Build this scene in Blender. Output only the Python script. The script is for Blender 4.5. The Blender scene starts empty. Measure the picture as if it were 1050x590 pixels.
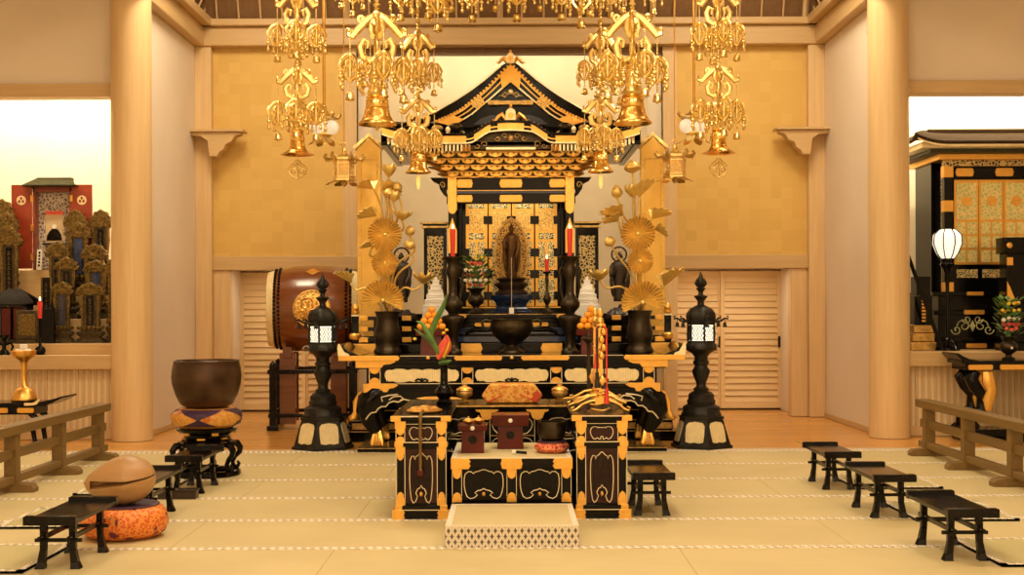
import bpy, math, random
from mathutils import Vector, Matrix, Euler
random.seed(7)
PI = math.pi
SC = bpy.context.scene
COL = SC.collection
F = 1306.0; CX = 523.5; CY = 315.0; H = 1.3; ROLL = 0.0038
XC = 524.5          # picture column of the altar's axis

def P(px, py, Y):
    x = px - ROLL * (py - CY); y = py + ROLL * (px - CX)
    return Vector(((x - CX) * Y / F, Y, H - (y - CY) * Y / F))
def PXx(px, Y): return (px - CX) * Y / F
def PZ(py, Y): return H - (py - CY) * Y / F

class MB:
    """collects faces; build() links them as one mesh object"""
    def __init__(s): s.v = []; s.f = []; s.m = []; s.st = []; s.cur = 0; s.M = None
    def _add(s, vs, fs):
        b = len(s.v); s.st.append((b, len(s.f)))
        for p in vs:
            p = Vector(p)
            s.v.append(s.M @ p if s.M is not None else p)
        for f in fs: s.f.append(tuple(b + i for i in f)); s.m.append(s.cur)
        return s
    def mat(s, i): s.cur = i; return s
    def box(s, x0, x1, y0, y1, z0, z1):
        return s._add([(x0,y0,z0),(x1,y0,z0),(x1,y1,z0),(x0,y1,z0),(x0,y0,z1),(x1,y0,z1),(x1,y1,z1),(x0,y1,z1)],
                      [(3,2,1,0),(4,5,6,7),(0,1,5,4),(1,2,6,5),(2,3,7,6),(3,0,4,7)])
    def cbox(s, c, sz, rot=None):
        h = [k / 2 for k in sz]; c = Vector(c)
        R = Euler(rot).to_matrix() if rot else Matrix.Identity(3)
        vs = [c + R @ Vector((a*h[0], b*h[1], d*h[2])) for d in (-1,1) for (a,b) in ((-1,-1),(1,-1),(1,1),(-1,1))]
        return s._add(vs, [(3,2,1,0),(4,5,6,7),(0,1,5,4),(1,2,6,5),(2,3,7,6),(3,0,4,7)])
    def frustum(s, x, y, z0, z1, a0, b0, a1, b1):
        return s._add([(x-a0,y-b0,z0),(x+a0,y-b0,z0),(x+a0,y+b0,z0),(x-a0,y+b0,z0),(x-a1,y-b1,z1),(x+a1,y-b1,z1),(x+a1,y+b1,z1),(x-a1,y+b1,z1)],
                      [(3,2,1,0),(4,5,6,7),(0,1,5,4),(1,2,6,5),(2,3,7,6),(3,0,4,7)])
    def lathe(s, prof, c=(0,0,0), n=20, sx=1.0, sy=1.0, ph=0.0, mod=None):
        vs = []; fs = []; c = Vector(c)
        for (r, z) in prof:
            for i in range(n):
                a = ph + 2*PI*i/n; k = r * (mod(a, z) if mod else 1)
                vs.append(c + Vector((k*math.cos(a)*sx, k*math.sin(a)*sy, z)))
        for j in range(len(prof)-1):
            for i in range(n):
                i2 = (i+1) % n
                fs.append((j*n+i, j*n+i2, (j+1)*n+i2, (j+1)*n+i))
        if prof[0][0] > 1e-5: fs.append(tuple(reversed(range(n))))
        if prof[-1][0] > 1e-5: fs.append(tuple((len(prof)-1)*n+i for i in range(n)))
        return s._add(vs, fs)
    def sphere(s, c, r, n=10, m=7):
        if not hasattr(r, '__len__'): r = (r, r, r)
        pr = [(math.sin(PI*j/m), -math.cos(PI*j/m)) for j in range(m+1)]
        vs = []; fs = []; c = Vector(c)
        for (q, z) in pr:
            for i in range(n):
                a = 2*PI*i/n; vs.append(c + Vector((q*math.cos(a)*r[0], q*math.sin(a)*r[1], z*r[2])))
        for j in range(m):
            for i in range(n):
                i2 = (i+1) % n; fs.append((j*n+i, j*n+i2, (j+1)*n+i2, (j+1)*n+i))
        return s._add(vs, fs)
    def tube(s, pts, r, n=6, closed=False, flat=1.0, up=None):
        pts = [Vector(p) for p in pts]; N = len(pts)
        rr = r if hasattr(r, '__len__') else [r]*N
        vs = []; fs = []; prev = None
        for i, p in enumerate(pts):
            if closed: t = pts[(i+1) % N] - pts[i-1]
            else: t = pts[min(i+1, N-1)] - pts[max(i-1, 0)]
            if t.length < 1e-9: t = Vector((0,0,1))
            t.normalize()
            if up is not None:
                u = Vector(up)
            elif prev is None:
                u = Vector((0,0,1)) if abs(t.z) < .9 else Vector((0,1,0))
            else: u = prev
            a = t.cross(u)
            if a.length < 1e-6: a = t.cross(Vector((1,0,0)) if abs(t.x) < .9 else Vector((0,1,0)))
            a.normalize(); b = a.cross(t).normalized(); prev = b
            for k in range(n):
                th = 2*PI*k/n
                vs.append(p + a*math.cos(th)*rr[i] + b*math.sin(th)*rr[i]*flat)
        L = N if closed else N-1
        for i in range(L):
            for k in range(n):
                k2 = (k+1) % n; i2 = (i+1) % N
                fs.append((i*n+k, i*n+k2, i2*n+k2, i2*n+k))
        if not closed:
            fs.append(tuple(reversed(range(n)))); fs.append(tuple((N-1)*n+k for k in range(n)))
        return s._add(vs, fs)
    def prism(s, poly, y0, y1):
        """outline in x,z extruded along y"""
        n = len(poly)
        ar = sum(poly[i][0]*poly[(i+1)%n][1] - poly[(i+1)%n][0]*poly[i][1] for i in range(n))
        if ar < 0: poly = poly[::-1]
        vs = [(x, y0, z) for x, z in poly] + [(x, y1, z) for x, z in poly]
        fs = [tuple(range(n)), tuple(reversed(range(n, 2*n)))]
        for i in range(n):
            j = (i+1) % n; fs.append((j, i, n+i, n+j))
        return s._add(vs, fs)
    def vprism(s, poly, z0, z1, k=1.0):
        """outline in x,y extruded along z; the top scaled by k"""
        n = len(poly)
        vs = [(x, y, z0) for x, y in poly] + [(x*k, y*k, z1) for x, y in poly]
        fs = [tuple(reversed(range(n))), tuple(range(n, 2*n))]
        for i in range(n):
            j = (i+1) % n; fs.append((i, j, n+j, n+i))
        return s._add(vs, fs)
    def grid(s, fn, nu, nv, th=0.0):
        """surface fn(u,v), u,v in 0..1; given a thickness along the normal it is closed"""
        vs = [Vector(fn(i/nu, j/nv)) for j in range(nv+1) for i in range(nu+1)]
        W = nu+1
        fs = [(j*W+i, j*W+i+1, (j+1)*W+i+1, (j+1)*W+i) for j in range(nv) for i in range(nu)]
        if th:
            nr = [Vector() for _ in vs]
            for f in fs:
                nn = (vs[f[1]]-vs[f[0]]).cross(vs[f[3]]-vs[f[0]])
                for i in f: nr[i] += nn
            b = len(vs)
            vs2 = [p - (k.normalized()*th if k.length > 1e-12 else Vector((0,0,th))) for p, k in zip(vs, nr)]
            fs2 = [tuple(b+i for i in reversed(f)) for f in fs]
            rim = [i for i in range(W)] + [j*W+nu for j in range(1, nv+1)] + [nv*W+i for i in range(nu-1, -1, -1)] + [j*W for j in range(nv-1, 0, -1)]
            sd = []
            for k in range(len(rim)):
                a, c = rim[k], rim[(k+1) % len(rim)]
                sd.append((c, a, b+a, b+c))
            vs += vs2; fs = fs + fs2 + sd
        return s._add(vs, fs)
    def add(s, o, M=None, keep=True):
        b = len(s.v)
        for p in o.v:
            q = M @ p if M is not None else p.copy()
            s.v.append(s.M @ q if s.M is not None else q)
        for f, m in zip(o.f, o.m):
            s.f.append(tuple(b+i for i in f)); s.m.append(m if keep else s.cur)
        return s
    def build_each(s, name, mats, parent=None, **kw):
        """every primitive added becomes an object of its own"""
        for k, (v0, f0) in enumerate(s.st):
            v1, f1 = s.st[k+1] if k+1 < len(s.st) else (len(s.v), len(s.f))
            q = MB(); q.v = s.v[v0:v1]; q.f = [tuple(i-v0 for i in f) for f in s.f[f0:f1]]; q.m = s.m[f0:f1]
            q.build(name, mats, parent, **kw)
    def build(s, name, mats, parent=None, smooth=True, bev=0.0, ang=38, loc=None):
        me = bpy.data.meshes.new(name)
        me.from_pydata([tuple(p) for p in s.v], [], s.f)
        if not isinstance(mats, (list, tuple)): mats = [mats]
        for m in mats: me.materials.append(m)
        me.polygons.foreach_set('material_index', [min(k, len(mats)-1) for k in s.m])
        if smooth:
            me.polygons.foreach_set('use_smooth', [True]*len(me.polygons))
            me.update()
            me.set_sharp_from_angle(angle=math.radians(ang))
        me.update(); me.validate()
        o = bpy.data.objects.new(name, me); COL.objects.link(o)
        if parent is not None: o.parent = parent
        if loc is not None: o.location = loc
        if bev:
            b = o.modifiers.new('edge', 'BEVEL'); b.width = bev; b.segments = 2; b.limit_method = 'ANGLE'; b.angle_limit = math.radians(40)
        return o

def tag(o, label=None, cat=None, group=None, kind=None):
    if label: o['label'] = label
    if cat: o['category'] = cat
    if group: o['group'] = group
    if kind: o['kind'] = kind
    return o
def thing(name, label, cat, loc=(0,0,0), rz=0.0, group=None):
    o = bpy.data.objects.new(name, None); COL.objects.link(o)
    o.empty_display_size = .05
    o.location = loc; o.rotation_euler = (0, 0, rz)
    return tag(o, label, cat, group)
def struct(o): return tag(o, kind='structure')
def kids(o): return [c for c in bpy.data.objects if c.parent is o]
def dup(o, parent=None, loc=None, label=None, rz=None, group=None):
    ch = kids(o)
    c = o.copy(); COL.objects.link(c)
    if parent is not None: c.parent = parent
    if loc is not None: c.location = loc
    if rz is not None: c.rotation_euler.z = rz
    if label: c['label'] = label
    if group: c['group'] = group
    for k in ch: dup(k, c)
    return c
def arc(cx, cz, r, a0, a1, n=8, y=None, ry=None):
    """points of an arc in x,z (degrees); with y given, 3-D points"""
    out = []
    for i in range(n+1):
        a = math.radians(a0 + (a1-a0)*i/n)
        x = cx + r*math.cos(a); z = cz + (ry or r)*math.sin(a)
        out.append((x, z) if y is None else (x, y, z))
    return out
def lerp(a, b, t): return a + (b-a)*t
def curve_at(tab, x):
    """piecewise linear table lookup"""
    for (x0, y0), (x1, y1) in zip(tab, tab[1:]):
        if x <= x1: return lerp(y0, y1, (x-x0)/(x1-x0))
    return tab[-1][1]

# ------------------------------------------------------------------ materials
def nt(name):
    m = bpy.data.materials.new(name); m.use_nodes = True
    t = m.node_tree; t.nodes.clear()
    out = t.nodes.new('ShaderNodeOutputMaterial'); b = t.nodes.new('ShaderNodeBsdfPrincipled')
    t.links.new(b.outputs[0], out.inputs[0])
    return m, t, b
def node(t, kind, **kw):
    n = t.nodes.new(kind)
    for k, v in kw.items(): setattr(n, k, v)
    return n
def coords(t, scale=(1,1,1), rot=(0,0,0), kind='Object'):
    c = node(t, 'ShaderNodeTexCoord'); m = node(t, 'ShaderNodeMapping')
    m.inputs['Scale'].default_value = scale; m.inputs['Rotation'].default_value = rot
    t.links.new(c.outputs[kind], m.inputs[0]); return m.outputs[0]
def ramp(t, fac, stops):
    r = node(t, 'ShaderNodeValToRGB'); e = r.color_ramp.elements
    while len(e) < len(stops): e.new(.5)
    for k, (p, c) in enumerate(stops): e[k].position = p; e[k].color = (*c, 1) if len(c) == 3 else c
    t.links.new(fac, r.inputs[0]); return r.outputs[0]
def noise(t, vec, scale, detail=3, rough=.5):
    n = node(t, 'ShaderNodeTexNoise'); n.inputs['Scale'].default_value = scale
    n.inputs['Detail'].default_value = detail; n.inputs['Roughness'].default_value = rough
    t.links.new(vec, n.inputs['Vector']); return n.outputs['Fac']
def bump(t, b, h, strength=.2, dist=.01):
    n = node(t, 'ShaderNodeBump'); n.inputs['Strength'].default_value = strength; n.inputs['Distance'].default_value = dist
    t.links.new(h, n.inputs['Height']); t.links.new(n.outputs[0], b.inputs['Normal'])
def simple(name, col, rough=.5, metal=0.0, coat=0.0, var=.12, scale=8, bmp=0.0, bscale=60, spec=None, stretch=(1,1,1)):
    m, t, b = nt(name)
    v = coords(t, stretch)
    f = noise(t, v, scale)
    lo = tuple(max(0, c*(1-var)) for c in col); hi = tuple(min(1, c*(1+var)) for c in col)
    t.links.new(ramp(t, f, [(.3, lo), (.7, hi)]), b.inputs['Base Color'])
    b.inputs['Roughness'].default_value = rough; b.inputs['Metallic'].default_value = metal
    b.inputs['Coat Weight'].default_value = coat; b.inputs['Coat Roughness'].default_value = .06
    if spec is not None: b.inputs['Specular IOR Level'].default_value = spec
    if bmp: bump(t, b, noise(t, v, bscale, 4), bmp, .004)
    return m
def emit(name, col, strength, base=(.8,.8,.8)):
    m, t, b = nt(name)
    b.inputs['Base Color'].default_value = (*base, 1); b.inputs['Roughness'].default_value = .4
    b.inputs['Emission Color'].default_value = (*col, 1); b.inputs['Emission Strength'].default_value = strength
    return m
def wood(name, a, c, axis='z', rough=.45, scale=3.0, coat=0.0, planks=None):
    m, t, b = nt(name)
    st = {'z': (9, 9, .5), 'x': (.5, 9, 9), 'y': (9, .5, 9)}[axis]
    v = coords(t, st)
    f = noise(t, v, scale, 5, .6)
    col = ramp(t, f, [(.25, a), (.75, c)])
    if planks:
        cc = coords(t, planks[0]); br = node(t, 'ShaderNodeTexBrick'); br.offset = .37
        br.inputs['Color1'].default_value = (.86,.86,.86,1); br.inputs['Color2'].default_value = (1,1,1,1); br.inputs['Mortar'].default_value = (.72,.66,.6,1)
        br.inputs['Scale'].default_value = 1; br.inputs['Brick Width'].default_value = planks[1]; br.inputs['Row Height'].default_value = planks[2]
        br.inputs['Mortar Size'].default_value = planks[3]
        t.links.new(cc, br.inputs['Vector'])
        mx = node(t, 'ShaderNodeMixRGB', blend_type='MULTIPLY'); mx.inputs[0].default_value = 1
        t.links.new(col, mx.inputs[1]); t.links.new(br.outputs[0], mx.inputs[2]); col = mx.outputs[0]
    t.links.new(col, b.inputs['Base Color'])
    b.inputs['Roughness'].default_value = rough; b.inputs['Coat Weight'].default_value = coat; b.inputs['Coat Roughness'].default_value = .12
    bump(t, b, f, .05, .004)
    return m
M = {}
M['hinoki'] = wood('pale_cypress', (.66,.45,.215), (.78,.55,.285), 'z')
M['hinoki_x'] = wood('pale_cypress_long', (.56,.37,.165), (.66,.45,.215), 'x')
M['hinoki_y'] = wood('pale_cypress_deep', (.56,.37,.165), (.66,.45,.215), 'y')
M['rail_wood'] = wood('oiled_rail_wood', (.155,.088,.022), (.235,.14,.038), 'y', .5)
M['dark_board'] = wood('brown_ceiling_board', (.17,.085,.03), (.25,.125,.045), 'z', .5)
M['floor_wood'] = wood('varnished_orange_boards', (.66,.29,.05), (.76,.37,.078), 'x', .25, 2.0, .25, ((1,1,1), 1.8, .12, .004))
M['plaster'] = simple('white_plaster', (.80,.68,.54), .85, var=.03, scale=1.5, bmp=.05, bscale=120)
M['lacquer'] = simple('black_lacquer', (.0035,.0025,.002), .14, coat=0, var=.2, scale=5, spec=.20)
M['lacquer_soft'] = simple('worn_black_lacquer', (.007,.005,.0035), .17, coat=0, var=.3, scale=12, spec=.2)
M['gold'] = simple('gilded_metal', (.86,.50,.125), .34, 1.0, var=.10, scale=30, bmp=.25, bscale=90)
M['gold_flat'] = simple('polished_gilt_fitting', (.84,.48,.11), .40, 1.0, var=.06, scale=20)
M['gold_leaf'] = simple('gold_leaf_lotus', (.76,.53,.155), .36, .6, var=.15, scale=12, bmp=.2, bscale=50)
M['gold_old'] = simple('old_gilding', (.62,.41,.14), .45, .85, var=.35, scale=25, bmp=.35, bscale=110)
M['gold_pale'] = simple('pale_gilt', (.92,.78,.48), .38, .75, var=.10, scale=25)
M['bronze'] = simple('dark_bronze', (.045,.032,.017), .34, .75, var=.35, scale=14, bmp=.15, bscale=70)
M['bronze_brown'] = simple('brown_bronze', (.070,.034,.016), .34, .5, var=.30, scale=7, bmp=.08, bscale=40)
M['black_iron'] = simple('black_cast_bronze', (.022,.020,.016), .45, .55, var=.35, scale=14, bmp=.3, bscale=60)
M['red_lacquer'] = simple('red_brown_lacquer', (.095,.009,.006), .22, coat=0, var=.2, scale=6, spec=.3)
M['red_wood'] = wood('reddish_drum_wood', (.13,.034,.008), (.22,.062,.014), 'x', .25, 2.5, .5)
M['fish_wood'] = wood('carved_fish_wood', (.36,.20,.075), (.48,.27,.11), 'x', .4, 1.2)
M['white_mat'] = simple('white_sweets', (.93,.90,.84), .7, var=.02)
M['candle_red'] = simple('red_wax', (.75,.045,.03), .4, var=.05)
M['cord_red'] = simple('red_silk_cord', (.72,.05,.03), .6, var=.2, scale=60)
M['cord_black'] = simple('black_silk_cord', (.015,.012,.012), .6, var=.2, scale=60)
M['orange'] = simple('orange_peel', (.90,.36,.02), .45, var=.1, scale=40, bmp=.1, bscale=300)
M['leaf'] = simple('green_leaf', (.09,.20,.045), .4, var=.35, scale=10)
M['petal_red'] = simple('coral_red_spathe', (.80,.11,.07), .35, var=.15, scale=20)
M['petal_yellow'] = simple('yellow_petal', (.88,.58,.04), .5, var=.15)
M['petal_white'] = simple('white_petal', (.85,.80,.68), .5, var=.1)
M['petal_dark_red'] = simple('dark_red_petal', (.42,.05,.05), .5, var=.25, scale=30)
M['purple'] = simple('deep_purple_silk', (.045,.015,.05), .55, var=.3, scale=30)
M['blue_black'] = simple('indigo_lacquer', (.010,.025,.075), .15, coat=.4, var=.3, scale=6)
M['blue'] = simple('indigo_silk', (.02,.05,.19), .6, var=.3, scale=30)
M['statue'] = simple('dark_carved_wood', (.028,.014,.007), .42, var=.35, scale=20, bmp=.2, bscale=50)
M['tablet'] = simple('aged_gilt_tablet_wood', (.060,.040,.014), .42, .4, var=.6, scale=28, bmp=.4, bscale=90)
M['tablet_gold'] = simple('rubbed_gilt_carving', (.17,.11,.03), .42, .7, var=.6, scale=40, bmp=.5, bscale=110)
M['ivory_panel'] = simple('pale_cream_openwork', (.80,.66,.36), .45, var=.08, scale=20)
M['white_cord'] = simple('white_line_fitting', (.88,.74,.50), .4, .3, var=.05)
M['flame'] = emit('candle_flame', (1,.72,.30), 14)
M['lantern_glow'] = emit('lit_lantern_screen', (1,.90,.66), 2.3)
M['globe_glow'] = emit('lit_white_globe', (1,.84,.58), .45)
M['lamp_glow'] = emit('lit_paper_lamp', (1,.92,.72), .95)
M['plastic'] = simple('grey_plastic', (.55,.50,.42), .5, var=.03)

def m_gold_wall():
    m, t, b = nt('gold_foil_paper')
    v = coords(t, (1,1,1))
    br = node(t, 'ShaderNodeTexVoronoi'); br.distance = 'CHEBYCHEV'; br.inputs['Scale'].default_value = 8.0; br.inputs['Randomness'].default_value = .12
    t.links.new(v, br.inputs['Vector'])
    sp = node(t, 'ShaderNodeSeparateColor'); t.links.new(br.outputs['Color'], sp.inputs[0])
    c = ramp(t, sp.outputs[0], [(0, (.68,.435,.115)), (.5, (.71,.46,.125)), (1, (.74,.49,.14))])
    t.links.new(c, b.inputs['Base Color'])
    b.inputs['Roughness'].default_value = .6; b.inputs['Metallic'].default_value = .1
    return m
M['gold_wall'] = m_gold_wall()
M['cream_wall'] = simple('cream_foil_paper', (.84,.72,.50), .6, .05, var=.05, scale=3)
M['bay_wall'] = simple('pale_bay_paper', (.88,.80,.62), .7, 0, var=.04, scale=3)
M['gold_wall2'] = simple('gilded_board_face', (.78,.49,.12), .42, .8, var=.06, scale=6)

def m_tatami():
    m, t, b = nt('straw_tatami')
    v = coords(t, (1,1,1))
    w = node(t, 'ShaderNodeTexWave', bands_direction='X'); w.inputs['Scale'].default_value = 38; w.inputs['Distortion'].default_value = .6
    t.links.new(v, w.inputs['Vector'])
    n1 = noise(t, v, 1.3, 3); n2 = noise(t, coords(t, (3, 160, 1)), 1, 2)
    mx = node(t, 'ShaderNodeMath', operation='MULTIPLY_ADD'); mx.inputs[1].default_value = .6
    t.links.new(n2, mx.inputs[0]); t.links.new(n1, mx.inputs[2])
    c = ramp(t, mx.outputs[0], [(.45, (.54,.44,.215)), (1.0, (.65,.54,.28))])
    t.links.new(c, b.inputs['Base Color']); b.inputs['Roughness'].default_value = .55
    bump(t, b, w.outputs['Fac'], .12, .002)
    return m
M['tatami'] = m_tatami()
M['goza'] = simple('greenish_rush_matting', (.50,.44,.20), .55, var=.08, scale=20, stretch=(20,1,1))

def m_heri(name, sc, ca, cb, rot=(0,0,.6)):
    m, t, b = nt(name)
    v = coords(t, (1,1,1), rot)
    ck = node(t, 'ShaderNodeTexChecker'); ck.inputs['Scale'].default_value = sc
    ck.inputs['Color1'].default_value = (*ca, 1); ck.inputs['Color2'].default_value = (*cb, 1)
    t.links.new(v, ck.inputs['Vector']); t.links.new(ck.outputs[0], b.inputs['Base Color'])
    b.inputs['Roughness'].default_value = .7
    return m
M['heri'] = m_heri('woven_white_mat_border', 30, (.90,.83,.70), (.50,.41,.29))

def m_rings(name, scale, base, line):
    """rows of dark four-pointed stars inside pale rings"""
    m, t, b = nt(name)
    v = coords(t, scale)
    outs = []; rings = []
    for off in ((0,0,0), (.5,.5,.5)):
        a = node(t, 'ShaderNodeVectorMath', operation='ADD'); a.inputs[1].default_value = off
        t.links.new(v, a.inputs[0])
        fr = node(t, 'ShaderNodeVectorMath', operation='FRACTION'); t.links.new(a.outputs[0], fr.inputs[0])
        su = node(t, 'ShaderNodeVectorMath', operation='SUBTRACT'); su.inputs[1].default_value = (.5,.5,.5); t.links.new(fr.outputs[0], su.inputs[0])
        ab = node(t, 'ShaderNodeVectorMath', operation='ABSOLUTE'); t.links.new(su.outputs[0], ab.inputs[0])
        sp = node(t, 'ShaderNodeSeparateXYZ'); t.links.new(ab.outputs[0], sp.inputs[0])
        q = []
        for ax in ('X', 'Z'):
            k = node(t, 'ShaderNodeMath', operation='POWER'); k.inputs[1].default_value = .75; t.links.new(sp.outputs[ax], k.inputs[0]); q.append(k.outputs[0])
        sm = node(t, 'ShaderNodeMath', operation='ADD'); t.links.new(q[0], sm.inputs[0]); t.links.new(q[1], sm.inputs[1])
        outs.append(sm.outputs[0])
    mn = node(t, 'ShaderNodeMath', operation='MINIMUM'); t.links.new(outs[0], mn.inputs[0]); t.links.new(outs[1], mn.inputs[1])
    mid = tuple(c*.66 for c in base)
    c = ramp(t, mn.outputs[0], [(.0, line), (.42, line), (.45, base), (.56, base), (.60, mid), (.66, base)])
    t.links.new(c, b.inputs['Base Color']); b.inputs['Roughness'].default_value = .7
    return m
M['step_cloth'] = m_rings('grey_and_white_ring_brocade', (27.7, 1, 16.5), (.80,.72,.58), (.13,.10,.075))
M['heri_fine'] = m_heri('fine_white_mat_border', 70, (.84,.75,.60), (.66,.57,.44))

def m_brocade(name, base, thread, dark, sc=26, metal=.5):
    m, t, b = nt(name)
    v = coords(t)
    vo = node(t, 'ShaderNodeTexVoronoi'); vo.inputs['Scale'].default_value = sc; t.links.new(v, vo.inputs['Vector'])
    c1 = ramp(t, vo.outputs['Distance'], [(.12, thread), (.25, base), (.42, base), (.5, thread)])
    n = noise(t, v, sc*.22, 2)
    mask = ramp(t, n, [(.63, (0,0,0)), (.66, (1,1,1))])
    mx = node(t, 'ShaderNodeMixRGB'); t.links.new(mask, mx.inputs[0]); t.links.new(c1, mx.inputs[1]); mx.inputs[2].default_value = (*dark, 1)
    t.links.new(mx.outputs[0], b.inputs['Base Color'])
    b.inputs['Roughness'].default_value = .45; b.inputs['Metallic'].default_value = .15
    bump(t, b, vo.outputs['Distance'], .2, .003)
    return m
M['brocade_orange'] = m_brocade('orange_gold_brocade', (.66,.075,.012), (.82,.30,.055), (.14,.02,.05), 62)
M['brocade_gold'] = m_brocade('gold_brocade', (.66,.21,.025), (.84,.46,.09), (.55,.07,.015), 36)
M['brocade_amber'] = m_brocade('amber_brocade', (.62,.24,.03), (.70,.36,.08), (.55,.15,.02), 44)
M['brocade_red'] = m_brocade('red_brocade', (.60,.04,.03), (.80,.30,.12), (.12,.02,.10), 60)

def m_fret(name, scale, hi, lo, metal=.7, thr=.5, stretch=(1,1,1)):
    """pierced relief: gold scrolls on a coloured ground"""
    m, t, b = nt(name)
    v = coords(t, stretch)
    n = noise(t, v, scale*.6, 1)
    ad = node(t, 'ShaderNodeVectorMath', operation='ADD')
    vo = node(t, 'ShaderNodeTexVoronoi', feature='DISTANCE_TO_EDGE'); vo.inputs['Scale'].default_value = scale
    t.links.new(v, vo.inputs['Vector'])
    c = ramp(t, vo.outputs['Distance'], [(0, hi), (.11, hi), (.16, lo), (1, lo)])
    t.links.new(c, b.inputs['Base Color'])
    f = ramp(t, vo.outputs['Distance'], [(0, (1,1,1)), (.13, (1,1,1)), (.2, (0,0,0))])
    mm = node(t, 'ShaderNodeMath', operation='MULTIPLY'); mm.inputs[1].default_value = metal
    t.links.new(f, mm.inputs[0]); t.links.new(mm.outputs[0], b.inputs['Metallic'])
    b.inputs['Roughness'].default_value = .4
    bump(t, b, f, .6, .004)
    return m
M['fret_gold'] = m_fret('carved_gold_relief', 44, (.92,.60,.18), (.52,.31,.075), .8)
M['fret_black'] = m_fret('gilt_openwork_over_black', 30, (.62,.47,.20), (.02,.015,.01))
M['fret_green'] = m_fret('gilt_openwork_over_green', 46, (.88,.72,.36), (.02,.07,.035), .5)
M['statue_gilt'] = simple('darkened_gilt_figure', (.12,.055,.016), .40, .5, var=.3, scale=20, bmp=.15, bscale=60)
M['fret_gold2'] = m_fret('golden_halo_scrolls', 34, (.62,.36,.08), (.16,.08,.02), .5)
M['gold_bell'] = simple('polished_gilt_bell', (.92,.58,.17), .25, 1.0, var=.08, scale=18, bmp=.08, bscale=60)
M['lantern_brass'] = m_fret('pierced_brass_sides', 30, (.85,.52,.14), (.98,.80,.45), .7)
M['fret_lime'] = m_fret('gilt_openwork_over_lime', 25, (.95,.78,.34), (.60,.66,.26), .35)
M['scroll_green'] = simple('pale_green_gilt_scroll', (.55,.58,.32), .4, .4, var=.2, scale=20)
M['roof_brown'] = simple('brown_shingle_roof', (.05,.030,.014), .8, spec=.1, var=.3, scale=40, stretch=(1,6,6))
M['roof_green'] = simple('greenish_bronze_roof', (.04,.036,.014), .8, 0, var=.3, scale=20, spec=.1)
M['red_lacquer2'] = simple('brick_red_lacquer', (.25,.035,.012), .3, coat=.3, var=.15, scale=6)
M['silver_floral'] = m_fret('silver_floral_brocade', 26, (.62,.52,.42), (.20,.15,.13), .2)
M['scroll_paper'] = simple('aged_scroll_paper', (.55,.40,.22), .7, var=.15, scale=10)
M['tablet_dark'] = simple('black_tablet_wood', (.016,.012,.009), .6, 0, var=.4, scale=20, spec=.15)
M['blue_dark'] = simple('faded_blue_strip', (.03,.04,.09), .5, var=.3, scale=20)
M['maroon'] = simple('deep_maroon_lacquer', (.030,.005,.004), .25, var=.2, scale=6, spec=.3)
M['gold_hang'] = simple('pale_gilt_openwork', (.97,.73,.30), .28, 1.0, var=.10, scale=30)
M['shutter_wood'] = wood('bright_shutter_wood', (.74,.53,.26), (.84,.61,.32), 'x')
M['bracket_dark'] = simple('dark_green_bracket_ground', (.035,.035,.012), .5, .2, var=.5, scale=40)
M['gold_dark'] = simple('tarnished_brass_handle', (.22,.14,.05), .4, .8, var=.2, scale=20)
M['crest_relief'] = m_fret('gold_crest_relief', 24, (.86,.55,.15), (.55,.30,.06), .9)
# ------------------------------------------------------------------ camera
cam_d = bpy.data.cameras.new('camera'); cam = bpy.data.objects.new('camera', cam_d); COL.objects.link(cam)
cam.location = (0, 0, H)
cam_d.sensor_width = 36; cam_d.lens = 36 * F / 1050
cam_d.shift_x = (525 - CX) / 1050; cam_d.shift_y = (CY - 295) / 1050
cam_d.clip_end = 100
cam.rotation_euler = (Matrix.Rotation(PI/2, 3, 'X') @ Matrix.Rotation(-ROLL, 3, 'Z')).to_euler()
SC.camera = cam

# ------------------------------------------------------------------ room
YW = 15.0      # gold back wall
YB = 16.0      # shutters
YF = 12.7      # front of the side bays
XS = 3.68      # side walls of the inner bay
CE = 5.4       # ceiling
HH = 6.9       # half width of the hall
rows = [5.05 + .911*k for k in range(-7, 8)]     # mat seams
# floor: straw mats with cloth borders, boards behind them
b = MB()
b.mat(0).box(-HH, HH, -1.4, 11.55, -.05, 0)
for y in rows:
    if y < 11.5: b.mat(1).box(-HH, HH, y-.030, y+.030, -.01, .0025)
b.mat(1).box(-HH, HH, 11.47, 11.55, -.01, .0025)
for y, xs in zip(rows, [(-.95, .9), (.0, 1.82)]*12):
    for k in (-3,-2,-1,0,1,2,3):
        x = xs[0] + k*1.85
        b.mat(3).box(x-.003, x+.003, y+.03, y+.881, -.01, .001)
b.mat(2).box(-HH, HH, 11.55, 16.9, -.05, -.004)
b.mat(4).box(-HH, HH, 11.55, 11.66, -.03, .002)
seam = simple('mat_seam', (.50,.40,.19), .8)
struct(b.build('floor', [M['tatami'], M['heri'], M['floor_wood'], seam, M['hinoki_x']], smooth=False))

def plate(name, mat_, *boxes, bev=0.0):
    b = MB()
    for q in boxes: b.box(*q)
    return struct(b.build(name, mat_, smooth=False, bev=bev))
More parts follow.
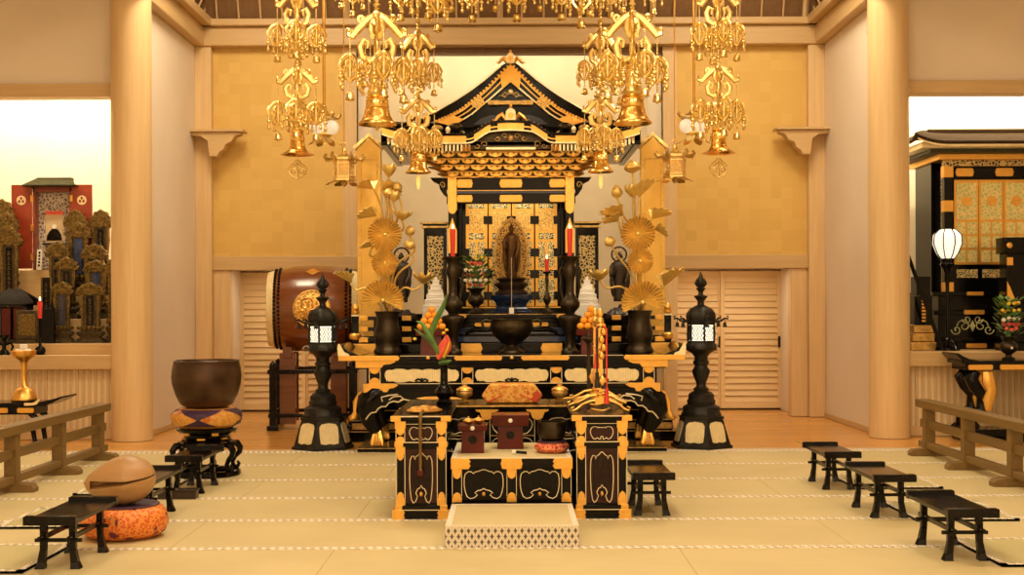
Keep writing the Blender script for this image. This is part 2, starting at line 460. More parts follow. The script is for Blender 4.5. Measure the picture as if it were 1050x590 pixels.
# back wall: gilded paper around the central recess and above the shuttered openings
zl0, zl1, zb0, zb1 = 1.745, 1.905, 4.36, 4.66
xr, xo = 1.80, 3.30        # recess half width, outer edge of the shuttered openings
plate('wall_back', M['gold_wall'], (-XS-.1, -xr, YW, YW+.12, zl1, zb1), (xr, XS+.1, YW, YW+.12, zl1, zb1))
plate('wall_recess', M['cream_wall'], (-xr-.1, xr+.1, 16.75, 16.85, 0, CE))
plate('wall_recess_side', M['plaster'], (-xr-.1, -xr, YW+.12, 16.75, 0, CE), (xr, xr+.1, YW+.12, 16.75, 0, CE))
plate('ceiling_recess', M['plaster'], (-xr, xr, YW+.2, 16.8, 4.95, 5.05))
plate('trim_1', M['hinoki'], (-xr-.165, -xr, YW-.03, YW+.12, 0, zb0), (xr, xr+.165, YW-.03, YW+.12, 0, zb0), bev=.006)
plate('trim_2', M['dark_board'], (-xr, xr, YW+.02, YW+.16, zb0-.07, zb0))  # dark strip stands in for the shade in the gap under the beam
# lintels and jamb posts of the shuttered openings
plate('trim_3', M['hinoki_x'], (-xo-.2, -xr, YW-.05, YW+.13, zl0, zl1), (xr, xo+.2, YW-.05, YW+.13, zl0, zl1), bev=.006)
plate('trim_4', M['hinoki'], (-xo-.19, -xo, YW-.02, YW+.15, 0, zl0), (xo, xo+.19, YW-.02, YW+.15, 0, zl0), bev=.006)
plate('wall_jamb', M['plaster'], (-xo-.2, -xo-.09, YW+.15, YB, 0, 2.0), (xo+.09, xo+.2, YW+.15, YB, 0, 2.0))
plate('ceiling_opening', M['plaster'], (-xo-.2, -xr-.05, YW+.12, YB+.1, zl0+.02, zl0+.12), (xr+.05, xo+.2, YW+.12, YB+.1, zl0+.02, zl0+.12))
plate('trim_5', M['hinoki'], (-XS, -XS+.19, YW-.12, YW+.1, 0, zb0), (XS-.19, XS, YW-.12, YW+.1, 0, zb0), bev=.006)
# slatted sliding doors
def door(n, x0, x1, y):
    b = MB()
    b.mat(0).box(x0, x0+.05, y, y+.04, 0.02, zl0).box(x1-.05, x1, y, y+.04, .02, zl0)
    b.box(x0+.05, x1-.05, y, y+.04, zl0-.06, zl0).box(x0+.05, x1-.05, y, y+.04, .02, .10)
    N = 20
    for k in range(N):
        z = .10 + (zl0-.16)*(k+.5)/N
        b.mat(1).cbox(((x0+x1)/2, y+.02, z), (x1-x0-.1, .014, (zl0-.16)/N*1.2), (-.30, 0, 0))
    o = b.build('door_%d' % n, [M['shutter_wood'], M['shutter_wood']], smooth=False); struct(o)
    h = MB().box(x1-.042, x1-.012, y-.008, y+.002, .78, .92); h.build('door_handle', M['bronze'], o)
door(1, -xo-.1, -2.58, YB); door(2, -2.60, -xr, YB+.045)
door(3, xr, 2.66, YB+.045); door(4, 2.64, xo+.1, YB)
plate('wall_behind_doors', M['plaster'], (-xo-.3, -xr, YB+.12, YB+.2, 0, 2), (xr, xo+.3, YB+.12, YB+.2, 0, 2))
# side walls of the inner bay, skirting
plate('wall_left', M['plaster'], (-XS-.12, -XS, YF+.1, YW+.1, 0, 4.7))
plate('wall_right', M['plaster'], (XS, XS+.12, YF+.1, YW+.1, 0, 4.7))
plate('baseboard_left', M['hinoki_y'], (-XS, -XS+.02, YF+.1, YW-.12, 0, .055))
plate('baseboard_right', M['hinoki_y'], (XS-.02, XS, YF+.1, YW-.12, 0, .055))
# big beams under the cove
plate('trim_6', M['hinoki_x'], (-XS, XS, YW-.16, YW+.1, zb0, zb0+.22), (-XS, XS, YW-.24, YW+.1, zb0+.22, zb1), bev=.012)
plate('trim_7', M['hinoki_y'], (-XS, -XS+.12, 3.0, YW-.16, zb0, zb0+.22), (-XS, -XS+.22, 3.0, YW-.16, zb0+.22, zb1+.02), bev=.012)
plate('trim_8', M['hinoki_y'], (XS-.12, XS, 3.0, YW-.16, zb0, zb0+.22), (XS-.22, XS, 3.0, YW-.16, zb0+.22, zb1+.02), bev=.012)
# cove: dark boards with pale battens leaning inwards
b = MB()
yc0, yc1, xc0, xc1 = YW-.02, YW-.30, XS, XS-.35
b.mat(0)._add([(-xc0, yc0, zb1), (xc0, yc0, zb1), (xc1, yc1, CE), (-xc1, yc1, CE)], [(0,1,2,3)])
for sg in (-1, 1):
    b._add([(sg*xc0, 3.0, zb1), (sg*xc0, yc0, zb1), (sg*xc1, yc1, CE), (sg*xc1, 3.0, CE)], [(0,1,2,3)])
k = -XS
while k < XS:
    big = abs(round(k/.255) % 7) == 0
    w = .035 if big else .012
    b.mat(1).tube([(k, yc0-.03, zb1-.05 if not big else zb1-.12), (k, yc1-.03, CE)], w, 4)
    k += .255
for sg in (-1, 1):
    y = 3.2
    while y < yc0:
        b.mat(1).tube([(sg*(xc0-.03), y, zb1-.03), (sg*(xc1-.03), y, CE)], .014, 4); y += .255
struct(b.build('ceiling_cove', [M['dark_board'], M['hinoki']], smooth=False))
# ceiling of boards over the inner bay and the hall
plate('ceiling', M['hinoki_x'], (-HH, HH, -1.4, YW+.2, CE, CE+.08))
# hall walls outside the picture
plate('wall_front', M['plaster'], (-HH, HH, -1.5, -1.4, 0, CE))
plate('wall_outer_left', M['plaster'], (-HH-.1, -HH, -1.4, 16.9, 0, CE))
plate('wall_outer_right', M['plaster'], (HH, HH+.1, -1.4, 16.9, 0, CE))

# round columns at the corners of the bay
for i, sg in enumerate((-1, 1)):
    x = sg*3.745
    b = MB().lathe([(.200, 0), (.197, .03), (.197, CE)], (x, 12.6, 0), 40)
    struct(b.build('trim_%d' % (9+i), M['hinoki'], ang=60))
# side bays: wall above, beam, ledge and slatted skirting
def bay(sg):
    X = lambda a, c: (min(sg*a, sg*c), max(sg*a, sg*c))
    x0, x1 = X(3.7, HH)
    side = 'left' if sg < 0 else 'right'
    plate('wall_bay_' + side, M['plaster'], (x0, x1, YF, YF+.12, 3.53, CE))
    plate('trim_%d' % (11 if sg < 0 else 12), M['hinoki_x'], (x0, x1, YF-.06, YF+.16, 3.405, 3.535), bev=.006)
    plate('wall_bay_back_' + side, M['bay_wall'], (x0, x1, 14.9, 15.0, .6, 4.3))
    plate('ceiling_bay_' + side, M['bay_wall'], (x0, x1, YF+.12, 14.9, 4.2, 4.3))
    plate('trim_%d' % (13 if sg < 0 else 14), M['hinoki_x'], (x0, x1, 12.55, 14.9, .70, .84), bev=.006)
    if sg < 0: plate('trim_15', M['hinoki_x'], (x0, x1, 12.78, 14.9, .84, .945), bev=.004)
    b = MB(); b.mat(0).box(x0, x1, YF+.0, YF+.05, 0, .70)
    x = x0 + .02
    while x < x1: b.mat(1).box(x, x+.030, YF-.014, YF+.01, .10, .70); x += .062
    b.mat(1).box(x0, x1, YF-.03, YF+.02, 0, .10)
    q = MB()
    struct(b.build('wall_skirting_' + side, [M['cream_wall'], M['hinoki']], smooth=False))
    plate('wall_bay_side_' + side, M['plaster'], (*X(3.7, 3.82), YF+.05, 14.9, 0, CE))
bay(-1); bay(1)
# carved bracket arms on the posts of the back wall
for sg in (-1, 1):
    r = tag(MB().prism([(0,0),(.10,.0),(.12,.05),(.17,.08),(.19,.14),(.26,.17),(.30,.235),(.36,.25),(.36,.285),(-.30,.285),(-.30,.25),(-.1,.235),(-.02,.18)], -.08, .08).build('bracket_arm', M['hinoki_x'], bev=.008),
            'pale carved wooden bracket jutting from the %s corner post of the gold wall' % ('left' if sg < 0 else 'right'), 'bracket', 'bracket arms on the corner posts')
    r.location = (sg*(XS-.19-.02), YW-.24, 3.05); r.rotation_euler.z = 0 if sg < 0 else PI
    c = MB().box(-.34, .40, -.12, .12, .285, .31); c.build('cap_board', M['hinoki_x'], r, smooth=False)
tag(MB().box(0, .045, -.03, .03, 0, .12).build('wall_sensor', M['plastic'], bev=.008), 'small grey plastic sensor box high on the right white wall', 'sensor').location = (XS-.046, 12.95, 4.07)

# ------------------------------------------------------------------ light
def area(name, loc, size, power, col=(1,.80,.52), rot=(0,0,0), sy=None):
    d = bpy.data.lights.new(name, 'AREA'); d.energy = power; d.color = col; d.size = size
    if sy: d.shape = 'RECTANGLE'; d.size_y = sy
    o = bpy.data.objects.new(name, d); COL.objects.link(o); o.location = loc; o.rotation_euler = rot
    return o
def spot(name, loc, target, power, ang=60, col=(1,.80,.52), blend=.6, r=.08):
    d = bpy.data.lights.new(name, 'SPOT'); d.energy = power; d.color = col; d.spot_size = math.radians(ang); d.spot_blend = blend; d.shadow_soft_size = r
    o = bpy.data.objects.new(name, d); COL.objects.link(o); o.location = loc
    o.rotation_euler = (Vector(target)-Vector(loc)).to_track_quat('-Z', 'Y').to_euler()
    return o
W = (1, .84, .58)
for x in (-3.6, 0, 3.6):
    for y in (2.5, 7.0): area('hall_ceiling_lamp', (x, y, CE-.05), 1.2, 105, W)
area('front_fill_light', (0, -1.3, 2.7), 12.0, 260, (1,.86,.62), rot=(-PI/2, 0, 0), sy=4.4)  # unseen fill panel added behind the camera to brighten upright surfaces
for x in (-2.6, 2.6): area('inner_side_fill', (x, 12.2, CE-.05), 1.0, 85, W)  # unseen lights added overhead to brighten the inner bay
area('inner_ceiling_lamp', (0, 10.2, CE-.05), 3.2, 80, W, sy=1.2)
for sg in (-1, 1):
    area('back_wall_fill', (sg*2.5, 13.0, CE-.06), 1.6, 16, (1,.86,.60), rot=(.75,0,0), sy=.15)  # strip added at the cove to brighten the gold back wall
for sg in (-1, 1):
    area('bay_lamp', (sg*5.2, 14.5, 4.12), 2.6, 58, (1,.87,.62), rot=(.35,0,0), sy=.25)
    area('bay_front_lamp', (sg*5.2, 12.98, 4.15), 2.4, 55, W, sy=.18)
area('recess_lamp', (0, 15.9, 4.9), 3.0, 50, (1,.86,.60), rot=(.3,0,0), sy=.5)
for sg in (-1, 1): area('alcove_fill', (sg*2.55, 15.35, 1.74), 1.3, 8, W, sy=.2)  # fill light added under each lintel to brighten the shutters
area('hall_door_fill', (0, 13.20, 2.49), .9, 3.5, W, rot=(.35, 0, 0), sy=.05)  # fill light added behind the beam to lighten the door leaves
spot('altar_spot', (-2.2, 7.6, 5.25), (-.3, 12.5, 1.6), 260, 42, W)
spot('altar_spot', (2.2, 7.6, 5.25), (.3, 12.5, 1.6), 260, 42, W)
wd = bpy.data.worlds.new('hall'); SC.world = wd; wd.use_nodes = True
wd.node_tree.nodes['Background'].inputs[0].default_value = (1, .8, .52, 1); wd.node_tree.nodes['Background'].inputs[1].default_value = .04
SC.view_settings.view_transform = 'Standard'; SC.view_settings.look = 'None'; SC.view_settings.gamma = 1
SC.view_settings.use_curve_mapping = False; SC.view_settings.exposure = -0.06
# ------------------------------------------------------------------ low reading desks
def desk_legs(w, L, h, d):
    """four flared legs; returns builders"""
    out = []
    for sx in (-1, 1):
        for sy in (-1, 1):
            b = MB(); x = sx*(w/2-.055); y = sy*(L/2-.13)
            pts = [(0, 1.0), (.25, 1.0), (.6, .95), (.85, 1.15), (1.0, 1.5)]
            prev = None
            for k in range(len(pts)-1):
                t0, a0 = pts[k]; t1, a1 = pts[k+1]
                off0 = sx*.018*max(0, t0-.5)**1.5*2.8; off1 = sx*.018*max(0, t1-.5)**1.5*2.8
                z0 = h*(1-t1); z1 = h*(1-t0)
                b._add([(x+off1+q*a1*d, y+r*a1*d, z0) for q, r in ((-1,-1),(1,-1),(1,1),(-1,1))] + [(x+off0+q*a0*d, y+r*a0*d, z1) for q, r in ((-1,-1),(1,-1),(1,1),(-1,1))],
                       [(3,2,1,0),(4,5,6,7),(0,1,5,4),(1,2,6,5),(2,3,7,6),(3,0,4,7)])
            out.append(b)
    return out
def make_desk(label):
    w, L, h = .255, .68, .262
    t = thing('reading_desk', label, 'low desk', group='low black reading desks on the mats')
    b = MB().box(-w/2, w/2, -L/2, L/2, h-.022, h)
    b.build('desk_top', M['lacquer'], t, bev=.003)
    for sy in (-1, 1):
        y = sy*(L/2-.018)
        MB().prism([(-w/2-.002, h-.026), (w/2+.002, h-.026), (w/2+.002, h+.016), (w/2-.006, h+.020), (-w/2+.006, h+.020), (-w/2-.002, h+.016)], y-.02, y+.02).build('end_lip', M['lacquer_soft'], t, bev=.003)
    for b in desk_legs(w, L, h-.02, .0165): b.build('leg', M['lacquer_soft'], t, bev=.002)
    z = h*.60
    for sx in (-1, 1): MB().box(sx*(w/2-.055)-.009, sx*(w/2-.055)+.009, -L/2+.06, L/2-.06, z-.012, z+.012).build('side_stretcher', M['lacquer_soft'], t, bev=.002)
    for sy in (-1, 1): MB().box(-w/2+.01, w/2-.01, sy*(L/2-.13)-.009, sy*(L/2-.13)+.009, z-.024, z-.006).build('cross_stretcher', M['lacquer_soft'], t, bev=.002)
    return t
dk = make_desk('black lacquered low desk nearest the camera on the right, farthest from the altar')
dk.location = (2.31, 6.70, 0)
dup(dk, loc=(2.31, 8.00, 0), label='black low desk on the right mats, middle one of the row of three')
dup(dk, loc=(2.315, 9.22, 0), label='black low desk in the right row closest to the wooden floor and column')
dup(dk, loc=(-2.265, 6.58, 0), label='black low desk at lower left in front of the wooden fish drum')
dup(dk, loc=(-2.265, 7.94, 0), label='black low desk directly behind the wooden fish drum and its orange cushion')
dup(dk, loc=(-2.265, 9.14, 0), label='black low desk on the left just in front of the big bell bowl stand')
dup(dk, loc=(.875, 8.13, 0), label='black low desk alone beside the right black and gold side cabinet')
o = MB().box(-.13, .13, -.045, .045, 0, .055).box(-.138, .138, -.05, .05, .055, .066).build('plinth_block', M['statue'], bev=.003)
tag(o, 'long low dark brown wooden block in front of the desk by the bell bowl', 'block').location = (-2.275, 8.70, 0)

# thin rush mats where the monks sit
def rush_mat(x, y, label):
    b = MB()
    w, L = .62, .72
    b.mat(0).box(-w/2, w/2, -L/2, L/2, 0.003, .014)
    b.mat(1).box(-w/2, w/2, -L/2, -L/2+.035, .003, .0165).box(-w/2, w/2, L/2-.035, L/2, .003, .0165).box(-w/2, -w/2+.03, -L/2, L/2, .003, .0165).box(w/2-.03, w/2, -L/2, L/2, .003, .0165)
    o = b.build('rush_mat', [M['goza'], M['heri']], smooth=False)
    o.location = (x, y, 0); tag(o, label, 'mat', 'thin rush mats beside the reading desks'); return o
rush_mat(2.74, 6.67, 'thin greenish rush mat beside the nearest right low desk at the frame edge')
rush_mat(2.745, 8.01, 'thin greenish rush mat beside the middle desk of the right row')
rush_mat(2.745, 9.36, 'thin rush mat beside the right row desk closest to the column')
rush_mat(-2.71, 6.60, 'thin greenish rush mat at lower left corner beside the nearest left desk')
rush_mat(-2.735, 7.87, 'thin rush mat at left edge behind the lower left desk')
rush_mat(-2.735, 9.20, 'thin rush mat on the left beside the desk by the bell bowl')

# ------------------------------------------------------------------ low wooden railings
def railing(x, posts, ends, label):
    t = thing('railing', label, 'railing', (x, posts[0], 0), group='low wooden railings flanking the mats')
    y0 = posts[0]
    for y in posts:
        y -= y0
        MB().box(-.045, .045, y-.040, y+.040, .06, .42).build('post', M['rail_wood'], t, bev=.004)
        MB().prism([(-.17, 0), (.17, 0), (.17, .03), (.15, .055), (.06, .065), (-.06, .065), (-.15, .055), (-.17, .03)], y-.05, y+.05).build('foot', M['rail_wood'], t, bev=.004)
    e0, e1 = ends[0]-y0, ends[1]-y0
    MB().box(-.062, .062, e0, e1, .41, .478).build('top_rail', M['rail_wood'], t, bev=.006)
    MB().box(-.020, .020, e0+.06, e1-.0, .235, .305).build('middle_rail', M['rail_wood'], t, bev=.004)
    MB().box(-.035, .035, e0, e1, .062, .118).build('bottom_rail', M['rail_wood'], t, bev=.005)
railing(3.615, [11.02, 10.08, 9.14, 8.2], (7.9, 11.2), 'low brown wooden railing running in depth on the right side of the mats')
railing(-3.545, [10.93, 9.99, 9.05, 8.11], (7.8, 11.1), 'low brown wooden railing running in depth on the left side of the mats')

# ------------------------------------------------------------------ step box and seat platform
t = thing('step_platform', 'low flat step box with straw top and grey ring pattern cloth sides', 'step', (.0035, 7.262, 0))
w, d, h = .722, .775, .116
MB().box(-w/2, w/2, -d/2, d/2, 0, h-.006).build('cloth_side', M['step_cloth'], t, smooth=False)
MB().box(-w/2+.032, w/2-.032, -d/2+.028, d/2-.028, h-.008, h).build('straw_top', M['tatami'], t, smooth=False)
MB().box(-w/2, -w/2+.032, -d/2, d/2, h-.006, h+.002).box(w/2-.032, w/2, -d/2, d/2, h-.006, h+.002).box(-w/2+.032, w/2-.032, -d/2, -d/2+.028, h-.006, h+.002).box(-w/2+.032, w/2-.032, d/2-.028, d/2, h-.006, h+.002).build_each('cloth_border', M['heri_fine'], t, smooth=False)

CART = [(0,1.0),(.12,.97),(.28,.88),(.45,.84),(.52,.72),(.64,.86),(.80,.86),(.95,.70),(1,.35),(1,-.1),(.95,-.5),(.85,-.86),(.68,-1),(.48,-.93),(.32,-.74),(.46,-.60),(.30,-.44),(.12,-.40),(0,-.30)]
def cartouche(b, cx, cz, w, h, y, r=.003, tab=CART):
    pts = [(cx+x*w, y, cz+z*h) for x, z in tab]
    pts += [(cx-x*w, y, cz+z*h) for x, z in tab[-2:0:-1]]
    return b.tube(pts, r, 5, closed=True, up=(0,1,0))
CLOUD = [(0,.72),(.18,.80),(.34,.70),(.46,.88),(.66,.90),(.84,.78),(.97,.45),(1,.05),(.92,-.4),(.74,-.86),(.55,-.95),(.40,-.72),(.24,-.92),(.10,-.95),(.10,-.6),(0,-.5)]
def plaque(w, h, notch=.35):
    """gilt fitting with bracket ends, half sizes w, h"""
    n = h*notch
    return [(-w, 0), (-w+n*.6, h*.5), (-w+n*.5, h*.75), (-w+n*1.4, h), (w-n*1.4, h), (w-n*.5, h*.75), (w-n*.6, h*.5), (w, 0),
            (w-n*.6, -h*.5), (w-n*.5, -h*.75), (w-n*1.4, -h), (-w+n*1.4, -h), (-w+n*.5, -h*.75), (-w+n*.6, -h*.5)]
def shift(poly, dx, dz): return [(x+dx, z+dz) for x, z in poly]
def tongue(w, z0, z1):
    """fitting hanging from z0 to a pointed scallop at z1"""
    d = z1 - z0
    return [(-w, z0), (w, z0), (w, z0+d*.45), (w*.75, z0+d*.6), (w*.8, z0+d*.75), (w*.4, z0+d*.92), (0, z1), (-w*.4, z0+d*.92), (-w*.8, z0+d*.75), (-w*.75, z0+d*.6), (-w, z0+d*.45)]

t = thing('seat_platform', 'black and gold priest seat platform with straw top between the side cabinets', 'platform', (.003, 7.72, 0))
w, d, h = .366, .88, .386
b = MB().box(-w, w, 0, d, h-.066, h-.004).box(-w+.01, w-.01, .012, d-.01, .02, h-.066)
b.build('body', M['lacquer'], t, bev=.003)
MB().box(-w+.03, w-.03, .012, d-.03, h-.006, h+.0005).build('straw_top', M['tatami'], t, smooth=False)
MB().box(-w, w, 0, .014, h-.006, h+.001).box(-w, -w+.032, 0.014, d, h-.006, h+.001).box(w-.032, w, .014, d, h-.006, h+.001).build_each('cloth_border', M['heri_fine'], t, smooth=False)
zt = h-.036
MB().prism([(-w-.003, zt-.033), (-w+.105, zt-.033), (-w+.118, zt-.012), (-w+.108, zt), (-w+.118, zt+.012), (-w+.105, zt+.033), (-w-.003, zt+.033)], -.006, .03).prism([(w+.003, zt-.033), (w-.105, zt-.033), (w-.118, zt-.012), (w-.108, zt), (w-.118, zt+.012), (w-.105, zt+.033), (w+.003, zt+.033)], -.006, .03).build_each('corner_fitting', M['gold_flat'], t, bev=.002)
MB().prism(shift(plaque(.068, .033), 0, zt), -.006, .02).build('centre_fitting', M['gold_flat'], t, bev=.002)
for x in (-w+.034, 0, w-.034):
    MB().prism(shift(tongue(.03, h-.068, h-.13), x, 0), .004, .02).build('post_fitting', M['gold_flat'], t, bev=.002)
    MB().prism(shift(tongue(.03, .115, .175), x, 0), .004, .02).build('post_fitting', M['gold_flat'], t, bev=.002)
    MB().box(x-.030, x-.027, .006, .02, .15, h-.1).box(x+.027, x+.030, .006, .02, .15, h-.1).build_each('edge_line', M['white_cord'], t, smooth=False)
b = MB(); cartouche(b, -.170, .225, .118, .088, .008); cartouche(b, .170, .225, .118, .088, .008); b.build_each('scroll_line', M['white_cord'], t)
for x in (-.17, .17): MB().sphere((x, .008, .165), (.010, .006, .013)).build('gilt_drop', M['gold_flat'], t)
for s in (-1, 1):
    b = MB()
    for k in range(24): x = s*.17 - .11 + k*.0095; b.box(x, x+.003, .009, .02, .14, .30)
    b.build('ribbed_panel', M['lacquer_soft'], t, smooth=False)

# ------------------------------------------------------------------ side cabinets
def cabinet(x, label):
    t = thing('side_cabinet', label, 'cabinet', (x, 7.79, 0), group='black and gold side cabinets by the seat platform')
    hw, D = .148, .86
    b = MB().box(-.175, .175, 0, D, 0, .058).box(-.158, .158, .01, D-.01, .058, .085).box(-hw, hw, .018, D-.02, .085, .57).box(-.158, .158, .008, D-.01, .445, .475).box(-.165, .165, .008, D-.01, .565, .585).box(-.182, .182, 0, D, .602, .632).box(-.172, .172, .004, D-.004, .585, .602)
    b.build('body', M['lacquer'], t, bev=.0025)
    MB().box(-hw+.05, hw-.05, .014, .03, .10, .43).box(-hw+.05, hw-.05, .014, .03, .485, .565).build_each('red_panel', M['maroon'], t, smooth=False)
    for s in (-1, 1):
        f = MB()
        f.box(s*.182-.060 if s > 0 else -.185, .185 if s > 0 else -.182+.060, -.005, .03, .601, .634)
        f.prism(shift(tongue(.034, .601, .515), s*.126, 0), .002, .03)
        f.build('top_corner_fitting', M['gold_flat'], t, bev=.002)
        f = MB(); f.box(s*.158-.050 if s > 0 else -.162, .162 if s > 0 else -.158+.050, .0, .03, .443, .477)
        f.prism(shift(tongue(.027, .444, .36), s*.126, 0), .006, .03).prism(shift(tongue(.027, .476, .51), s*.126, 0), .006, .03)
        f.build('middle_fitting', M['gold_flat'], t, bev=.002)
        f = MB(); f.prism(shift(tongue(.027, .085, .17), s*.126, 0), .006, .03).box(s*.16-.045 if s > 0 else -.162, .162 if s > 0 else -.16+.045, .004, .03, .058, .088)
        f.prism([(s*.178, -.0), (s*.178, .060), (s*.11, .060), (s*.098, .042), (s*.106, .028), (s*.098, .014), (s*.11, 0)], -.005, .03)
        f.build('bottom_corner_fitting', M['gold_flat'], t, bev=.002)
        q = MB()
        for dx in (-.027, .027): q.box(s*.126+dx-.002, s*.126+dx+.002, .010, .03, .09, .58)
        q.build_each('edge_line', M['white_cord'], t, smooth=False)
    MB().box(-.11, .11, .002, .02, .470, .475).box(-.125, .125, -.002, .02, .628, .633).box(-.12, .12, .005, .02, .583, .587).box(-.12, .12, .0, .02, .056, .060).build_each('edge_line', M['white_cord'], t, smooth=False)
    b = MB(); cartouche(b, 0, .255, .070, .155, .011); cartouche(b, 0, .528, .070, .042, .011, .0028, CLOUD); b.build_each('scroll_line', M['white_cord'], t)
    MB().sphere((0, .010, .155), (.010, .006, .014)).build('gilt_drop', M['gold_flat'], t)
    b = MB()
    for k in range(15): x_ = -.065 + k*.009; b.box(x_, x_+.003, .011, .03, .12, .40)
    b.build('ribbed_panel', M['lacquer_soft'], t, smooth=False)
    return t
cabinet(-.552, 'black and gold lacquered side cabinet left of the seat platform, carrying the sceptre')
cabinet(.556, 'black and gold lacquered side cabinet right of the seat platform, carrying the chime stand')

# ------------------------------------------------------------------ things on the seat platform
zp = .3875
def red_stand(name, label, x, y, z, w, hb, hl, wl, d):
    t = thing(name, label, 'offering stand', (x, y, z))
    MB().frustum(0, 0, 0, hb, w*1.04, d*1.04, w, d).build('box_body', M['red_lacquer'], t, bev=.003)
    MB().lathe([(.027, 0), (.027, .003)], (0,0,0), 20).build('round_opening', M['lacquer_soft'], t).matrix_local = Matrix.Translation((0, -d*1.02+.0015, hb*.60)) @ Matrix.Rotation(PI/2, 4, 'X')
    MB().frustum(0, 0, hb, hb+hl, wl*.94, d*1.25, wl, d*1.4).build('tray', M['red_lacquer'], t, bev=.003)
    MB().sphere((0, -d*1.36, hb+hl*.5), (.014, .005, .014)).build('round_crest', M['petal_white'], t)
    return t
ra = red_stand('offering_stand', 'smaller red lacquered stand with round hole carrying two brass lidded cups', -.240, 8.03, zp, .068, .140, .036, .094, .075)
red_stand('offering_stand', 'larger empty red lacquered stand with round hole in the middle of the seat platform', -.004, 8.26, zp, .081, .150, .070, .123, .085)
def cup(x, y, z, label):
    t = thing('lidded_cup', label, 'cup', (x, y, z), group='brass lidded cups on the red stand')
    MB().lathe([(.012, 0), (.022, .004), (.034, .012), (.037, .020)], n=18).build('cup_body', M['gold'], t)
    MB().lathe([(.039, .020), (.036, .026), (.016, .034), (.005, .040), (.006, .046), (.0, .050)], n=18).build('lid', M['gold'], t)
cup(-.268, 8.0, zp+.177, 'small brass lidded cup, left of two on the smaller red stand')
cup(-.205, 8.06, zp+.177, 'small brass lidded cup, right of two on the smaller red stand')
# singing bowl
t = thing('bell_cushion', 'small round red brocade cushion under the dark bowl on the seat platform', 'cushion', (.255, 7.99, zp+.001))
MB().lathe([(.02, 0), (.085, .004), (.108, .026), (.104, .048), (.080, .064), (.03, .068), (0, .066)], n=32, mod=lambda a, z: 1+.03*math.cos(6*a)).build('cushion_body', M['brocade_red'], t)
b = MB().lathe([(.03, .062), (.08, .064), (.090, .067), (.086, .073), (.03, .072)], n=28); b.build('purple_rim', M['purple'], t)
o = MB().lathe([(.0, 0), (.055, .002), (.078, .018), (.088, .05), (.089, .085), (.086, .122), (.080, .122), (.082, .08), (.074, .03), (.0, .02)], n=36).build('singing_bowl', M['bronze'], ang=60)
tag(o, 'dark bronze singing bowl resting on the small red cushion', 'bowl').location = (.255, 7.99, zp+.072)
t = thing('bell_striker', 'short bell striker with white wrapped head lying before the red stand', 'striker', (.045, 7.86, zp+.016))
MB().tube([(-.035, .012, 0), (-.012, .004, 0)], .013, 10).build('striker_head', M['petal_white'], t)
MB().tube([(-.012, .004, 0), (.05, -.018, -.003)], .009, 8).build('handle', M['lacquer_soft'], t)

# ------------------------------------------------------------------ wooden fish and cushion
t = thing('fish_drum_cushion', 'large round orange brocade cushion on the mat under the wooden fish drum', 'cushion', (-2.205, 7.26, 0.003))
prof = [(.03, 0), (.185, .004), (.228, .030), (.246, .075), (.240, .125), (.215, .165), (.17, .185), (.12, .170), (.06, .145), (0, .140)]
b = MB().lathe(prof, n=48, sx=1.0, mod=lambda a, z: 1 + .012*math.cos(5*a+1)); b.build('cushion_body', M['brocade_orange'], t)
MB().lathe([(.08, .180), (.165, .186), (.188, .186), (.196, .181), (.150, .177)], n=40).build('purple_rim', M['purple'], t)
def fish():
    b = MB()
    N, K = 110, 280
    vs = []; fs = []
    for j in range(N+1):
        u = j/N; th = PI*u; ax = -math.cos(th)          # axis -1 .. 1 from tail (left) to head
        rad = math.sin(th)**.92
        tp = .60 + .40*min(1, (ax+1)/1.15)**.8          # tapers to the left
        for i in range(K):
            a = 2*PI*i/K
            r = rad*tp
            y = math.cos(a)*r*.165; z = math.sin(a)*r
            zz = z*.150 if z < 0 else z*.137
            x = ax*.195
            # slit round the front side, opening towards the left
            p = (x+.195)/.39
            zs = -.004 + .03*p
            wd = lerp(.026, .0055, min(1, max(0, (p-.12)/.6)))
            if p > .10 and math.cos(a) < .98:
                dz = abs(zz-zs)/wd
                if dz < 1: q_ = min(1, (1-dz)/.35); y *= 1-.86*q_*q_*(3-2*q_)
            zz += -.03*(1-p)**2
            groove = .010*math.sin(9*zz/.14 + 2.5*p) if (zz > .035 or zz < -.02) else 0
            vs.append((x, y*(1+groove), zz*(1+groove)))
    for j in range(N):
        for i in range(K):
            i2 = (i+1) % K; fs.append((j*K+i, j*K+i2, (j+1)*K+i2, (j+1)*K+i))
    b._add(vs, fs); return b
t = thing('wooden_fish_drum', 'rounded carved wooden fish drum with a slit on an orange cushion', 'fish drum', (-2.225, 7.25, .334))
fo = fish().build('drum_body', M['fish_wood'], t, ang=70)
fo.rotation_euler = (.12, .02, .18)
b = MB().tube([(-.19, 0, -.03), (-.165, -.03, -.01), (-.12, -.05, .03)], [.012, .018, .01], 8); b.build('carved_handle', M['fish_wood'], fo)

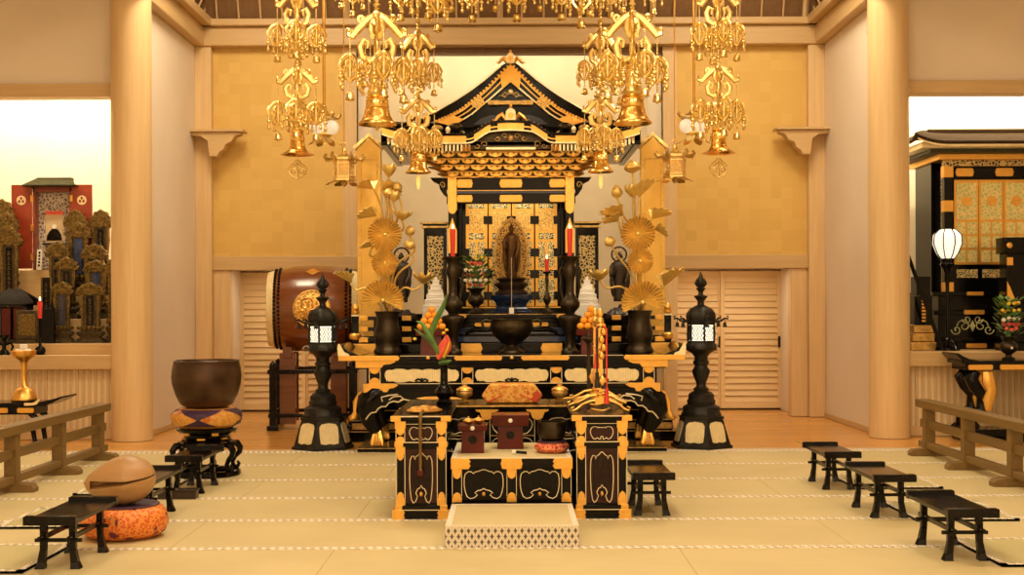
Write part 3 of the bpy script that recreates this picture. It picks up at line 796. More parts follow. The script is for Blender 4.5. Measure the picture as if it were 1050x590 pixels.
# ------------------------------------------------------------------ great bell bowl
bx, by = -2.372, 9.93
t = thing('bell_stand', 'dark round lacquered stand with curled legs under the great bell bowl', 'stand', (bx, by, 0))
MB().lathe([(.255, 0), (.262, .012), (.258, .038), (.235, .045), (.205, .042), (.20, .02), (.20, 0)], n=40).build('ring_base', M['lacquer'], t)
MB().lathe([(0, .225), (.215, .225), (.225, .240), (.220, .262), (.19, .272), (.17, .30), (.175, .318), (.225, .345), (.232, .366), (0, .37)], n=40, mod=lambda a, z: 1+.025*math.cos(6*a)).build('top_tier', M['lacquer'], t)
for k in range(6):
    a = PI/6 + k*PI/3
    b = MB(); R = lambda r, z: (r*math.cos(a), r*math.sin(a), z)
    b.tube([R(.19,.245), R(.245,.235), R(.268,.20), R(.262,.165), R(.225,.13), R(.205,.09), R(.215,.055), R(.245,.050), R(.258,.075), R(.245,.095)], [.022,.028,.026,.022,.018,.017,.019,.018,.014,.008], 8)
    b.build('curled_leg', M['lacquer'], t)
    MB().cbox((.215*math.cos(a+PI/6), .215*math.sin(a+PI/6), .335), (.014, .05, .026), (0,0,a+PI/6)).build('gilt_fitting', M['gold_flat'], t)
    MB().cbox((.183*math.cos(a), .183*math.sin(a), .292), (.012, .06, .012), (0,0,a)).build('gilt_fitting', M['gold_flat'], t)
t = thing('bell_cushion', 'round amber brocade cushion with dark corners under the great bell bowl', 'cushion', (bx, by, .371))
MB().lathe([(.02, 0), (.20, .0), (.258, .03), (.276, .075), (.268, .115), (.22, .15), (.10, .155), (0, .15)], n=48, mod=lambda a, z: 1+.02*math.cos(4*a+PI)).build('cushion_body', M['brocade_amber'], t)
for k in range(4):
    a0 = -PI/2 + k*PI/2
    def pf(u, v, a0=a0):
        z = lerp(.022, .150, v); r = curve_at([(0,.2),(.03,.258),(.075,.276),(.115,.268),(.15,.22),(.2,.2)], z)
        wv = abs(z-.075)/.075
        a = a0 + (u-.5)*(.06 + 1.5*wv**1.1) 
        r *= 1+.02*math.cos(4*a+PI)
        return ((r+.003)*math.cos(a), (r+.003)*math.sin(a), z)
    MB().grid(pf, 14, 14).build('purple_patch', M['purple'], t)
o = MB().lathe([(0, 0), (.16, .0), (.205, .03), (.238, .10), (.262, .18), (.268, .24), (.262, .30), (.250, .352), (.254, .362), (.246, .366), (.240, .352), (.252, .28), (.255, .2), (.22, .08), (.15, .02), (0, .015)], n=56).build('great_bell_bowl', M['bronze_brown'], ang=60)
tag(o, 'large reddish brown bronze bell bowl on an amber cushion left of the altar', 'bell bowl').location = (bx, by, .529)

# ------------------------------------------------------------------ drum on its rack
dx, dy, dz = PXx(318.5, 13.7), 13.95, PZ(316, 13.7)
t = thing('great_drum', 'big reddish brown barrel drum with gold crest lying on a dark rack', 'drum', (dx, dy, dz), rz=.10)
AX = Matrix.Rotation(PI/2, 4, 'Y')
b = MB(); b.M = AX
b.lathe([(.385, -.48), (.43, -.36), (.462, -.2), (.475, 0), (.462, .2), (.43, .36), (.385, .48)], n=56)
b.build('barrel', M['red_wood'], t, ang=60)
for s in (-1, 1):
    b = MB(); b.M = AX
    b.lathe([(.375, s*.485), (.398, s*.487), (.408, s*.46), (.418, s*.42), (.412, s*.415), (.40, s*.45), (.30, s*.475)], n=56).lathe([(0, s*.494), (.39, s*.489)], n=56)
    b.build('skin', M['ivory_panel'], t)
    b = MB()
    for row in (0, 1):
        for k in range(64):
            a = 2*PI*(k+row*.5)/64; r = .424+.012*row; x = s*(.402-.045*row)
            b.sphere((x, r*math.cos(a), r*math.sin(a)), (.016, .016, .016), 6, 4)
    b.build('stud_rows', M['lacquer_soft'], t)
# gold crest facing the hall, small gilt fittings above and below
def on_barrel(x, z, off=.004):
    r = .475 - .36*(abs(x)**2)*1.05
    return (x, -math.sqrt(max(0, r*r-z*z))-off, z)
b = MB()
def disc(u, v): a = 2*PI*u; r = .190*v; return on_barrel(r*math.cos(a), r*math.sin(a), .008)
b.grid(disc, 40, 8, 0)
b.tube([on_barrel(.192*math.cos(a), .192*math.sin(a), .008) for a in [2*PI*k/40 for k in range(40)]], .010, 6, closed=True)
cr = b.build('gold_crest', M['crest_relief'], t, ang=70)
b = MB()
for (cx_, cz_, R0, tw) in ((-.06,.05,.085,1), (.065,.06,.08,-1), (0,-.075,.085,1), (-.10,-.055,.05,-1), (.1,-.05,.055,1)):
    pts = []
    for k in range(22):
        a = tw*k*.46 + cx_*20; r = R0*(1-k/24)
        pts.append(on_barrel(cx_+r*math.cos(a), cz_+r*math.sin(a), .016))
    b.tube(pts, .0085, 5)
b.build('relief_scroll', M['gold'], cr)
for sz in (-1, 1):
    b = MB()
    pl = [(-.085,0), (-.05,.02), (-.03,.045), (0,.06), (.03,.045), (.05,.02), (.085,0), (.05,-.02), (.03,-.045), (0,-.06), (-.03,-.045), (-.05,-.02)]
    c0 = Vector(on_barrel(0, sz*.40))
    for (x_, q) in pl: pass
    vs = [on_barrel(x_, sz*.40+q*.55, .006) for x_, q in pl]; n = len(vs)
    b._add(vs + [on_barrel(0, sz*.40, .014)], [(i, (i+1) % n, n) for i in range(n)])
    b.build('diamond_fitting', M['gold'], t)
t = thing('drum_rack', 'dark wooden rack with black rails carrying the big barrel drum', 'rack', (dx, dy, 0), rz=.10)
for sx in (-1, 1):
    for sy in (-1, 1):
        x, y = sx*.27, sy*.24
        MB().box(x-.085, x+.085, y-.05, y+.05, .05, dz-.475).build('leg', M['red_wood'], t, bev=.006)
    MB().prism([(-.30, dz-.46), (.30, dz-.46), (.30, dz-.34), (.22, dz-.372), (.1, dz-.40), (-.1, dz-.40), (-.22, dz-.372), (-.30, dz-.34)], -.05, .05).build('cradle', M['red_wood'], t, bev=.005).matrix_local = Matrix.Translation((sx*.27, 0, -.066)) @ Matrix.Rotation(PI/2, 4, 'Z')
for sy in (-1, 1):
    for sx in (-1, 1):
        x, y = sx*.42, sy*.36
        MB().box(x-.035, x+.035, y-.035, y+.035, .0, .68).build('black_post', M['lacquer_soft'], t, bev=.004)
        MB().lathe([(.03, .68), (.036, .70), (.02, .72), (.0, .735)], (x, y, 0), 12).build('post_cap', M['lacquer_soft'], t)
        MB().box(x-.06, x+.06, y-.09, y+.09, 0, .05).build('rack_foot', M['lacquer_soft'], t, bev=.006)
    MB().box(-.475, .475, sy*.36-.02, sy*.36+.02, .595, .64).build('rack_rail', M['lacquer_soft'], t, bev=.004)
    MB().box(-.47, .47, sy*.36-.02, sy*.36+.02, .13, .17).build('rack_rail', M['lacquer_soft'], t, bev=.004)
for sx in (-1, 1):
    MB().box(sx*.42-.02, sx*.42+.02, -.36, .36, .16, .2).build('rack_rail', M['lacquer_soft'], t, bev=.004)

# ------------------------------------------------------------------ standing bronze lanterns
def hexa(r, ph=PI/6): return [(r*math.cos(ph+k*PI/3), r*math.sin(ph+k*PI/3)) for k in range(6)]
def standing_lantern(x, label):
    t = thing('standing_lantern', label, 'lantern', (x, 11.76, 0), rz=PI/6+.10 if x > 0 else PI/6-.12, group='tall dark bronze floor lanterns flanking the altar')
    B = M['black_iron']; ph = 0
    b = MB().vprism(hexa(.295, ph), 0, .03).vprism(hexa(.277, ph), .03, .275, .73).vprism(hexa(.215, ph), .268, .29)
    b.build('base', B, t, ang=25, bev=.003)
    for k in range(6):
        a = ph + PI/6 + k*PI/3
        q = MB().prism([(-.082,-.090), (-.04,-.100), (0,-.092), (.04,-.100), (.082,-.090), (.088,-.02), (.086,.06), (.066,.088), (0,.098), (-.066,.088), (-.086,.06), (-.088,-.02)], -.005, .012)
        tilt = math.atan2(.277*.27*math.cos(PI/6), .245)
        rr = .277*(1-.27*.5)*math.cos(PI/6)
        o = q.build('pale_panel', M['ivory_panel'], t)
        o.matrix_local = Matrix.Rotation(a+PI/2, 4, 'Z') @ Matrix.Translation((0, -rr, .152)) @ Matrix.Rotation(-tilt, 4, 'X')
    MB().lathe([(.185, .288), (.186, .31), (.172, .325), (.168, .375), (.150, .385), (.125, .398), (.132, .43), (.118, .445), (.118, .485), (.095, .505), (.066, .522), (.072, .54), (.050, .555), (.043, .575), (.048, .60), (.064, .64), (.080, .685), (.082, .712), (.064, .735), (.058, .755), (.074, .775), (.074, .79), (.060, .805), (.062, .835), (.088, .868), (.130, .893), (.146, .905), (.146, .935), (.125, .966)], n=36, mod=lambda a, z: 1+(.025*math.cos(12*a) if (.28<z<.5 or z>.87) else 0)).build('shaft', B, t, ang=40)
    b = MB().vprism(hexa(.132, ph), .962, .985).vprism(hexa(.134, ph), 1.128, 1.15)
    for (px_, py_) in hexa(.122, ph): b.tube([(px_, py_, .97), (px_*1.05, py_*1.05, 1.05), (px_, py_, 1.14)], .010, 6)
    b.build('light_frame', B, t)
    sc = MB().vprism(hexa(.116, ph), .985, 1.128).build('glowing_screen', M['lantern_glow'], t, smooth=False)
    # lattice over the screen
    b = MB(); hx = hexa(.1185, ph)
    for k in range(6):
        p0 = Vector((*hx[k], 0)); p1 = Vector((*hx[(k+1) % 6], 0))
        for m in range(-3, 6):
            for sgn in (1, -1):
                u0, v0 = m/5.0, 0.0; u1, v1 = u0+.62, 1.0
                lo = max(0, -u0/.62) if u0 < 0 else 0; hi = min(1, (1-u0)/.62) if u1 > 1 else 1
                if hi <= lo: continue
                ua, ub = u0+.62*lo, u0+.62*hi
                if sgn < 0: ua, ub = 1-ua, 1-ub
                A = p0.lerp(p1, ua) + Vector((0,0,.988+.137*lo)); Bq = p0.lerp(p1, ub) + Vector((0,0,.988+.137*hi))
                b.tube([A, Bq], .0038, 4)
    b.build('lattice', B, sc)
    MB().lathe([(.152, 1.148), (.156, 1.158), (.128, 1.166), (.134, 1.20), (.128, 1.238), (.10, 1.276), (.06, 1.30), (.032, 1.314), (.028, 1.345), (.045, 1.368), (.066, 1.392), (.05, 1.398), (.026, 1.405), (.02, 1.43), (.034, 1.45), (.046, 1.465), (.03, 1.475)], n=36, mod=lambda a, z: 1+(.06*math.cos(6*a) if z < 1.3 else 0)).build('roof', B, t, ang=45)
    b = MB().lathe([(.018, 1.47), (.034, 1.495), (.036, 1.52), (.024, 1.56), (.010, 1.60), (0, 1.632)], n=16)
    for k in range(6):
        a = k*PI/3; b.tube([(.03*math.cos(a), .03*math.sin(a), 1.48), (.052*math.cos(a), .052*math.sin(a), 1.51), (.036*math.cos(a), .036*math.sin(a), 1.56)], [.008,.010,.002], 5)
    b.build('flame_finial', B, t)
    for k in range(6):
        a = ph + k*PI/3; R = lambda r, z: (r*math.cos(a), r*math.sin(a), z)
        arm = MB().tube([R(.15,1.158), R(.19,1.165), R(.225,1.19), R(.255,1.185), R(.258,1.205), R(.24,1.212)], [.012,.011,.010,.010,.008,.005], 6).build('curled_arm', B, t)
        MB().tube([R(.225,1.188), R(.225,1.155)], .003, 4).lathe([(.004,1.155), (.014,1.148), (.017,1.125), (.022,1.108), (0,1.108)], R(.225,0), 10).build('small_bell', B, arm)
    for s in ((-1,) if x < 0 else (1,)):
        pts = [(s*.135, -.03, .945)] + [(s*(.165+.03*math.cos(q)), -.03, .92+.03*math.sin(q)) for q in [k*.6 for k in range(10)]]
        MB().tube(pts[1:], .004, 5).build('side_ring', M['plastic'] if x < 0 else B, t)
    return t
standing_lantern(-1.735, 'tall dark bronze lantern with lit screen on the floor left of the altar')
standing_lantern(1.757, 'tall dark bronze lantern with lit screen on the floor right of the altar')
# ------------------------------------------------------------------ long altar table in front of the dais
s0 = 11.4/F
def zz(py, Y=11.4): return H - (py-CY)*Y/F
def xx(px, Y=11.4): return (px-XC)*Y/F
AXX = .009
t = thing('altar_table', 'long black and gold altar table with curled legs carrying the vases and candlesticks', 'altar table', (AXX, 11.4, 0))
D = .80
L_, G_, GF = M['lacquer'], M['gold'], M['gold_flat']
b = MB().box(-1.55, 1.55, 0, D, .826, .864).box(-1.40, 1.40, .04, D-.04, .79, .826).box(-1.36, 1.36, .05, D-.05, .757, .79).box(-1.27, 1.27, .08, D-.08, .61, .757).box(-1.33, 1.33, .04, D-.04, .575, .612).box(-1.29, 1.29, .06, D-.06, .535, .575)
b.build('table_body', L_, t, bev=.003)
for s in (-1, 1):
    MB().prism([(s*1.553, .822), (s*1.553, .867), (s*1.02, .867), (s*1.0, .845), (s*1.02, .822)], -.004, .05).build('corner_fitting', GF, t, bev=.002)
    MB().prism([(s*1.403, .757), (s*1.403, .824), (s*1.06, .824), (s*1.04, .81), (s*1.09, .79), (s*1.15, .785), (s*1.17, .757)], .034, .09).build('corner_fitting', GF, t, bev=.002)
    MB().prism([(s*1.334, .535), (s*1.334, .615), (s*1.04, .615), (s*1.02, .60), (s*1.06, .575), (s*1.10, .57), (s*1.12, .535)], .034, .09).build('corner_fitting', GF, t, bev=.002)
    MB().box(min(s*1.553, s*1.40), max(s*1.553, s*1.40), .03, D, .822, .868).build_each('side_fitting', GF, t, bev=.002)
    # upturned end of the top
    e = MB().prism([(s*1.50, .864), (s*1.36, .866), (s*1.40, .885), (s*1.47, .91), (s*1.53, .962), (s*1.548, .972), (s*1.556, .94), (s*1.552, .864)], .02, D-.02)
    e.build('upturned_end', L_, t, bev=.003)
    MB().prism([(s*1.52, .864), (s*1.45, .864), (s*1.46, .884), (s*1.50, .90), (s*1.535, .965), (s*1.552, .978), (s*1.562, .94), (s*1.556, .864)], .0, .03).build('upturned_end_fitting', M['gold_pale'], t, bev=.002)
# fittings and line of the slab front, posts of the frieze
for x in (-.30, .30):
    MB().prism([(x-.20, .822), (x-.22, .845), (x-.20, .866), (x+.20, .866), (x+.22, .845), (x+.20, .822)], -.004, .05).build('edge_fitting', GF, t, bev=.002)
MB().sphere((0, -.004, .846), (.018, .006, .014)).build('gilt_stud', GF, t)
for x in (-.75, .75): MB().sphere((x, -.004, .846), (.018, .006, .014)).build('gilt_stud', GF, t)
MB().box(-1.0, 1.0, -.002, .03, .862, .866).build_each('gold_line', M['white_cord'], t, smooth=False)
MB().box(-1.03, 1.03, .036, .06, .611, .616).build_each('gold_line', M['white_cord'], t, smooth=False)
for x in (-1.235, -.40, .40, 1.235):
    b = MB().prism(shift(tongue(.048, .758, .70), x, 0), .066, .10); b.prism(shift(tongue(.048, .612, .668), x, 0), .066, .10); b.build_each('post_fitting', GF, t, bev=.002)
    MB().box(x-.052, x-.047, .07, .10, .615, .755).box(x+.047, x+.052, .07, .10, .615, .755).build_each('gold_line', M['white_cord'], t, smooth=False)
def cloud_plate(cx, hw, name='cloud_panel'):
    pts = [(0,.78),(.10,.92),(.26,.95),(.38,.80),(.50,.97),(.70,1.0),(.80,.80),(.90,.85),(.985,.55),(1,0),(.97,-.5),(.88,-.85),(.78,-.8),(.68,-1.0),(.48,-.98),(.34,-.80),(.20,-.92),(.12,-.8),(0,-.9)]
    poly = [(cx+x*hw, .685+z*.062) for x, z in pts] + [(cx-x*hw, .685+z*.062) for x, z in pts[-2:0:-1]]
    o = MB().prism(poly, .060, .085).build(name, M['ivory_panel'], t, bev=.002)
    b = MB(); n = int(hw*2/.020)
    for k in range(1, n):
        x = cx-hw+k*.020
        if abs(x-cx) < hw*.97: b.box(x-.003, x+.003, .055, .062, .685-.05, .685+.05)
    b.build('rib', M['gold_pale'], o, smooth=False)
    q = MB().sphere((cx, .052, .645), (.018, .010, .022), 8, 5)
    q.tube([(cx-.06, .056, .638), (cx-.03, .054, .655), (cx, .054, .64), (cx+.03, .054, .655), (cx+.06, .056, .638)], .010, 5)
    q.build('carved_drop', L_, o)
cloud_plate(-.81, .335); cloud_plate(0, .33); cloud_plate(.81, .335)
# legs
for s in (-1, 1):
    for yy in (.12, D-.12):
        b = MB().tube([(s*1.12, yy, .56), (s*1.22, yy, .52), (s*1.295, yy, .45), (s*1.31, yy, .37), (s*1.28, yy, .28), (s*1.235, yy, .20), (s*1.215, yy, .13)], [.07, .115, .125, .115, .090, .070, .058], 14, flat=.9)
        lg = b.build('leg', L_, t, ang=60)
        f = MB()
        for k, (dx, r) in enumerate(((-.036, .022), (-.010, .026), (.018, .026), (.044, .020))):
            f.tube([(s*1.215+dx*.5, yy-.03, .19), (s*1.215+dx*.9, yy-.06, .125), (s*1.215+dx*1.1, yy-.075, .075), (s*1.215+dx*1.1, yy-.085, .055)], [r*.7, r*.95, r, r*.5], 8)
        f.sphere((s*1.215, yy-.0, .12), (.048, .052, .066), 10, 8)
        f.build('gilt_claw_foot', G_, lg)
        # gilt outer edge ending in a curl
        e = MB().tube([(s*1.27, yy+.0, .555), (s*1.37, yy, .52), (s*1.415, yy, .44), (s*1.415, yy, .36), (s*1.43, yy, .31), (s*1.455, yy, .30), (s*1.46, yy, .325)], [.012,.016,.017,.016,.020,.024,.010], 8, flat=1.5)
        e.build('gilt_edge', GF, lg)
    MB().box(min(s*1.03, s*1.385), max(s*1.03, s*1.385), 0, D, .0, .036).box(min(s*1.035, s*1.38), max(s*1.035, s*1.38), .005, D-.005, .036, .048).build('foot_board', L_, t, bev=.003)
    MB().box(min(s*1.03, s*1.386), max(s*1.03, s*1.386), -.003, .01, .034, .040).build_each('gold_line', M['gold_old'], t, smooth=False)
WAVE = [(0,.395),(.10,.40),(.22,.43),(.34,.45),(.44,.445),(.55,.46),(.68,.455),(.78,.465),(.90,.455),(.97,.47),(1.02,.445),(1.06,.452),(1.10,.44),(1.13,.405),(1.17,.405),(1.20,.385),(1.22,.355),(1.26,.350),(1.285,.325),(1.31,.29)]
poly = [(x, z) for x, z in WAVE] + [(1.31, .54), (-1.31, .54)] + [(-x, z) for x, z in WAVE[::-1][:-1]]
MB().prism(poly, .02, .05).build('apron', L_, t)
b = MB().tube([(-x, .012, z+.006) for x, z in WAVE[::-1]] + [(x, .012, z+.006) for x, z in WAVE[1:]], .0065, 5, up=(0,1,0))
for s in (-1, 1):
    b.tube([(s*1.10, .01, .47), (s*1.06, .01, .50), (s*1.0, .01, .505), (s*.97, .01, .48), (s*1.0, .01, .468)], .006, 5, up=(0,1,0))
    b.tube([(s*1.16, .01, .455), (s*1.17, .01, .495), (s*1.10, .01, .512), (s*1.02, .01, .52)], .006, 5, up=(0,1,0))
b.build('scroll_line', M['white_cord'], t)
for s in (-1, 1):
    MB().prism([(s*.42, .47), (s*.50, .492), (s*.64, .50), (s*.78, .497), (s*.86, .485), (s*.80, .472), (s*.62, .470)], .008, .03).build('gilt_relief', G_, t, bev=.004)

# ------------------------------------------------------------------ dais behind it
t = thing('altar_dais', 'stepped black lacquered altar dais with gilt edges under the miniature temple hall', 'dais', (AXX, 12.32, 0))
b = MB().box(-1.62, 1.62, 0, 2.2, 0, .10).box(-1.56, 1.56, .04, 2.2, .10, .20).box(-1.50, 1.50, .08, 2.2, .2, .30).box(-1.42, 1.42, .14, 2.2, .3, .70).box(-1.5, 1.5, .08, 2.2, .70, .78).box(-1.56, 1.56, .03, 2.2, .78, .86).box(-1.60, 1.60, .0, 2.2, .86, .945)
b.build('lower_tier', L_, t, bev=.004)
for z, x, y in ((.10, 1.622, -.002), (.205, 1.562, .038), (.30, 1.502, .078)):
    MB().box(-x, x, y, y+.02, z-.008, z).build_each('gold_line', M['gold_old'], t, smooth=False)
MB().box(-1.55, 1.55, .034, .05, .115, .175).build('gilt_band', M['gold_old'], t, smooth=False)
for s in (-1, 1):
    for x0, x1 in ((1.32, 1.604), (.30, .49)):
        MB().prism([(s*x0, .858), (s*(x0-.02), .90), (s*x0, .948), (s*x1, .948), (s*(x1+.0), .90), (s*x1, .858)], -.006, .05).build('edge_fitting', GF, t, bev=.002)
# upper tier carrying the hall
b = MB().box(-.76, .76, .36, .95, .945, 1.02).box(-.68, .68, .46, .95, 1.02, 1.14).box(-.70, .70, .44, .95, 1.10, 1.15).box(-.74, .74, .40, .95, 1.15, 1.185).box(-.79, .79, .36, .95, 1.185, 1.232).box(-1.0, 1.0, .95, 2.2, .945, 1.232)
b.build('upper_tier', L_, t, bev=.003)
MB().box(-.64, .64, .452, .48, 1.03, 1.095).build('indigo_panel', M['blue_black'], t, smooth=False)
MB().box(-.72, .72, .354, .38, .955, 1.005).build('indigo_panel', M['blue_black'], t, smooth=False)
MB().box(-.79, .79, .355, .37, 1.225, 1.2318).build_each('gold_line', M['gold_old'], t, smooth=False)
for s in (-1, 1):
    for x0, x1, z0, z1, y in ((.46, .57, 1.188, 1.232, .352), (.20, .36, 1.105, 1.146, .434), (.70, .792, 1.188, 1.2315, .352)):
        MB().prism([(s*x0, z0), (s*(x0-.015), (z0+z1)/2), (s*x0, z1), (s*x1, z1), (s*(x1+.015), (z0+z1)/2), (s*x1, z0)], y, y+.03).build('edge_fitting', GF, t, bev=.002)
    MB().tube([(s*.44, .40, .99), (s*.455, .38, 1.02), (s*.44, .37, 1.055), (s*.36, .37, 1.075), (s*.25, .37, 1.07), (s*.16, .37, 1.08), (s*.1, .37, 1.07)], [.014,.018,.022,.024,.020,.022,.014], 8).build('carved_leg', L_, t)
# railing with gilt joints round the dais edge
for s in (-1, 1):
    k = MB().box(s*1.52-.032, s*1.52+.032, .05, .114, .945, 1.235).build('corner_post', L_, t, bev=.004)
    MB().lathe([(.030, 1.235), (.040, 1.245), (.040, 1.262), (.028, 1.268), (.036, 1.29), (.030, 1.312), (.012, 1.328), (0, 1.345)], (s*1.52, .082, 0), 14).build('gilt_finial', GF, k)
    MB().box(s*1.52-.036, s*1.52+.036, .046, .118, 1.215, 1.232).build('gilt_collar', M['gold_pale'], k, smooth=False)
    MB().lathe([(.04, .985), (.058, 1.0), (.06, 1.03), (.045, 1.05)], (s*1.52, .082, 0), 14).build('gilt_collar', GF, k)
    for z, x1 in ((1.195, .96), (1.09, 1.0), (.985, 1.0)):
        r = MB().box(min(s*x1, s*1.50), max(s*x1, s*1.50), .06, .10, z-.018, z+.018).build('railing_bar', L_, t, bev=.004)
        for x in (1.44, 1.2, 1.02):
            MB().box(s*x-.045, s*x+.045, .054, .106, z-.024, z+.024).build('gilt_sleeve', GF, r, bev=.003)
    for x in (1.32, 1.1):
        MB().box(s*x-.022, s*x+.022, .062, .098, .945, 1.2).build('short_post', L_, t, bev=.003)
    for z in (1.195, 1.09, .985):
        MB().box(s*1.52-.018, s*1.52+.018, .10, .69, z-.018, z+.018).build('railing_bar', L_, t, bev=.004)

# ------------------------------------------------------------------ miniature temple hall
t = thing('miniature_hall', 'black and gold miniature temple hall with curved gable roof in the altar centre', 'altar hall', (AXX, 13.1, 1.232))
z0 = 1.232
def lz(v): return v - z0
hx = .602
MB().box(-.665, .665, -.055, 1.0, 0.0005, .035).box(-.655, .655, -.05, 1.0, .035, .07).build('plinth', L_, t, bev=.003)
MB().box(-.655, .655, -.054, -.04, .058, .07).build_each('gold_line', M['gold_flat'], t, smooth=False)
for s in (-1, 1):
    for yy in (0, .95):
        k = MB().box(s*hx-.042, s*hx+.042, yy-.042, yy+.042, .06, 1.41).build('pillar', L_, t, bev=.006)
        if yy == 0:
            MB().prism(shift([(-.047, 0), (.047, 0), (.047, -.33), (.03, -.37), (0, -.385), (-.03, -.37), (-.047, -.33)], s*hx, 1.405), -.048, .04).build('gilt_sleeve', G_, k, bev=.003)
            MB().prism(shift([(-.046, .62), (.046, .62), (.046, .86), (.02, .93), (0, .99), (-.02, .93), (-.046, .86)], s*hx, 0), -.047, .04).build('gilt_sleeve', G_, k, bev=.003)
            MB().box(s*hx-.048, s*hx+.048, -.049, .05, .06, .20).build('gilt_sleeve', G_, k, bev=.003)
# beams with gilt plaques
for (za, zb) in ((1.275, 1.40), (1.13, 1.235)):
    MB().box(-.66, .66, -.03, .05, za, zb).build('beam', L_, t, bev=.004)
    zc = (za+zb)/2
    for x, w in ((-.475, .085), (0, .12), (.475, .085)):
        MB().prism(shift(plaque(w, (zb-za)*.36, .3), x, zc), -.038, -.01).build('gilt_plaque', GF, t, bev=.003)
MB().box(-.55, .55, -.02, .03, 1.235, 1.275).build('dark_panel', M['blue_black'], t, smooth=False)
MB().box(-.68, .68, -.045, .05, 1.397, 1.41).box(-.56, .56, -.033, 0, 1.262, 1.268).build_each('gold_line', GF, t, smooth=False)
for s in (-1, 1):
    MB().prism([(s*.66, 1.40), (s*.83, 1.40), (s*.80, 1.36), (s*.74, 1.33), (s*.73, 1.28), (s*.69, 1.22), (s*.66, 1.20)], -.02, .02).build('corner_carving', L_, t)
    MB().tube([(s*(.70+.03*math.cos(a)*(1-a/9)), -.024, 1.32+.04*math.sin(a)*(1-a/9)) for a in [q*.7 for q in range(11)]], .006, 5).build('carving_line', M['gold_old'], t)
    MB().box(min(s*.52, s*.60), max(s*.52, s*.60), .30, .36, .07, 1.3).build('door_post', L_, t, bev=.003)
MB().box(-.62, .62, .42, .46, .06, 1.42).build('back_panel', L_, t, smooth=False)
# four folding door leaves with gilt relief
DX = [-.485, -.243, .003, .248, .493]
for k in range(4):
    x0, x1 = DX[k]+.006, DX[k+1]-.006
    zb, ztp = .075, 1.215
    o = MB().box(x0, x1, .33, .362, zb, ztp).build('door_leaf', GF, t, bev=.003)
    H_ = ztp - zb
    pan = [(.965, .905, 'g'), (.885, .70, 'a'), (.68, .62, 'g'), (.60, .36, 'p'), (.34, .28, 'g'), (.26, .03, 'p')]
    w = x1-x0
    for (a, c, kd) in pan:
        za, zb2 = zb+H_*c, zb+H_*a
        if kd == 'a': MB().box(x0+.030, x1-.030, .322, .334, za, zb2).build('relief_panel', M['fret_gold'], o, smooth=False)
        elif kd == 'g': MB().box(x0+.035, x1-.035, .324, .334, za, zb2).build('openwork_panel', M['fret_green'], o, smooth=False)
        else:
            xm = (x0+x1)/2
            MB().box(x0+.030, xm-.012, .322, .334, za, zb2).build('openwork_panel', M['fret_green'], o, smooth=False)
            MB().box(xm+.012, x1-.030, .322, .334, za, zb2).build('openwork_panel', M['fret_green'], o, smooth=False)
    for zf in (.80, .50, .30, .10):
        for xf in ((x0, x0+.034), (x1-.034, x1)):
            MB().box(xf[0]-.006, xf[1]+.006, .316, .334, zb+H_*zf-.045, zb+H_*zf+.04).build('black_hinge', L_, o, smooth=False)
    for zf in (.935, .65, .31):
        for xf in (x0+.06, x1-.06):
            MB().box(xf-.018, xf+.018, .320, .334, zb+H_*zf-.030, zb+H_*zf-.022).box(xf-.018, xf+.018, .320, .334, zb+H_*zf+.022, zb+H_*zf+.030).build_each('black_clip', L_, o, smooth=False)
# bracket tiers
def bracket_row(k, n, hw, y, z, h):
    """one tier: rail, arms with scalloped undersides, bearing blocks"""
    b = MB().box(-hw-.05, hw+.05, y-.012, y+.05, z+h*.72, z+h)
    for i in range(n):
        x = -hw + 2*hw*i/(n-1)
        w = min(.075, hw*.85/(n-1)*1.0)
        b.prism([(x-w, z+h*.52), (x-w, z+h*.38), (x-w*.8, z+h*.2), (x-w*.45, z+h*.06), (x-w*.2, z), (x+w*.2, z), (x+w*.45, z+h*.06), (x+w*.8, z+h*.2), (x+w, z+h*.38), (x+w, z+h*.52)], y-.02, y+.03)
        for q in (-.8, 0, .8): b.cbox((x+q*w, y+.0, z+h*.62), (w*.45, .06, h*.22))
        b.prism([(x-.018, z-.005), (x+.018, z-.005), (x+.022, z+h*.5), (x-.022, z+h*.5)], y-.065, y)
    return b
zs, ys = 1.405, -.05
for k, (hw, n) in enumerate(((.60, 9), (.66, 9), (.72, 11), (.78, 11))):
    bracket_row(k, n, hw, ys-.10*k, zs+.056*k, .058).build('bracket_tier', G_ if k % 2 else M['gold_flat'], t, smooth=False)
    MB().box(-hw, hw, ys-.10*k+.03, ys-.10*k+.09, zs+.056*k, zs+.056*k+.056).build('bracket_ground', M['bracket_dark'], t, smooth=False)
    for s in (-1, 1):   # corner arms reaching out diagonally
        b = MB().tube([(s*hw*.97, ys-.10*k+.05, zs+.056*k+.02), (s*(hw+.09), ys-.10*k-.04, zs+.056*k+.035), (s*(hw+.15+.03*k), ys-.10*k-.10, zs+.056*k+.065)], [.022, .020, .012], 6)
        b.tube([(s*hw*.97, ys-.10*k+.18, zs+.056*k+.02), (s*(hw+.10), ys-.10*k+.18, zs+.056*k+.03), (s*(hw+.16+.03*k), ys-.10*k+.18, zs+.056*k+.05)], [.02, .018, .012], 6)
        b.build('corner_arm', G_, t)
    for s in (-1, 1):   # side rows
        b = MB().box(s*hw-.03, s*hw+.03, ys-.10*k+.05, .95, zs+.056*k+.03, zs+.056*k+.056)
        for i in range(5): b.cbox((s*hw, .15+.17*i, zs+.056*k+.02), (.05, .08, .04))
        b.build('side_bracket', G_, t, smooth=False)
MB().box(-.58, .58, .04, 1.0, 1.41, 1.68).build('core_block', L_, t, smooth=False)

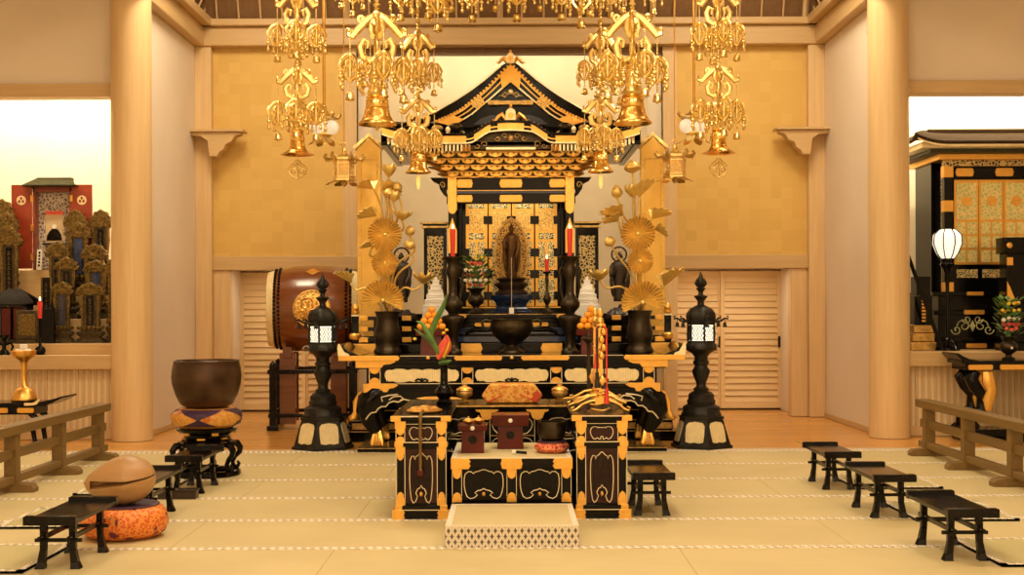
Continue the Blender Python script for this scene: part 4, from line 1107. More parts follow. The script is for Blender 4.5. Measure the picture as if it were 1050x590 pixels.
# eave: height along the front, raised to an arch in the middle
def arch(x):
    ax = abs(x)
    if ax < .18: a = .128 - .012*(ax/.18)**2
    elif ax < .42: u = (ax-.18)/.24; a = .116*(1-(3*u*u-2*u**3))
    else: a = 0
    return a + .10*max(0, (ax-.75)/.55)**2
EV, YE = 1.685, -.56
def strip(x0, x1, dz0, dz1, y0, y1, n=24):
    xs = [lerp(x0, x1, k/n) for k in range(n+1)]
    b = MB(); poly = [(x, EV+arch(x)+dz0) for x in xs] + [(x, EV+arch(x)+dz1) for x in xs[::-1]]
    # quads keep a curved band clean
    for a, c in zip(xs, xs[1:]):
        b.prism([(a, EV+arch(a)+dz0), (c, EV+arch(c)+dz0), (c, EV+arch(c)+dz1), (a, EV+arch(a)+dz1)], y0, y1)
    return b
strip(-1.27, 1.27, .0, .075, YE, YE+.05, 60).build('eave_board', L_, t, smooth=False)
for x0, x1 in ((-1.27, -.44), (.44, 1.27), (-.13, .13), (-.36, -.20), (.20, .36)):
    strip(x0, x1, .004, .074, YE-.006, YE+.02, 20).build('gilt_eave_band', M['gold_flat'], t, smooth=False)
strip(-1.27, 1.27, -.008, .006, YE-.012, YE+.03, 60).build('pale_eave_line', M['gold_pale'], t, smooth=False)
for x0, x1 in ((-.45, -.36), (-.20, -.13), (.13, .20), (.36, .45)):
    strip(x0, x1, .03, .044, YE-.008, YE+.02, 6).build_each('gilt_line', M['gold_flat'], t, smooth=False)
b = MB(); x = -1.25
while x < 1.26: b.sphere((x, YE-.004, EV+arch(x)+.084), (.016, .012, .017), 6, 4); x += .036
b.build('bead_row', G_, t)
# rafters under the eave
for sg in (-1, 1):
    b = MB(); b2 = MB(); x = .41
    while x < 1.23:
        z_ = EV+arch(x)
        b.box(sg*x-.009, sg*x+.009, YE+.03, .3, z_-.075, z_-.012)
        b2.box(sg*x-.010, sg*x+.010, YE+.022, YE+.034, z_-.075, z_-.012)
        x += .038
    b.build('rafter_row', M['lacquer'], t, smooth=False); b2.build('rafter_tip_row', M['gold_pale'], t, smooth=False)
MB().box(-1.21, 1.21, YE+.08, 1.25, EV-.012, EV+.02).build('soffit', L_, t, smooth=False)
for s in (-1, 1):
    MB().box(min(s*1.22, s*1.28), max(s*1.22, s*1.28), YE+.02, 1.3, EV-.02, EV+.12).build('side_eave_board', L_, t, smooth=False)
    MB().box(min(s*1.2, s*1.286), max(s*1.2, s*1.286), YE+.02, 1.3, EV+.02, EV+.07).build('gilt_side_eave', M['gold_old'], t, smooth=False)
# carving inside the arch
xs = [lerp(-.40, .40, k/24) for k in range(25)]
b = MB()
for a, c in zip(xs, xs[1:]): b.prism([(a, EV-.05), (c, EV-.05), (c, EV+arch(c)+.002), (a, EV+arch(a)+.002)], YE+.08, YE+.10)
b.build('arch_panel', M['bronze'], t, smooth=False)
b = MB()
for s in (-1, 1):
    for cx_, cz_, R0, tw in ((.06, .075, .032, 1), (.13, .055, .03, -1), (.26, -.005, .035, 1), (.33, -.02, .03, -1)):
        b.tube([(s*(cx_+R0*math.cos(tw*a)*(1-a/8)), YE+.072, EV+cz_+R0*math.sin(tw*a)*(1-a/8)) for a in [q*.6 for q in range(11)]], .006, 5)
b.sphere((0, YE+.07, EV+.06), (.03, .012, .035), 8, 5)
b.build('arch_scroll', M['gold_old'], t)
MB().box(-.25, .25, YE+.06, YE+.12, EV-.062, EV-.03).build('pale_rail', M['gold_pale'], t, bev=.006)
for s in (-1, 1):
    for cx_ in (.42, .46): MB().sphere((s*cx_, YE+.03, EV-.05), (.022, .03, .04), 8, 6).build('eave_drop', G_, t)
    MB().lathe([(.018, 0), (.024, .012), (.016, .03), (.026, .05), (.022, .075), (.010, .088), (0, .10)], (s*.62, YE+.03, EV+.078), 12).build('gilt_finial', M['gold_pale'], t)
# front skirt roof with the arch swelling into it
def skirt(u, v):
    x = lerp(-1.28, 1.28, u)
    y = lerp(YE-.02, -.10, v)
    z = EV + .095 + arch(x)*(1-.75*v) + .17*v**1.3
    return (x, y, z)
MB().grid(skirt, 64, 8, .025).build('skirt_roof', M['lacquer'], t, ang=60)
for s in (-1, 1):
    MB().tube([(s*1.28, YE-.02, EV+.10+arch(1.28)), (s*1.1, -.35, EV+.20), (s*.95, -.12, EV+.32)], [.022, .02, .016], 6).build('hip_ridge', M['lacquer_soft'], t)
    b = MB().tube([(s*.46, YE+.0, EV+.105), (s*.52, -.35, EV+.16), (s*.56, -.2, EV+.21)], .008, 5); b.build('pale_roof_line', M['gold_pale'], t)
    MB().sphere((s*.54, YE+.10, EV+.17), (.075, .05, .045), 10, 6).build('carved_cloud', M['bronze'], t)
    MB().sphere((s*.73, YE+.12, EV+.16), (.06, .05, .04), 10, 6).build('carved_cloud', M['gold_old'], t)
# main roof: concave slopes either side of a ridge running back
TOP = [(0, 3.775), (.06, 3.752), (.12, 3.708), (.256, 3.592), (.408, 3.480), (.539, 3.395), (.772, 3.262), (1.0, 3.150), (1.15, 3.085), (1.29, 3.045)]
def top_z(x): return lz(curve_at(TOP, abs(x)))
yg = -.26        # gable plane
for s in (-1, 1):
    def slope(u, v, s=s):
        x = s*1.29*u; fl = -.02*(1-u)
        return (x, lerp(yg+fl, 1.3, v) if s > 0 else lerp(1.3, yg+fl, v), top_z(x))
    MB().grid(slope, 40, 4, .05).build('roof_slope', M['lacquer'], t, ang=50)
    def edge_line(off, x0, x1, n=22): return [(s*lerp(x0, x1, k/n), yg-.03, top_z(lerp(x0, x1, k/n))+off) for k in range(n+1)]
    MB().tube(edge_line(-.005, .10, .80), .008, 5).build('pale_roof_edge', M['gold_pale'], t)
# barge boards
BL = [(0, 3.735), (.124, 3.61), (.242, 3.483), (.36, 3.385), (.487, 3.281), (.624, 3.208), (.745, 3.158)]      # bead line
LL = [(0, 3.560), (.095, 3.478), (.257, 3.342), (.39, 3.232), (.51, 3.160), (.60, 3.12)]                       # lower edge
def bl(x): return lz(curve_at(BL, x))
def ll(x): return lz(curve_at(LL, x))
for s in (-1, 1):
    n = 26
    xs = [lerp(0, .60, k/n) for k in range(n+1)]
    b = MB()
    for a, c in zip(xs, xs[1:]): b.prism([(s*a, ll(a)), (s*c, ll(c)), (s*c*1.24, bl(c*1.24)), (s*a*1.24, bl(a*1.24))], yg-.05, yg+.02)
    b.build('barge_board', L_, t, smooth=False)
    xs = [lerp(0, 1.27, k/30) for k in range(31)]
    b = MB()
    lo = lambda x: min(bl(x), top_z(x)-.02) if x < .745 else top_z(x)-.075
    for a, c in zip(xs, xs[1:]): b.prism([(s*a, lo(a)), (s*c, lo(c)), (s*c, top_z(c)-.004), (s*a, top_z(a)-.004)], yg-.035, yg+.03)
    b.build('verge_board', L_, t, smooth=False)
    def band(f0, f1, a0, a1, name, mat_, dy=.06):
        b = MB(); m = 14
        q = [lerp(a0, a1, k/m) for k in range(m+1)]
        def pt(a, f): 
            x = lerp(a, a*1.24, f); return (s*x, lerp(ll(a), bl(a*1.24), f))
        for a, c in zip(q, q[1:]): b.prism([pt(a, f0), pt(c, f0), pt(c, f1), pt(a, f1)], yg-dy, yg-.02)
        b.build(name, mat_, t, smooth=False)
    band(.0, .14, 0, .60, 'gilt_lower_line', M['gold_pale'])
    band(.46, .58, 0, .60, 'gilt_middle_line', M['gold_flat'])
    band(.86, 1.0, 0, .60, 'gilt_upper_line', M['gold_flat'])
    band(.0, 1.0, 0, .085, 'gilt_apex_plate', M['gold_flat'], .066)
    band(.0, .94, .25, .33, 'gilt_board_plate', M['fret_gold'], .066)
    band(.0, .94, .47, .60, 'gilt_end_plate', M['gold_flat'], .066)
    b = MB()
    for k in range(26):
        x = .745*k/25; b.sphere((s*x, yg-.05, bl(x)+.012), (.018, .014, .017), 6, 4)
    b.build('bead_row', G_, t)
# pediment
poly = [(-.60, ll(.60)-.02)] + [(-x, ll(x)+.005) for x in (.5, .39, .257, .095)] + [(0, ll(0)+.005)] + [(x, ll(x)+.005) for x in (.095, .257, .39, .5)] + [(.60, ll(.60)-.02)]
poly = [(-.75, lz(3.0))] + poly + [(.75, lz(3.0))]
MB().prism(poly, yg+.0, yg+.05).build('pediment', L_, t, smooth=False)
MB().prism([(-.38, lz(3.14)), (.38, lz(3.14)), (.30, lz(3.20)), (.2, lz(3.235)), (-.2, lz(3.235)), (-.30, lz(3.20))], yg-.01, yg+.01).build('indigo_panel', M['blue_black'], t)
MB().box(-.20, .20, yg-.06, yg-.005, lz(3.335), lz(3.372)).prism(shift(plaque(.06, .022), -.17, lz(3.353)), yg-.07, yg-.01).prism(shift(plaque(.06, .022), .17, lz(3.353)), yg-.07, yg-.01).build('tie_beam', M['gold_old'], t)
b = MB().sphere((0, yg-.02, lz(3.47)), (.03, .015, .03), 8, 6)
for s in (-1, 1):
    b.tube([(s*.02, yg-.02, lz(3.44)), (s*.06, yg-.02, lz(3.46)), (s*.085, yg-.02, lz(3.435)), (s*.06, yg-.02, lz(3.415)), (s*.045, yg-.02, lz(3.43))], .011, 6)
    b.tube([(s*.07, yg-.02, lz(3.43)), (s*.12, yg-.02, lz(3.425))], [.01, .004], 6)
b.build('gable_pendant', M['gold_pale'], t)
# ridge end ornaments
def ridge_box(z, y, k, name):
    b = MB().prism([(-.055*k, z), (.055*k, z), (.048*k, z+.10*k), (.03*k, z+.125*k), (0, z+.14*k), (-.03*k, z+.125*k), (-.048*k, z+.10*k)], y-.04, y+.06)
    o = b.build(name, M['gold_pale'], t, bev=.003)
    MB().lathe([(.03*k, 0), (.03*k, .01)], n=16).build('round_crest', G_, o).matrix_local = Matrix.Translation((0, y-.04, z+.06*k)) @ Matrix.Rotation(PI/2, 4, 'X')
    q = MB()
    for s in (-1, 1):
        q.tube([(s*.05*k, y, z+.03*k), (s*.09*k, y, z+.075*k), (s*.12*k, y, z+.05*k), (s*.155*k, y, z+.01*k), (s*.185*k, y, z+.025*k)], [.028*k, .03*k, .024*k, .016*k, .006*k], 7)
    q.sphere((0, y, z+.155*k), (.018*k, .018*k, .03*k), 8, 6)
    q.build('ornament_wing', G_, o)
ridge_box(lz(3.745), yg-.04, .78, 'ridge_ornament')
ridge_box(EV+.225, YE+.14, 1.0, 'arch_ornament')
MB().box(-.05, .05, yg, 1.3, lz(3.75), lz(3.80)).build('roof_ridge', M['lacquer'], t, bev=.004)

# side screens beside the hall
for s in (-1, 1):
    t2 = thing('openwork_screen', 'black framed gilt openwork screen standing %s of the miniature hall' % ('left' if s < 0 else 'right'), 'screen', (AXX + s*.80, 13.45, 1.233), group='openwork screens flanking the miniature hall')
    MB().box(-.12, -.085, -.03, .03, 0, .90).box(.085, .12, -.03, .03, 0, .90).box(-.085, .085, -.03, .03, .0, .10).box(-.085, .085, -.03, .03, .82, .90).build('frame', L_, t2, bev=.003)
    MB().box(-.085, .085, -.01, .01, .10, .82).build('openwork_panel', M['fret_black'], t2, smooth=False)
    MB().box(-.14, .14, -.05, .05, .90, .925).box(-.16, .155, -.06, .06, .945, .965).build('head_moulding', M['gold_old'], t2, bev=.003)
    MB().box(-.13, .13, -.04, .04, .925, .945).build('cornice', L_, t2, smooth=False)
# ------------------------------------------------------------------ gilded boards with pointed tops behind the lotus vases
for s in (-1, 1):
    t2 = thing('gilded_board', 'tall gilded board with pointed top standing behind the %s golden lotus' % ('left' if s < 0 else 'right'), 'board', (AXX + s*1.462, 13.15, .946), group='tall gilded boards behind the lotus vases')
    MB().prism([(-.125, 0), (.125, 0), (.125, 1.98), (0, 2.10), (-.125, 1.98)], -.03, .03).build('board', M['gold_wall2'], t2, bev=.004)
    MB().box(-.085, -.079, -.034, -.03, .1, 1.88).box(.079, .085, -.034, -.03, .1, 1.88).box(-.085, .085, -.034, -.03, 1.875, 1.881).box(-.085, .085, -.034, -.03, .1, .106).build_each('engraved_line', M['gold_old'], t2, smooth=False)
    MB().tube([(-.145, -.02, 1.985), (0, -.02, 2.12), (.145, -.02, 1.985)], .014, 4, flat=2.5).build('eave_moulding', M['gold_old'], t2)
    b = MB()
    for z in [k*.07+.12 for k in range(25)]: b.sphere((-.105, -.032, z), (.006, .003, .006), 6, 4).sphere((.105, -.032, z), (.006, .003, .006), 6, 4)
    b.build('stud_line', M['gold_old'], t2)
    MB().box(-.13, .13, -.07, .07, .0005, .06).build('board_foot', L_, t2, bev=.004)
BZ = M['bronze']
YT, ZT = 11.85, .8655
sT = YT/F
# ------------------------------------------------------------------ golden lotus bouquets
def leaf_disc(b, c, R, n=15, tilt=0.0, yaw=0.0, a0=0, a1=360, depth=.15, amp=.065):
    """pleated round leaf facing the hall"""
    Rm = Matrix.Translation(c) @ Matrix.Rotation(yaw, 4, 'Z') @ Matrix.Rotation(tilt, 4, 'X')
    full = a1-a0 >= 360
    def fn(u, v):
        a = math.radians(lerp(a0, a1, u)); r = R*(.06+.94*v)
        w = math.cos(n*a)
        r *= 1 + .11*v*(abs(w)-.5)
        d = -depth*R*(v**1.5) + amp*R*(abs(w)-.5)*3.0*v
        return Rm @ Vector((r*math.cos(a), d, r*math.sin(a)))
    b.grid(fn, int(n*4*(a1-a0)/360), 6, .004)
    b.sphere(Rm @ Vector((0, -.004, 0)), (R*.12, R*.06, R*.12), 10, 6)
    return b
def petals(b, c, r, h, n, openness, rot=None, w=.55):
    """ring of cupped petals rising from c"""
    Rm = Matrix.Translation(c) @ (Euler(rot).to_matrix().to_4x4() if rot else Matrix.Identity(4))
    for k in range(n):
        a = 2*PI*k/n
        Rk = Rm @ Matrix.Rotation(a, 4, 'Z')
        def fn(u, v):
            ww = w*r*math.sin(PI*min(1, (.12+.88*v)))**.7*(1-.15*v)*2.0
            rad = r*(.25 + (.75+openness*.6*v)*math.sin(min(1, v*1.25)*PI/2) - (1-openness)*.75*v**2.2)
            x = rad; y = (u-.5)*ww
            x -= (abs(u-.5)*2)**2*.18*r
            return Rk @ Vector((x, y, h*v))
        b.grid(fn, 5, 6, .003)
    return b
def bud(b, c, r, h, rot=None):
    Rm = Matrix.Translation(c) @ (Euler(rot).to_matrix().to_4x4() if rot else Matrix.Identity(4))
    o = MB().lathe([(.25*r, 0), (.75*r, h*.14), (r, h*.36), (.86*r, h*.62), (.45*r, h*.86), (0, h)], n=20, mod=lambda a, z: 1+.10*math.cos(5*a)*(z/h))
    return b.add(o, Rm, keep=False)
def stem(b, pts, r=.0105):
    # smooth the guide points a little
    P3 = [Vector(p) for p in pts]; out = []
    for i in range(len(P3)-1):
        p0 = P3[max(i-1, 0)]; p1 = P3[i]; p2 = P3[i+1]; p3 = P3[min(i+2, len(P3)-1)]
        for k in range(6):
            t_ = k/6
            out.append(.5*((2*p1)+(-p0+p2)*t_+(2*p0-5*p1+4*p2-p3)*t_*t_+(-p0+3*p1-3*p2+p3)*t_**3))
    out.append(P3[-1])
    return b.tube(out, r, 7)
GL = M['gold_leaf']; GO = M['gold_old']
def vase_and_lotus(cx, side, spec, label_v, label_l):
    x = PXx(cx, YT)+.002
    v = MB().lathe([(.105, 0), (.128, .004), (.130, .03), (.118, .05), (.108, .075), (.112, .11), (.125, .16), (.122, .21), (.105, .27), (.098, .32), (.108, .37), (.120, .395), (.116, .40), (.10, .39), (.08, .30), (0, .29)], n=36).build('bronze_vase', BZ, ang=60)
    tag(v, label_v, 'vase', 'big bronze vases of golden lotus on the altar table').location = (x, YT, ZT)
    t = thing('golden_lotus', label_l, 'golden lotus', (x, YT, ZT+.30), group='golden lotus bouquets on the altar table')
    def L(px, py, dy=0): return Vector(((px-cx)*sT, dy, (363-py)*sT - .30))
    for kind, a in spec:
        b = MB()
        if kind == 'disc':
            px, py, R, dy, tilt, yaw = a
            stem(b, [(0, .02, .0), (0, dy*.5+.05, .25), L(px, py, dy+.05), L(px, py, dy+.01)])
            leaf_disc(b, L(px, py, dy), R, tilt=tilt, yaw=yaw); nm = 'round_leaf'
        elif kind == 'fan':
            px, py, R, dy = a
            leaf_disc(b, L(px, py, dy), R, n=17, a0=-28, a1=208, tilt=.12); b.tube([(0,.02,0), (0,.0,.1), L(px, py, dy+.02)], .012, 7); nm = 'fan_leaf'
        elif kind == 'bud':
            px, py, r, h, dy, lean, via = a; r *= 1.15; h *= 1.15
            p = L(px, py, dy)
            stem(b, [(0,.02,0)] + [L(*q) for q in via] + [p]); bud(b, p, r, h, (0, lean, 0)); nm = 'lotus_bud'
        elif kind == 'flower':
            px, py, r, h, dy, lean, op, via = a; r *= 1.2; h *= 1.2
            p = L(px, py, dy)
            stem(b, [(0,.02,0)] + [L(*q) for q in via] + [p])
            petals(b, p, r, h, 7, op, (0, lean, 0)); bud(b, p, r*.55, h*.7, (0, lean, 0)); nm = 'lotus_flower'
        elif kind == 'curl':
            px, py, R, dy, rz, ry, via = a; R *= 1.15
            p = L(px, py, dy)
            stem(b, [(0,.02,0)] + [L(*q) for q in via] + [p])
            Rm = Matrix.Translation(p) @ Euler((0, ry, rz)).to_matrix().to_4x4()
            def fn(u, w_):
                a_ = lerp(-1.9, 1.9, u); r = R*(.05+.95*w_)*(1+.08*math.cos(14*a_)*w_)
                # folded leaf: the two halves bend up towards each other
                X_ = r*math.cos(a_*.8)*1.15; Y_ = r*math.sin(a_*.8)
                Z_ = .55*abs(Y_)**1.15/(R**.15) + .02*math.cos(16*a_)*w_*R*4*.25
                return Rm @ Vector((X_, Y_*.55, Z_))
            b.grid(fn, 44, 6, .004); nm = 'curled_leaf'
        b.build(nm, GL, t, ang=50)
L_SPEC = [
 ('disc', (396, 241, .155, -.10, .10, .0)), ('disc', (396, 270, .120, -.13, .05, 0)), ('fan', (394, 308, .190, -.16)),
 ('flower', (399, 181, .055, .10, -.02, .05, .55, [(398, 255, .03), (399, 215, .02)])),
 ('bud', (399, 203, .050, .085, -.05, .25, [(398, 262, .0), (402, 225, .0)])),
 ('flower', (404, 207, .050, .09, -.06, .2, .3, [(399, 250, .0), (408, 225, -.03)])),
 ('bud', (407, 197, .04, .085, -.01, .15, [(402, 240, .03), (412, 215, .0)])),
 ('flower', (413, 226, .055, .07, -.08, .1, .9, [(402, 250, .02), (414, 235, -.05)])),
 ('bud', (421, 242, .042, .085, -.05, -.05, [(405, 275, .0), (425, 258, -.03)])),
 ('bud', (420, 256, .048, .085, -.07, .12, [(406, 285, -.02), (424, 268, -.05)])),
 ('flower', (434, 291, .062, .09, -.05, .05, .9, [(412, 297, -.04), (425, 297, -.05)])),
 ('curl', (391, 194, .15, -.01, .4, .25, [(396, 240, .04), (396, 205, .02)])),
 ('curl', (384, 194, .13, -.02, PI-.4, -.1, [(394, 240, .04), (390, 210, .02)])),
 ('curl', (387, 222, .14, -.06, PI-.1, .15, [(393, 255, .0), (384, 245, -.03)])),
 ('curl', (383, 253, .09, -.08, PI+.2, .2, [(391, 270, .0), (380, 262, -.05)])),
 ('curl', (360, 290, .13, -.06, PI+.2, -.5, [(380, 297, -.04), (366, 297, -.05)])),
]
R_SPEC = [
 ('disc', (653, 241, .158, -.10, .10, .0)), ('disc', (655, 269, .118, -.13, .05, 0)), ('fan', (657, 311, .195, -.16)),
 ('bud', (649, 178, .070, .105, -.02, -.1, [(653, 260, .03), (651, 215, .02)])),
 ('flower', (649, 203, .062, .10, -.04, -.1, .5, [(652, 260, .03), (650, 228, .0)])),
 ('bud', (633, 204, .047, .11, -.02, -.1, [(650, 245, .03), (640, 222, .0)])),
 ('curl', (638, 223, .16, -.05, PI, -.05, [(649, 250, .0), (640, 235, -.03)])),
 ('curl', (668, 226, .15, -.05, .1, -.2, [(655, 255, .0), (662, 235, -.03)])),
 ('curl', (655, 204, .17, -.04, -.1, -.75, [(654, 245, .0), (655, 220, -.03)])),
 ('curl', (670, 236, .11, -.06, .0, .6, [(658, 262, .0), (664, 245, -.03)])),
 ('bud', (627, 253, .048, .085, -.05, -.45, [(648, 285, .0), (632, 262, -.04)])),
 ('flower', (614, 288, .065, .085, -.05, -.05, .8, [(640, 297, -.04), (622, 296, -.05)])),
 ('curl', (680, 295, .18, -.07, .15, -.65, [(665, 297, -.04), (673, 298, -.05)])),
 ('curl', (634, 228, .13, -.06, PI+.3, .2, [(650, 255, .0), (638, 242, -.03)])),
]
vase_and_lotus(397, -1, L_SPEC, 'big dark bronze vase holding golden lotus at the left of the altar table', 'golden lotus bouquet of pleated leaves and buds in the left bronze vase')
vase_and_lotus(655.5, 1, R_SPEC, 'big dark bronze vase holding golden lotus at the right of the altar table', 'golden lotus bouquet of pleated leaves and buds in the right bronze vase')

# ------------------------------------------------------------------ candlesticks, candles, censer
def candle(name, x, y, z, r, h, label, group=None):
    t = thing(name, label, 'candle', (x, y, z), group=group)
    MB().lathe([(r*.8, 0), (r*.85, h*.3), (r*1.05, h*.92), (r*.95, h), (0, h*.985)], n=14).build('wax', M['candle_red'], t)
    MB().tube([(0,0,h*.98), (0,0,h+.012)], .002, 4).build('wick', M['lacquer'], t)
    MB().lathe([(0, h+.004), (r*.28, h+.012), (r*.34, h+.021), (r*.18, h+.034), (0, h+.048)], n=10).build('flame', M['flame'], t)
    return t
CS = [(.0, 0), (.085, 0), (.088, .02), (.072, .035), (.05, .06), (.042, .10), (.048, .16), (.070, .22), (.098, .29), (.110, .335), (.104, .35), (.06, .362), (.042, .375), (.055, .395), (.088, .43), (.094, .465), (.080, .50), (.050, .535), (.038, .57), (.036, .64), (.045, .70), (.062, .76), (.058, .79), (.048, .82), (.058, .86), (.095, .885), (.100, .90), (.094, .905), (.05, .895), (.02, .90), (0, .90)]
for s, side in ((-1, 'left'), (1, 'right')):
    x = AXX + s*60*sT
    t = thing('altar_candlestick', 'tall dark bronze candlestick with red candle %s of the central censer' % side, 'candlestick', (x, YT, ZT), group='tall bronze candlesticks on the altar table')
    MB().lathe(CS, n=32).build('stick_body', BZ, t, ang=60)
    for q in (-1, 1):
        b = MB().tube([(q*.05, 0, .79), (q*.085, 0, .80), (q*.10, 0, .76), (q*.085, 0, .69), (q*.09, 0, .62), (q*.075, 0, .54), (q*.07, 0, .50)], [.008,.011,.012,.012,.011,.010,.008], 7)
        b.build('handle', BZ, t)
    candle('tall_candle', x, YT, ZT+.899, .026, .262, 'tall red lit candle on the %s bronze candlestick' % side, 'tall red candles on the altar table')
cx_ = AXX
t = thing('incense_burner', 'round dark bronze incense burner at the middle of the altar table', 'incense burner', (cx_, YT, ZT))
MB().lathe([(.0, 0), (.118, 0), (.122, .018), (.10, .04), (.062, .066), (.058, .085), (.10, .11), (.165, .165), (.196, .225), (.200, .27), (.185, .305), (.196, .322), (.190, .328), (.17, .315), (.16, .28), (0, .27)], n=44).build('burner_bowl', BZ, t, ang=60)
for q in (-1, 1):
    MB().tube([(q*.18, 0, .30), (q*.24, 0, .315), (q*.275, 0, .29), (q*.265, 0, .25), (q*.22, 0, .24), (q*.195, 0, .25)], [.012,.014,.015,.014,.012,.01], 8).build('handle', BZ, t)
MB().lathe([(0, .27), (.165, .272), (.165, .276), (0, .28)], n=30).build('ash', M['plastic'], t)

# ------------------------------------------------------------------ Buddha, pedestal and flame-shaped halo
YS = 12.84; sS = YS/F
zb = 1.2345
t = thing('lotus_throne', 'indigo and black block base under the standing gilded statue', 'base', (AXX, YS, zb))
MB().lathe([(0, 0), (.23, 0), (.235, .02), (.20, .04), (.17, .07), (.185, .11), (.235, .15), (.242, .185), (.20, .195), (0, .195)], n=6, ph=PI/6, sy=.62).build('block', M['blue_black'], t, bev=.004, ang=25)
MB().lathe([(0, .195), (.165, .195), (.17, .21), (.15, .225), (.125, .24), (.135, .262), (.16, .28), (.165, .30), (.14, .31), (.11, .318), (.13, .335), (.15, .35), (.12, .365), (0, .37)], n=32, sy=.8, mod=lambda a, z: 1+(.05*abs(math.cos(8*a)) if z > .24 else 0)).build('lotus_pedestal', M['statue'], t)
t = thing('standing_statue', 'dark gilded standing figure in long robes before a golden halo', 'statue', (AXX+.002, YS-.02, zb+.368))
def robed(h, arms='raised'):
    """standing robed figure, one surface: robe, arms, neck, head"""
    b = MB()
    k = h/.52
    prof = [(.052,0),(.060,.01),(.058,.06),(.055,.14),(.058,.20),(.063,.26),(.070,.32),(.076,.37),(.072,.405),(.048,.425),(.022,.435),(.020,.445)]
    b.lathe([(r*k, z*k) for r, z in prof], n=28, sx=1.08, sy=.72, mod=lambda a, z: 1+.05*math.cos(9*a)*(1 if z < .3*k else .4))
    b.sphere((0, -.004*k, .474*k), (.029*k, .031*k, .037*k), 16, 12)
    b.sphere((0, .0, .508*k), (.016*k, .016*k, .014*k), 10, 8)
    b.sphere((0, -.034*k, .470*k), (.005*k, .008*k, .009*k), 6, 5)
    for s in (-1, 1): b.sphere((s*.030*k, 0, .468*k), (.005*k, .008*k, .016*k), 6, 5)
    for s in (-1, 1):
        b.tube([(s*.060*k, 0, .395*k), (s*.088*k, -.01*k, .33*k), (s*.085*k, -.03*k, .27*k), (s*.062*k, -.065*k, .29*k if s < 0 else .22*k), (s*.055*k, -.078*k, .325*k if s < 0 else .185*k)], [.026*k,.028*k,.026*k,.018*k,.009*k], 10)
        b.tube([(s*.082*k, -.025*k, .28*k), (s*.088*k, -.03*k, .2*k), (s*.078*k, -.02*k, .10*k), (s*.07*k, -.01*k, .05*k)], [.022*k, .02*k, .016*k, .006*k], 8)
        hz = .325*k if s < 0 else .185*k
        for f in range(4): b.tube([(s*(.048+.005*f)*k, -.08*k, hz), (s*(.048+.005*f)*k, -.086*k, hz+(.016 if s < 0 else -.016)*k), (s*(.048+.005*f)*k, -.084*k, hz+(.028 if s < 0 else -.028)*k)], .0026*k, 5)
        b.tube([(s*.046*k, -.078*k, hz), (s*.040*k, -.088*k, hz+.010*k)], .003*k, 5)
    return b
robed(.53).build('figure', M['statue_gilt'], t, ang=60).scale = (.80, .95, 1.0)
b = MB()
for k in range(12):
    z = .04+.022*k; b.tube([(.050*math.cos(a)*.98, -.047*math.sin(a)-.004, z-.012*math.sin(a)) for a in [PI*q/10 for q in range(11)]], .0028, 4)
b.build('robe_fold', M['statue'], t)
t = thing('gilded_halo', 'golden boat shaped openwork halo standing behind the dark statue', 'halo', (AXX, YS+.175, zb+.30))
MB().box(-.03, .03, -.01, .01, -.298, .05).build('halo_post', GO, t, smooth=False)
HP = [(0,.0),(.10,.02),(.15,.10),(.166,.22),(.165,.34),(.15,.46),(.115,.56),(.06,.635),(0,.675)]
poly = HP + [(-x, z) for x, z in HP[-2:0:-1]]
MB().prism(poly, -.012, .012).build('halo_plate', M['fret_gold2'], t)
MB().tube([(x, -.014, z) for x, z in poly], .011, 6, closed=True, up=(0,1,0)).build('rim', M['gold_old'], t)
MB().tube([(x*.62, -.014, .06+z*.70) for x, z in poly], .007, 6, closed=True, up=(0,1,0)).build('inner_rim', M['gold_old'], t)
b = MB()
for k in range(15):
    x, z = poly[0]; 
    a = lerp(-.35, PI+.35, k/14); rx, rz = .160, .36
    px_, pz_ = rx*math.cos(a), .28+rz*max(-.7, math.sin(a))
    b.tube([(px_, -.012, pz_), (px_*1.06, -.016, pz_+.018), (px_*1.10+.004, -.012, pz_+.05)], [.012, .010, .002], 5)
b.build('flame_tip', GO, t)
# string hanging from the statue's hand with a paper tag
t = thing('prayer_string', 'thin pale string hanging down from the statue to a white paper tag', 'string', (AXX+.001, 12.475, 1.235))
MB().tube([(0, 0, .02), (0, .02, .25), (0, .16, .46), (0, .235, .56)], .0022, 4).build('string', M['white_cord'], t)
MB().box(-.024, .024, -.004, .004, .0, .058).build('paper_tag', M['petal_white'], t)

# small lit candle, footed dish and flower vase on the upper tier
yU = 12.60; sU = yU/F
x = AXX + 36.5*sU
t = thing('small_candlestick', 'small dark candlestick with short red candle right of the statue', 'candlestick', (x, yU, zb))
MB().lathe([(0, 0), (.062, 0), (.066, .012), (.045, .03), (.02, .05), (.018, .09), (.034, .12), (.042, .145), (.030, .17), (.014, .20), (.013, .30), (.022, .33), (.015, .36), (.02, .39), (.044, .405), (.046, .415), (0, .412)], n=24).build('stick_body', BZ, t, ang=60)
candle('short_candle', x, yU, zb+.413, .022, .125, 'short red lit candle right of the statue on the small candlestick')
x = AXX - 36.5*sU
v = MB().lathe([(0, 0), (.070, 0), (.074, .015), (.05, .035), (.03, .055), (.034, .075), (.07, .10), (.085, .14), (.07, .175), (.05, .20), (.07, .235), (.10, .25), (.096, .256), (.05, .24), (0, .22)], n=30).build('flower_vase', BZ, ang=60)
tag(v, 'small dark bronze flower vase left of the statue on the upper tier', 'vase').location = (x, yU, zb)
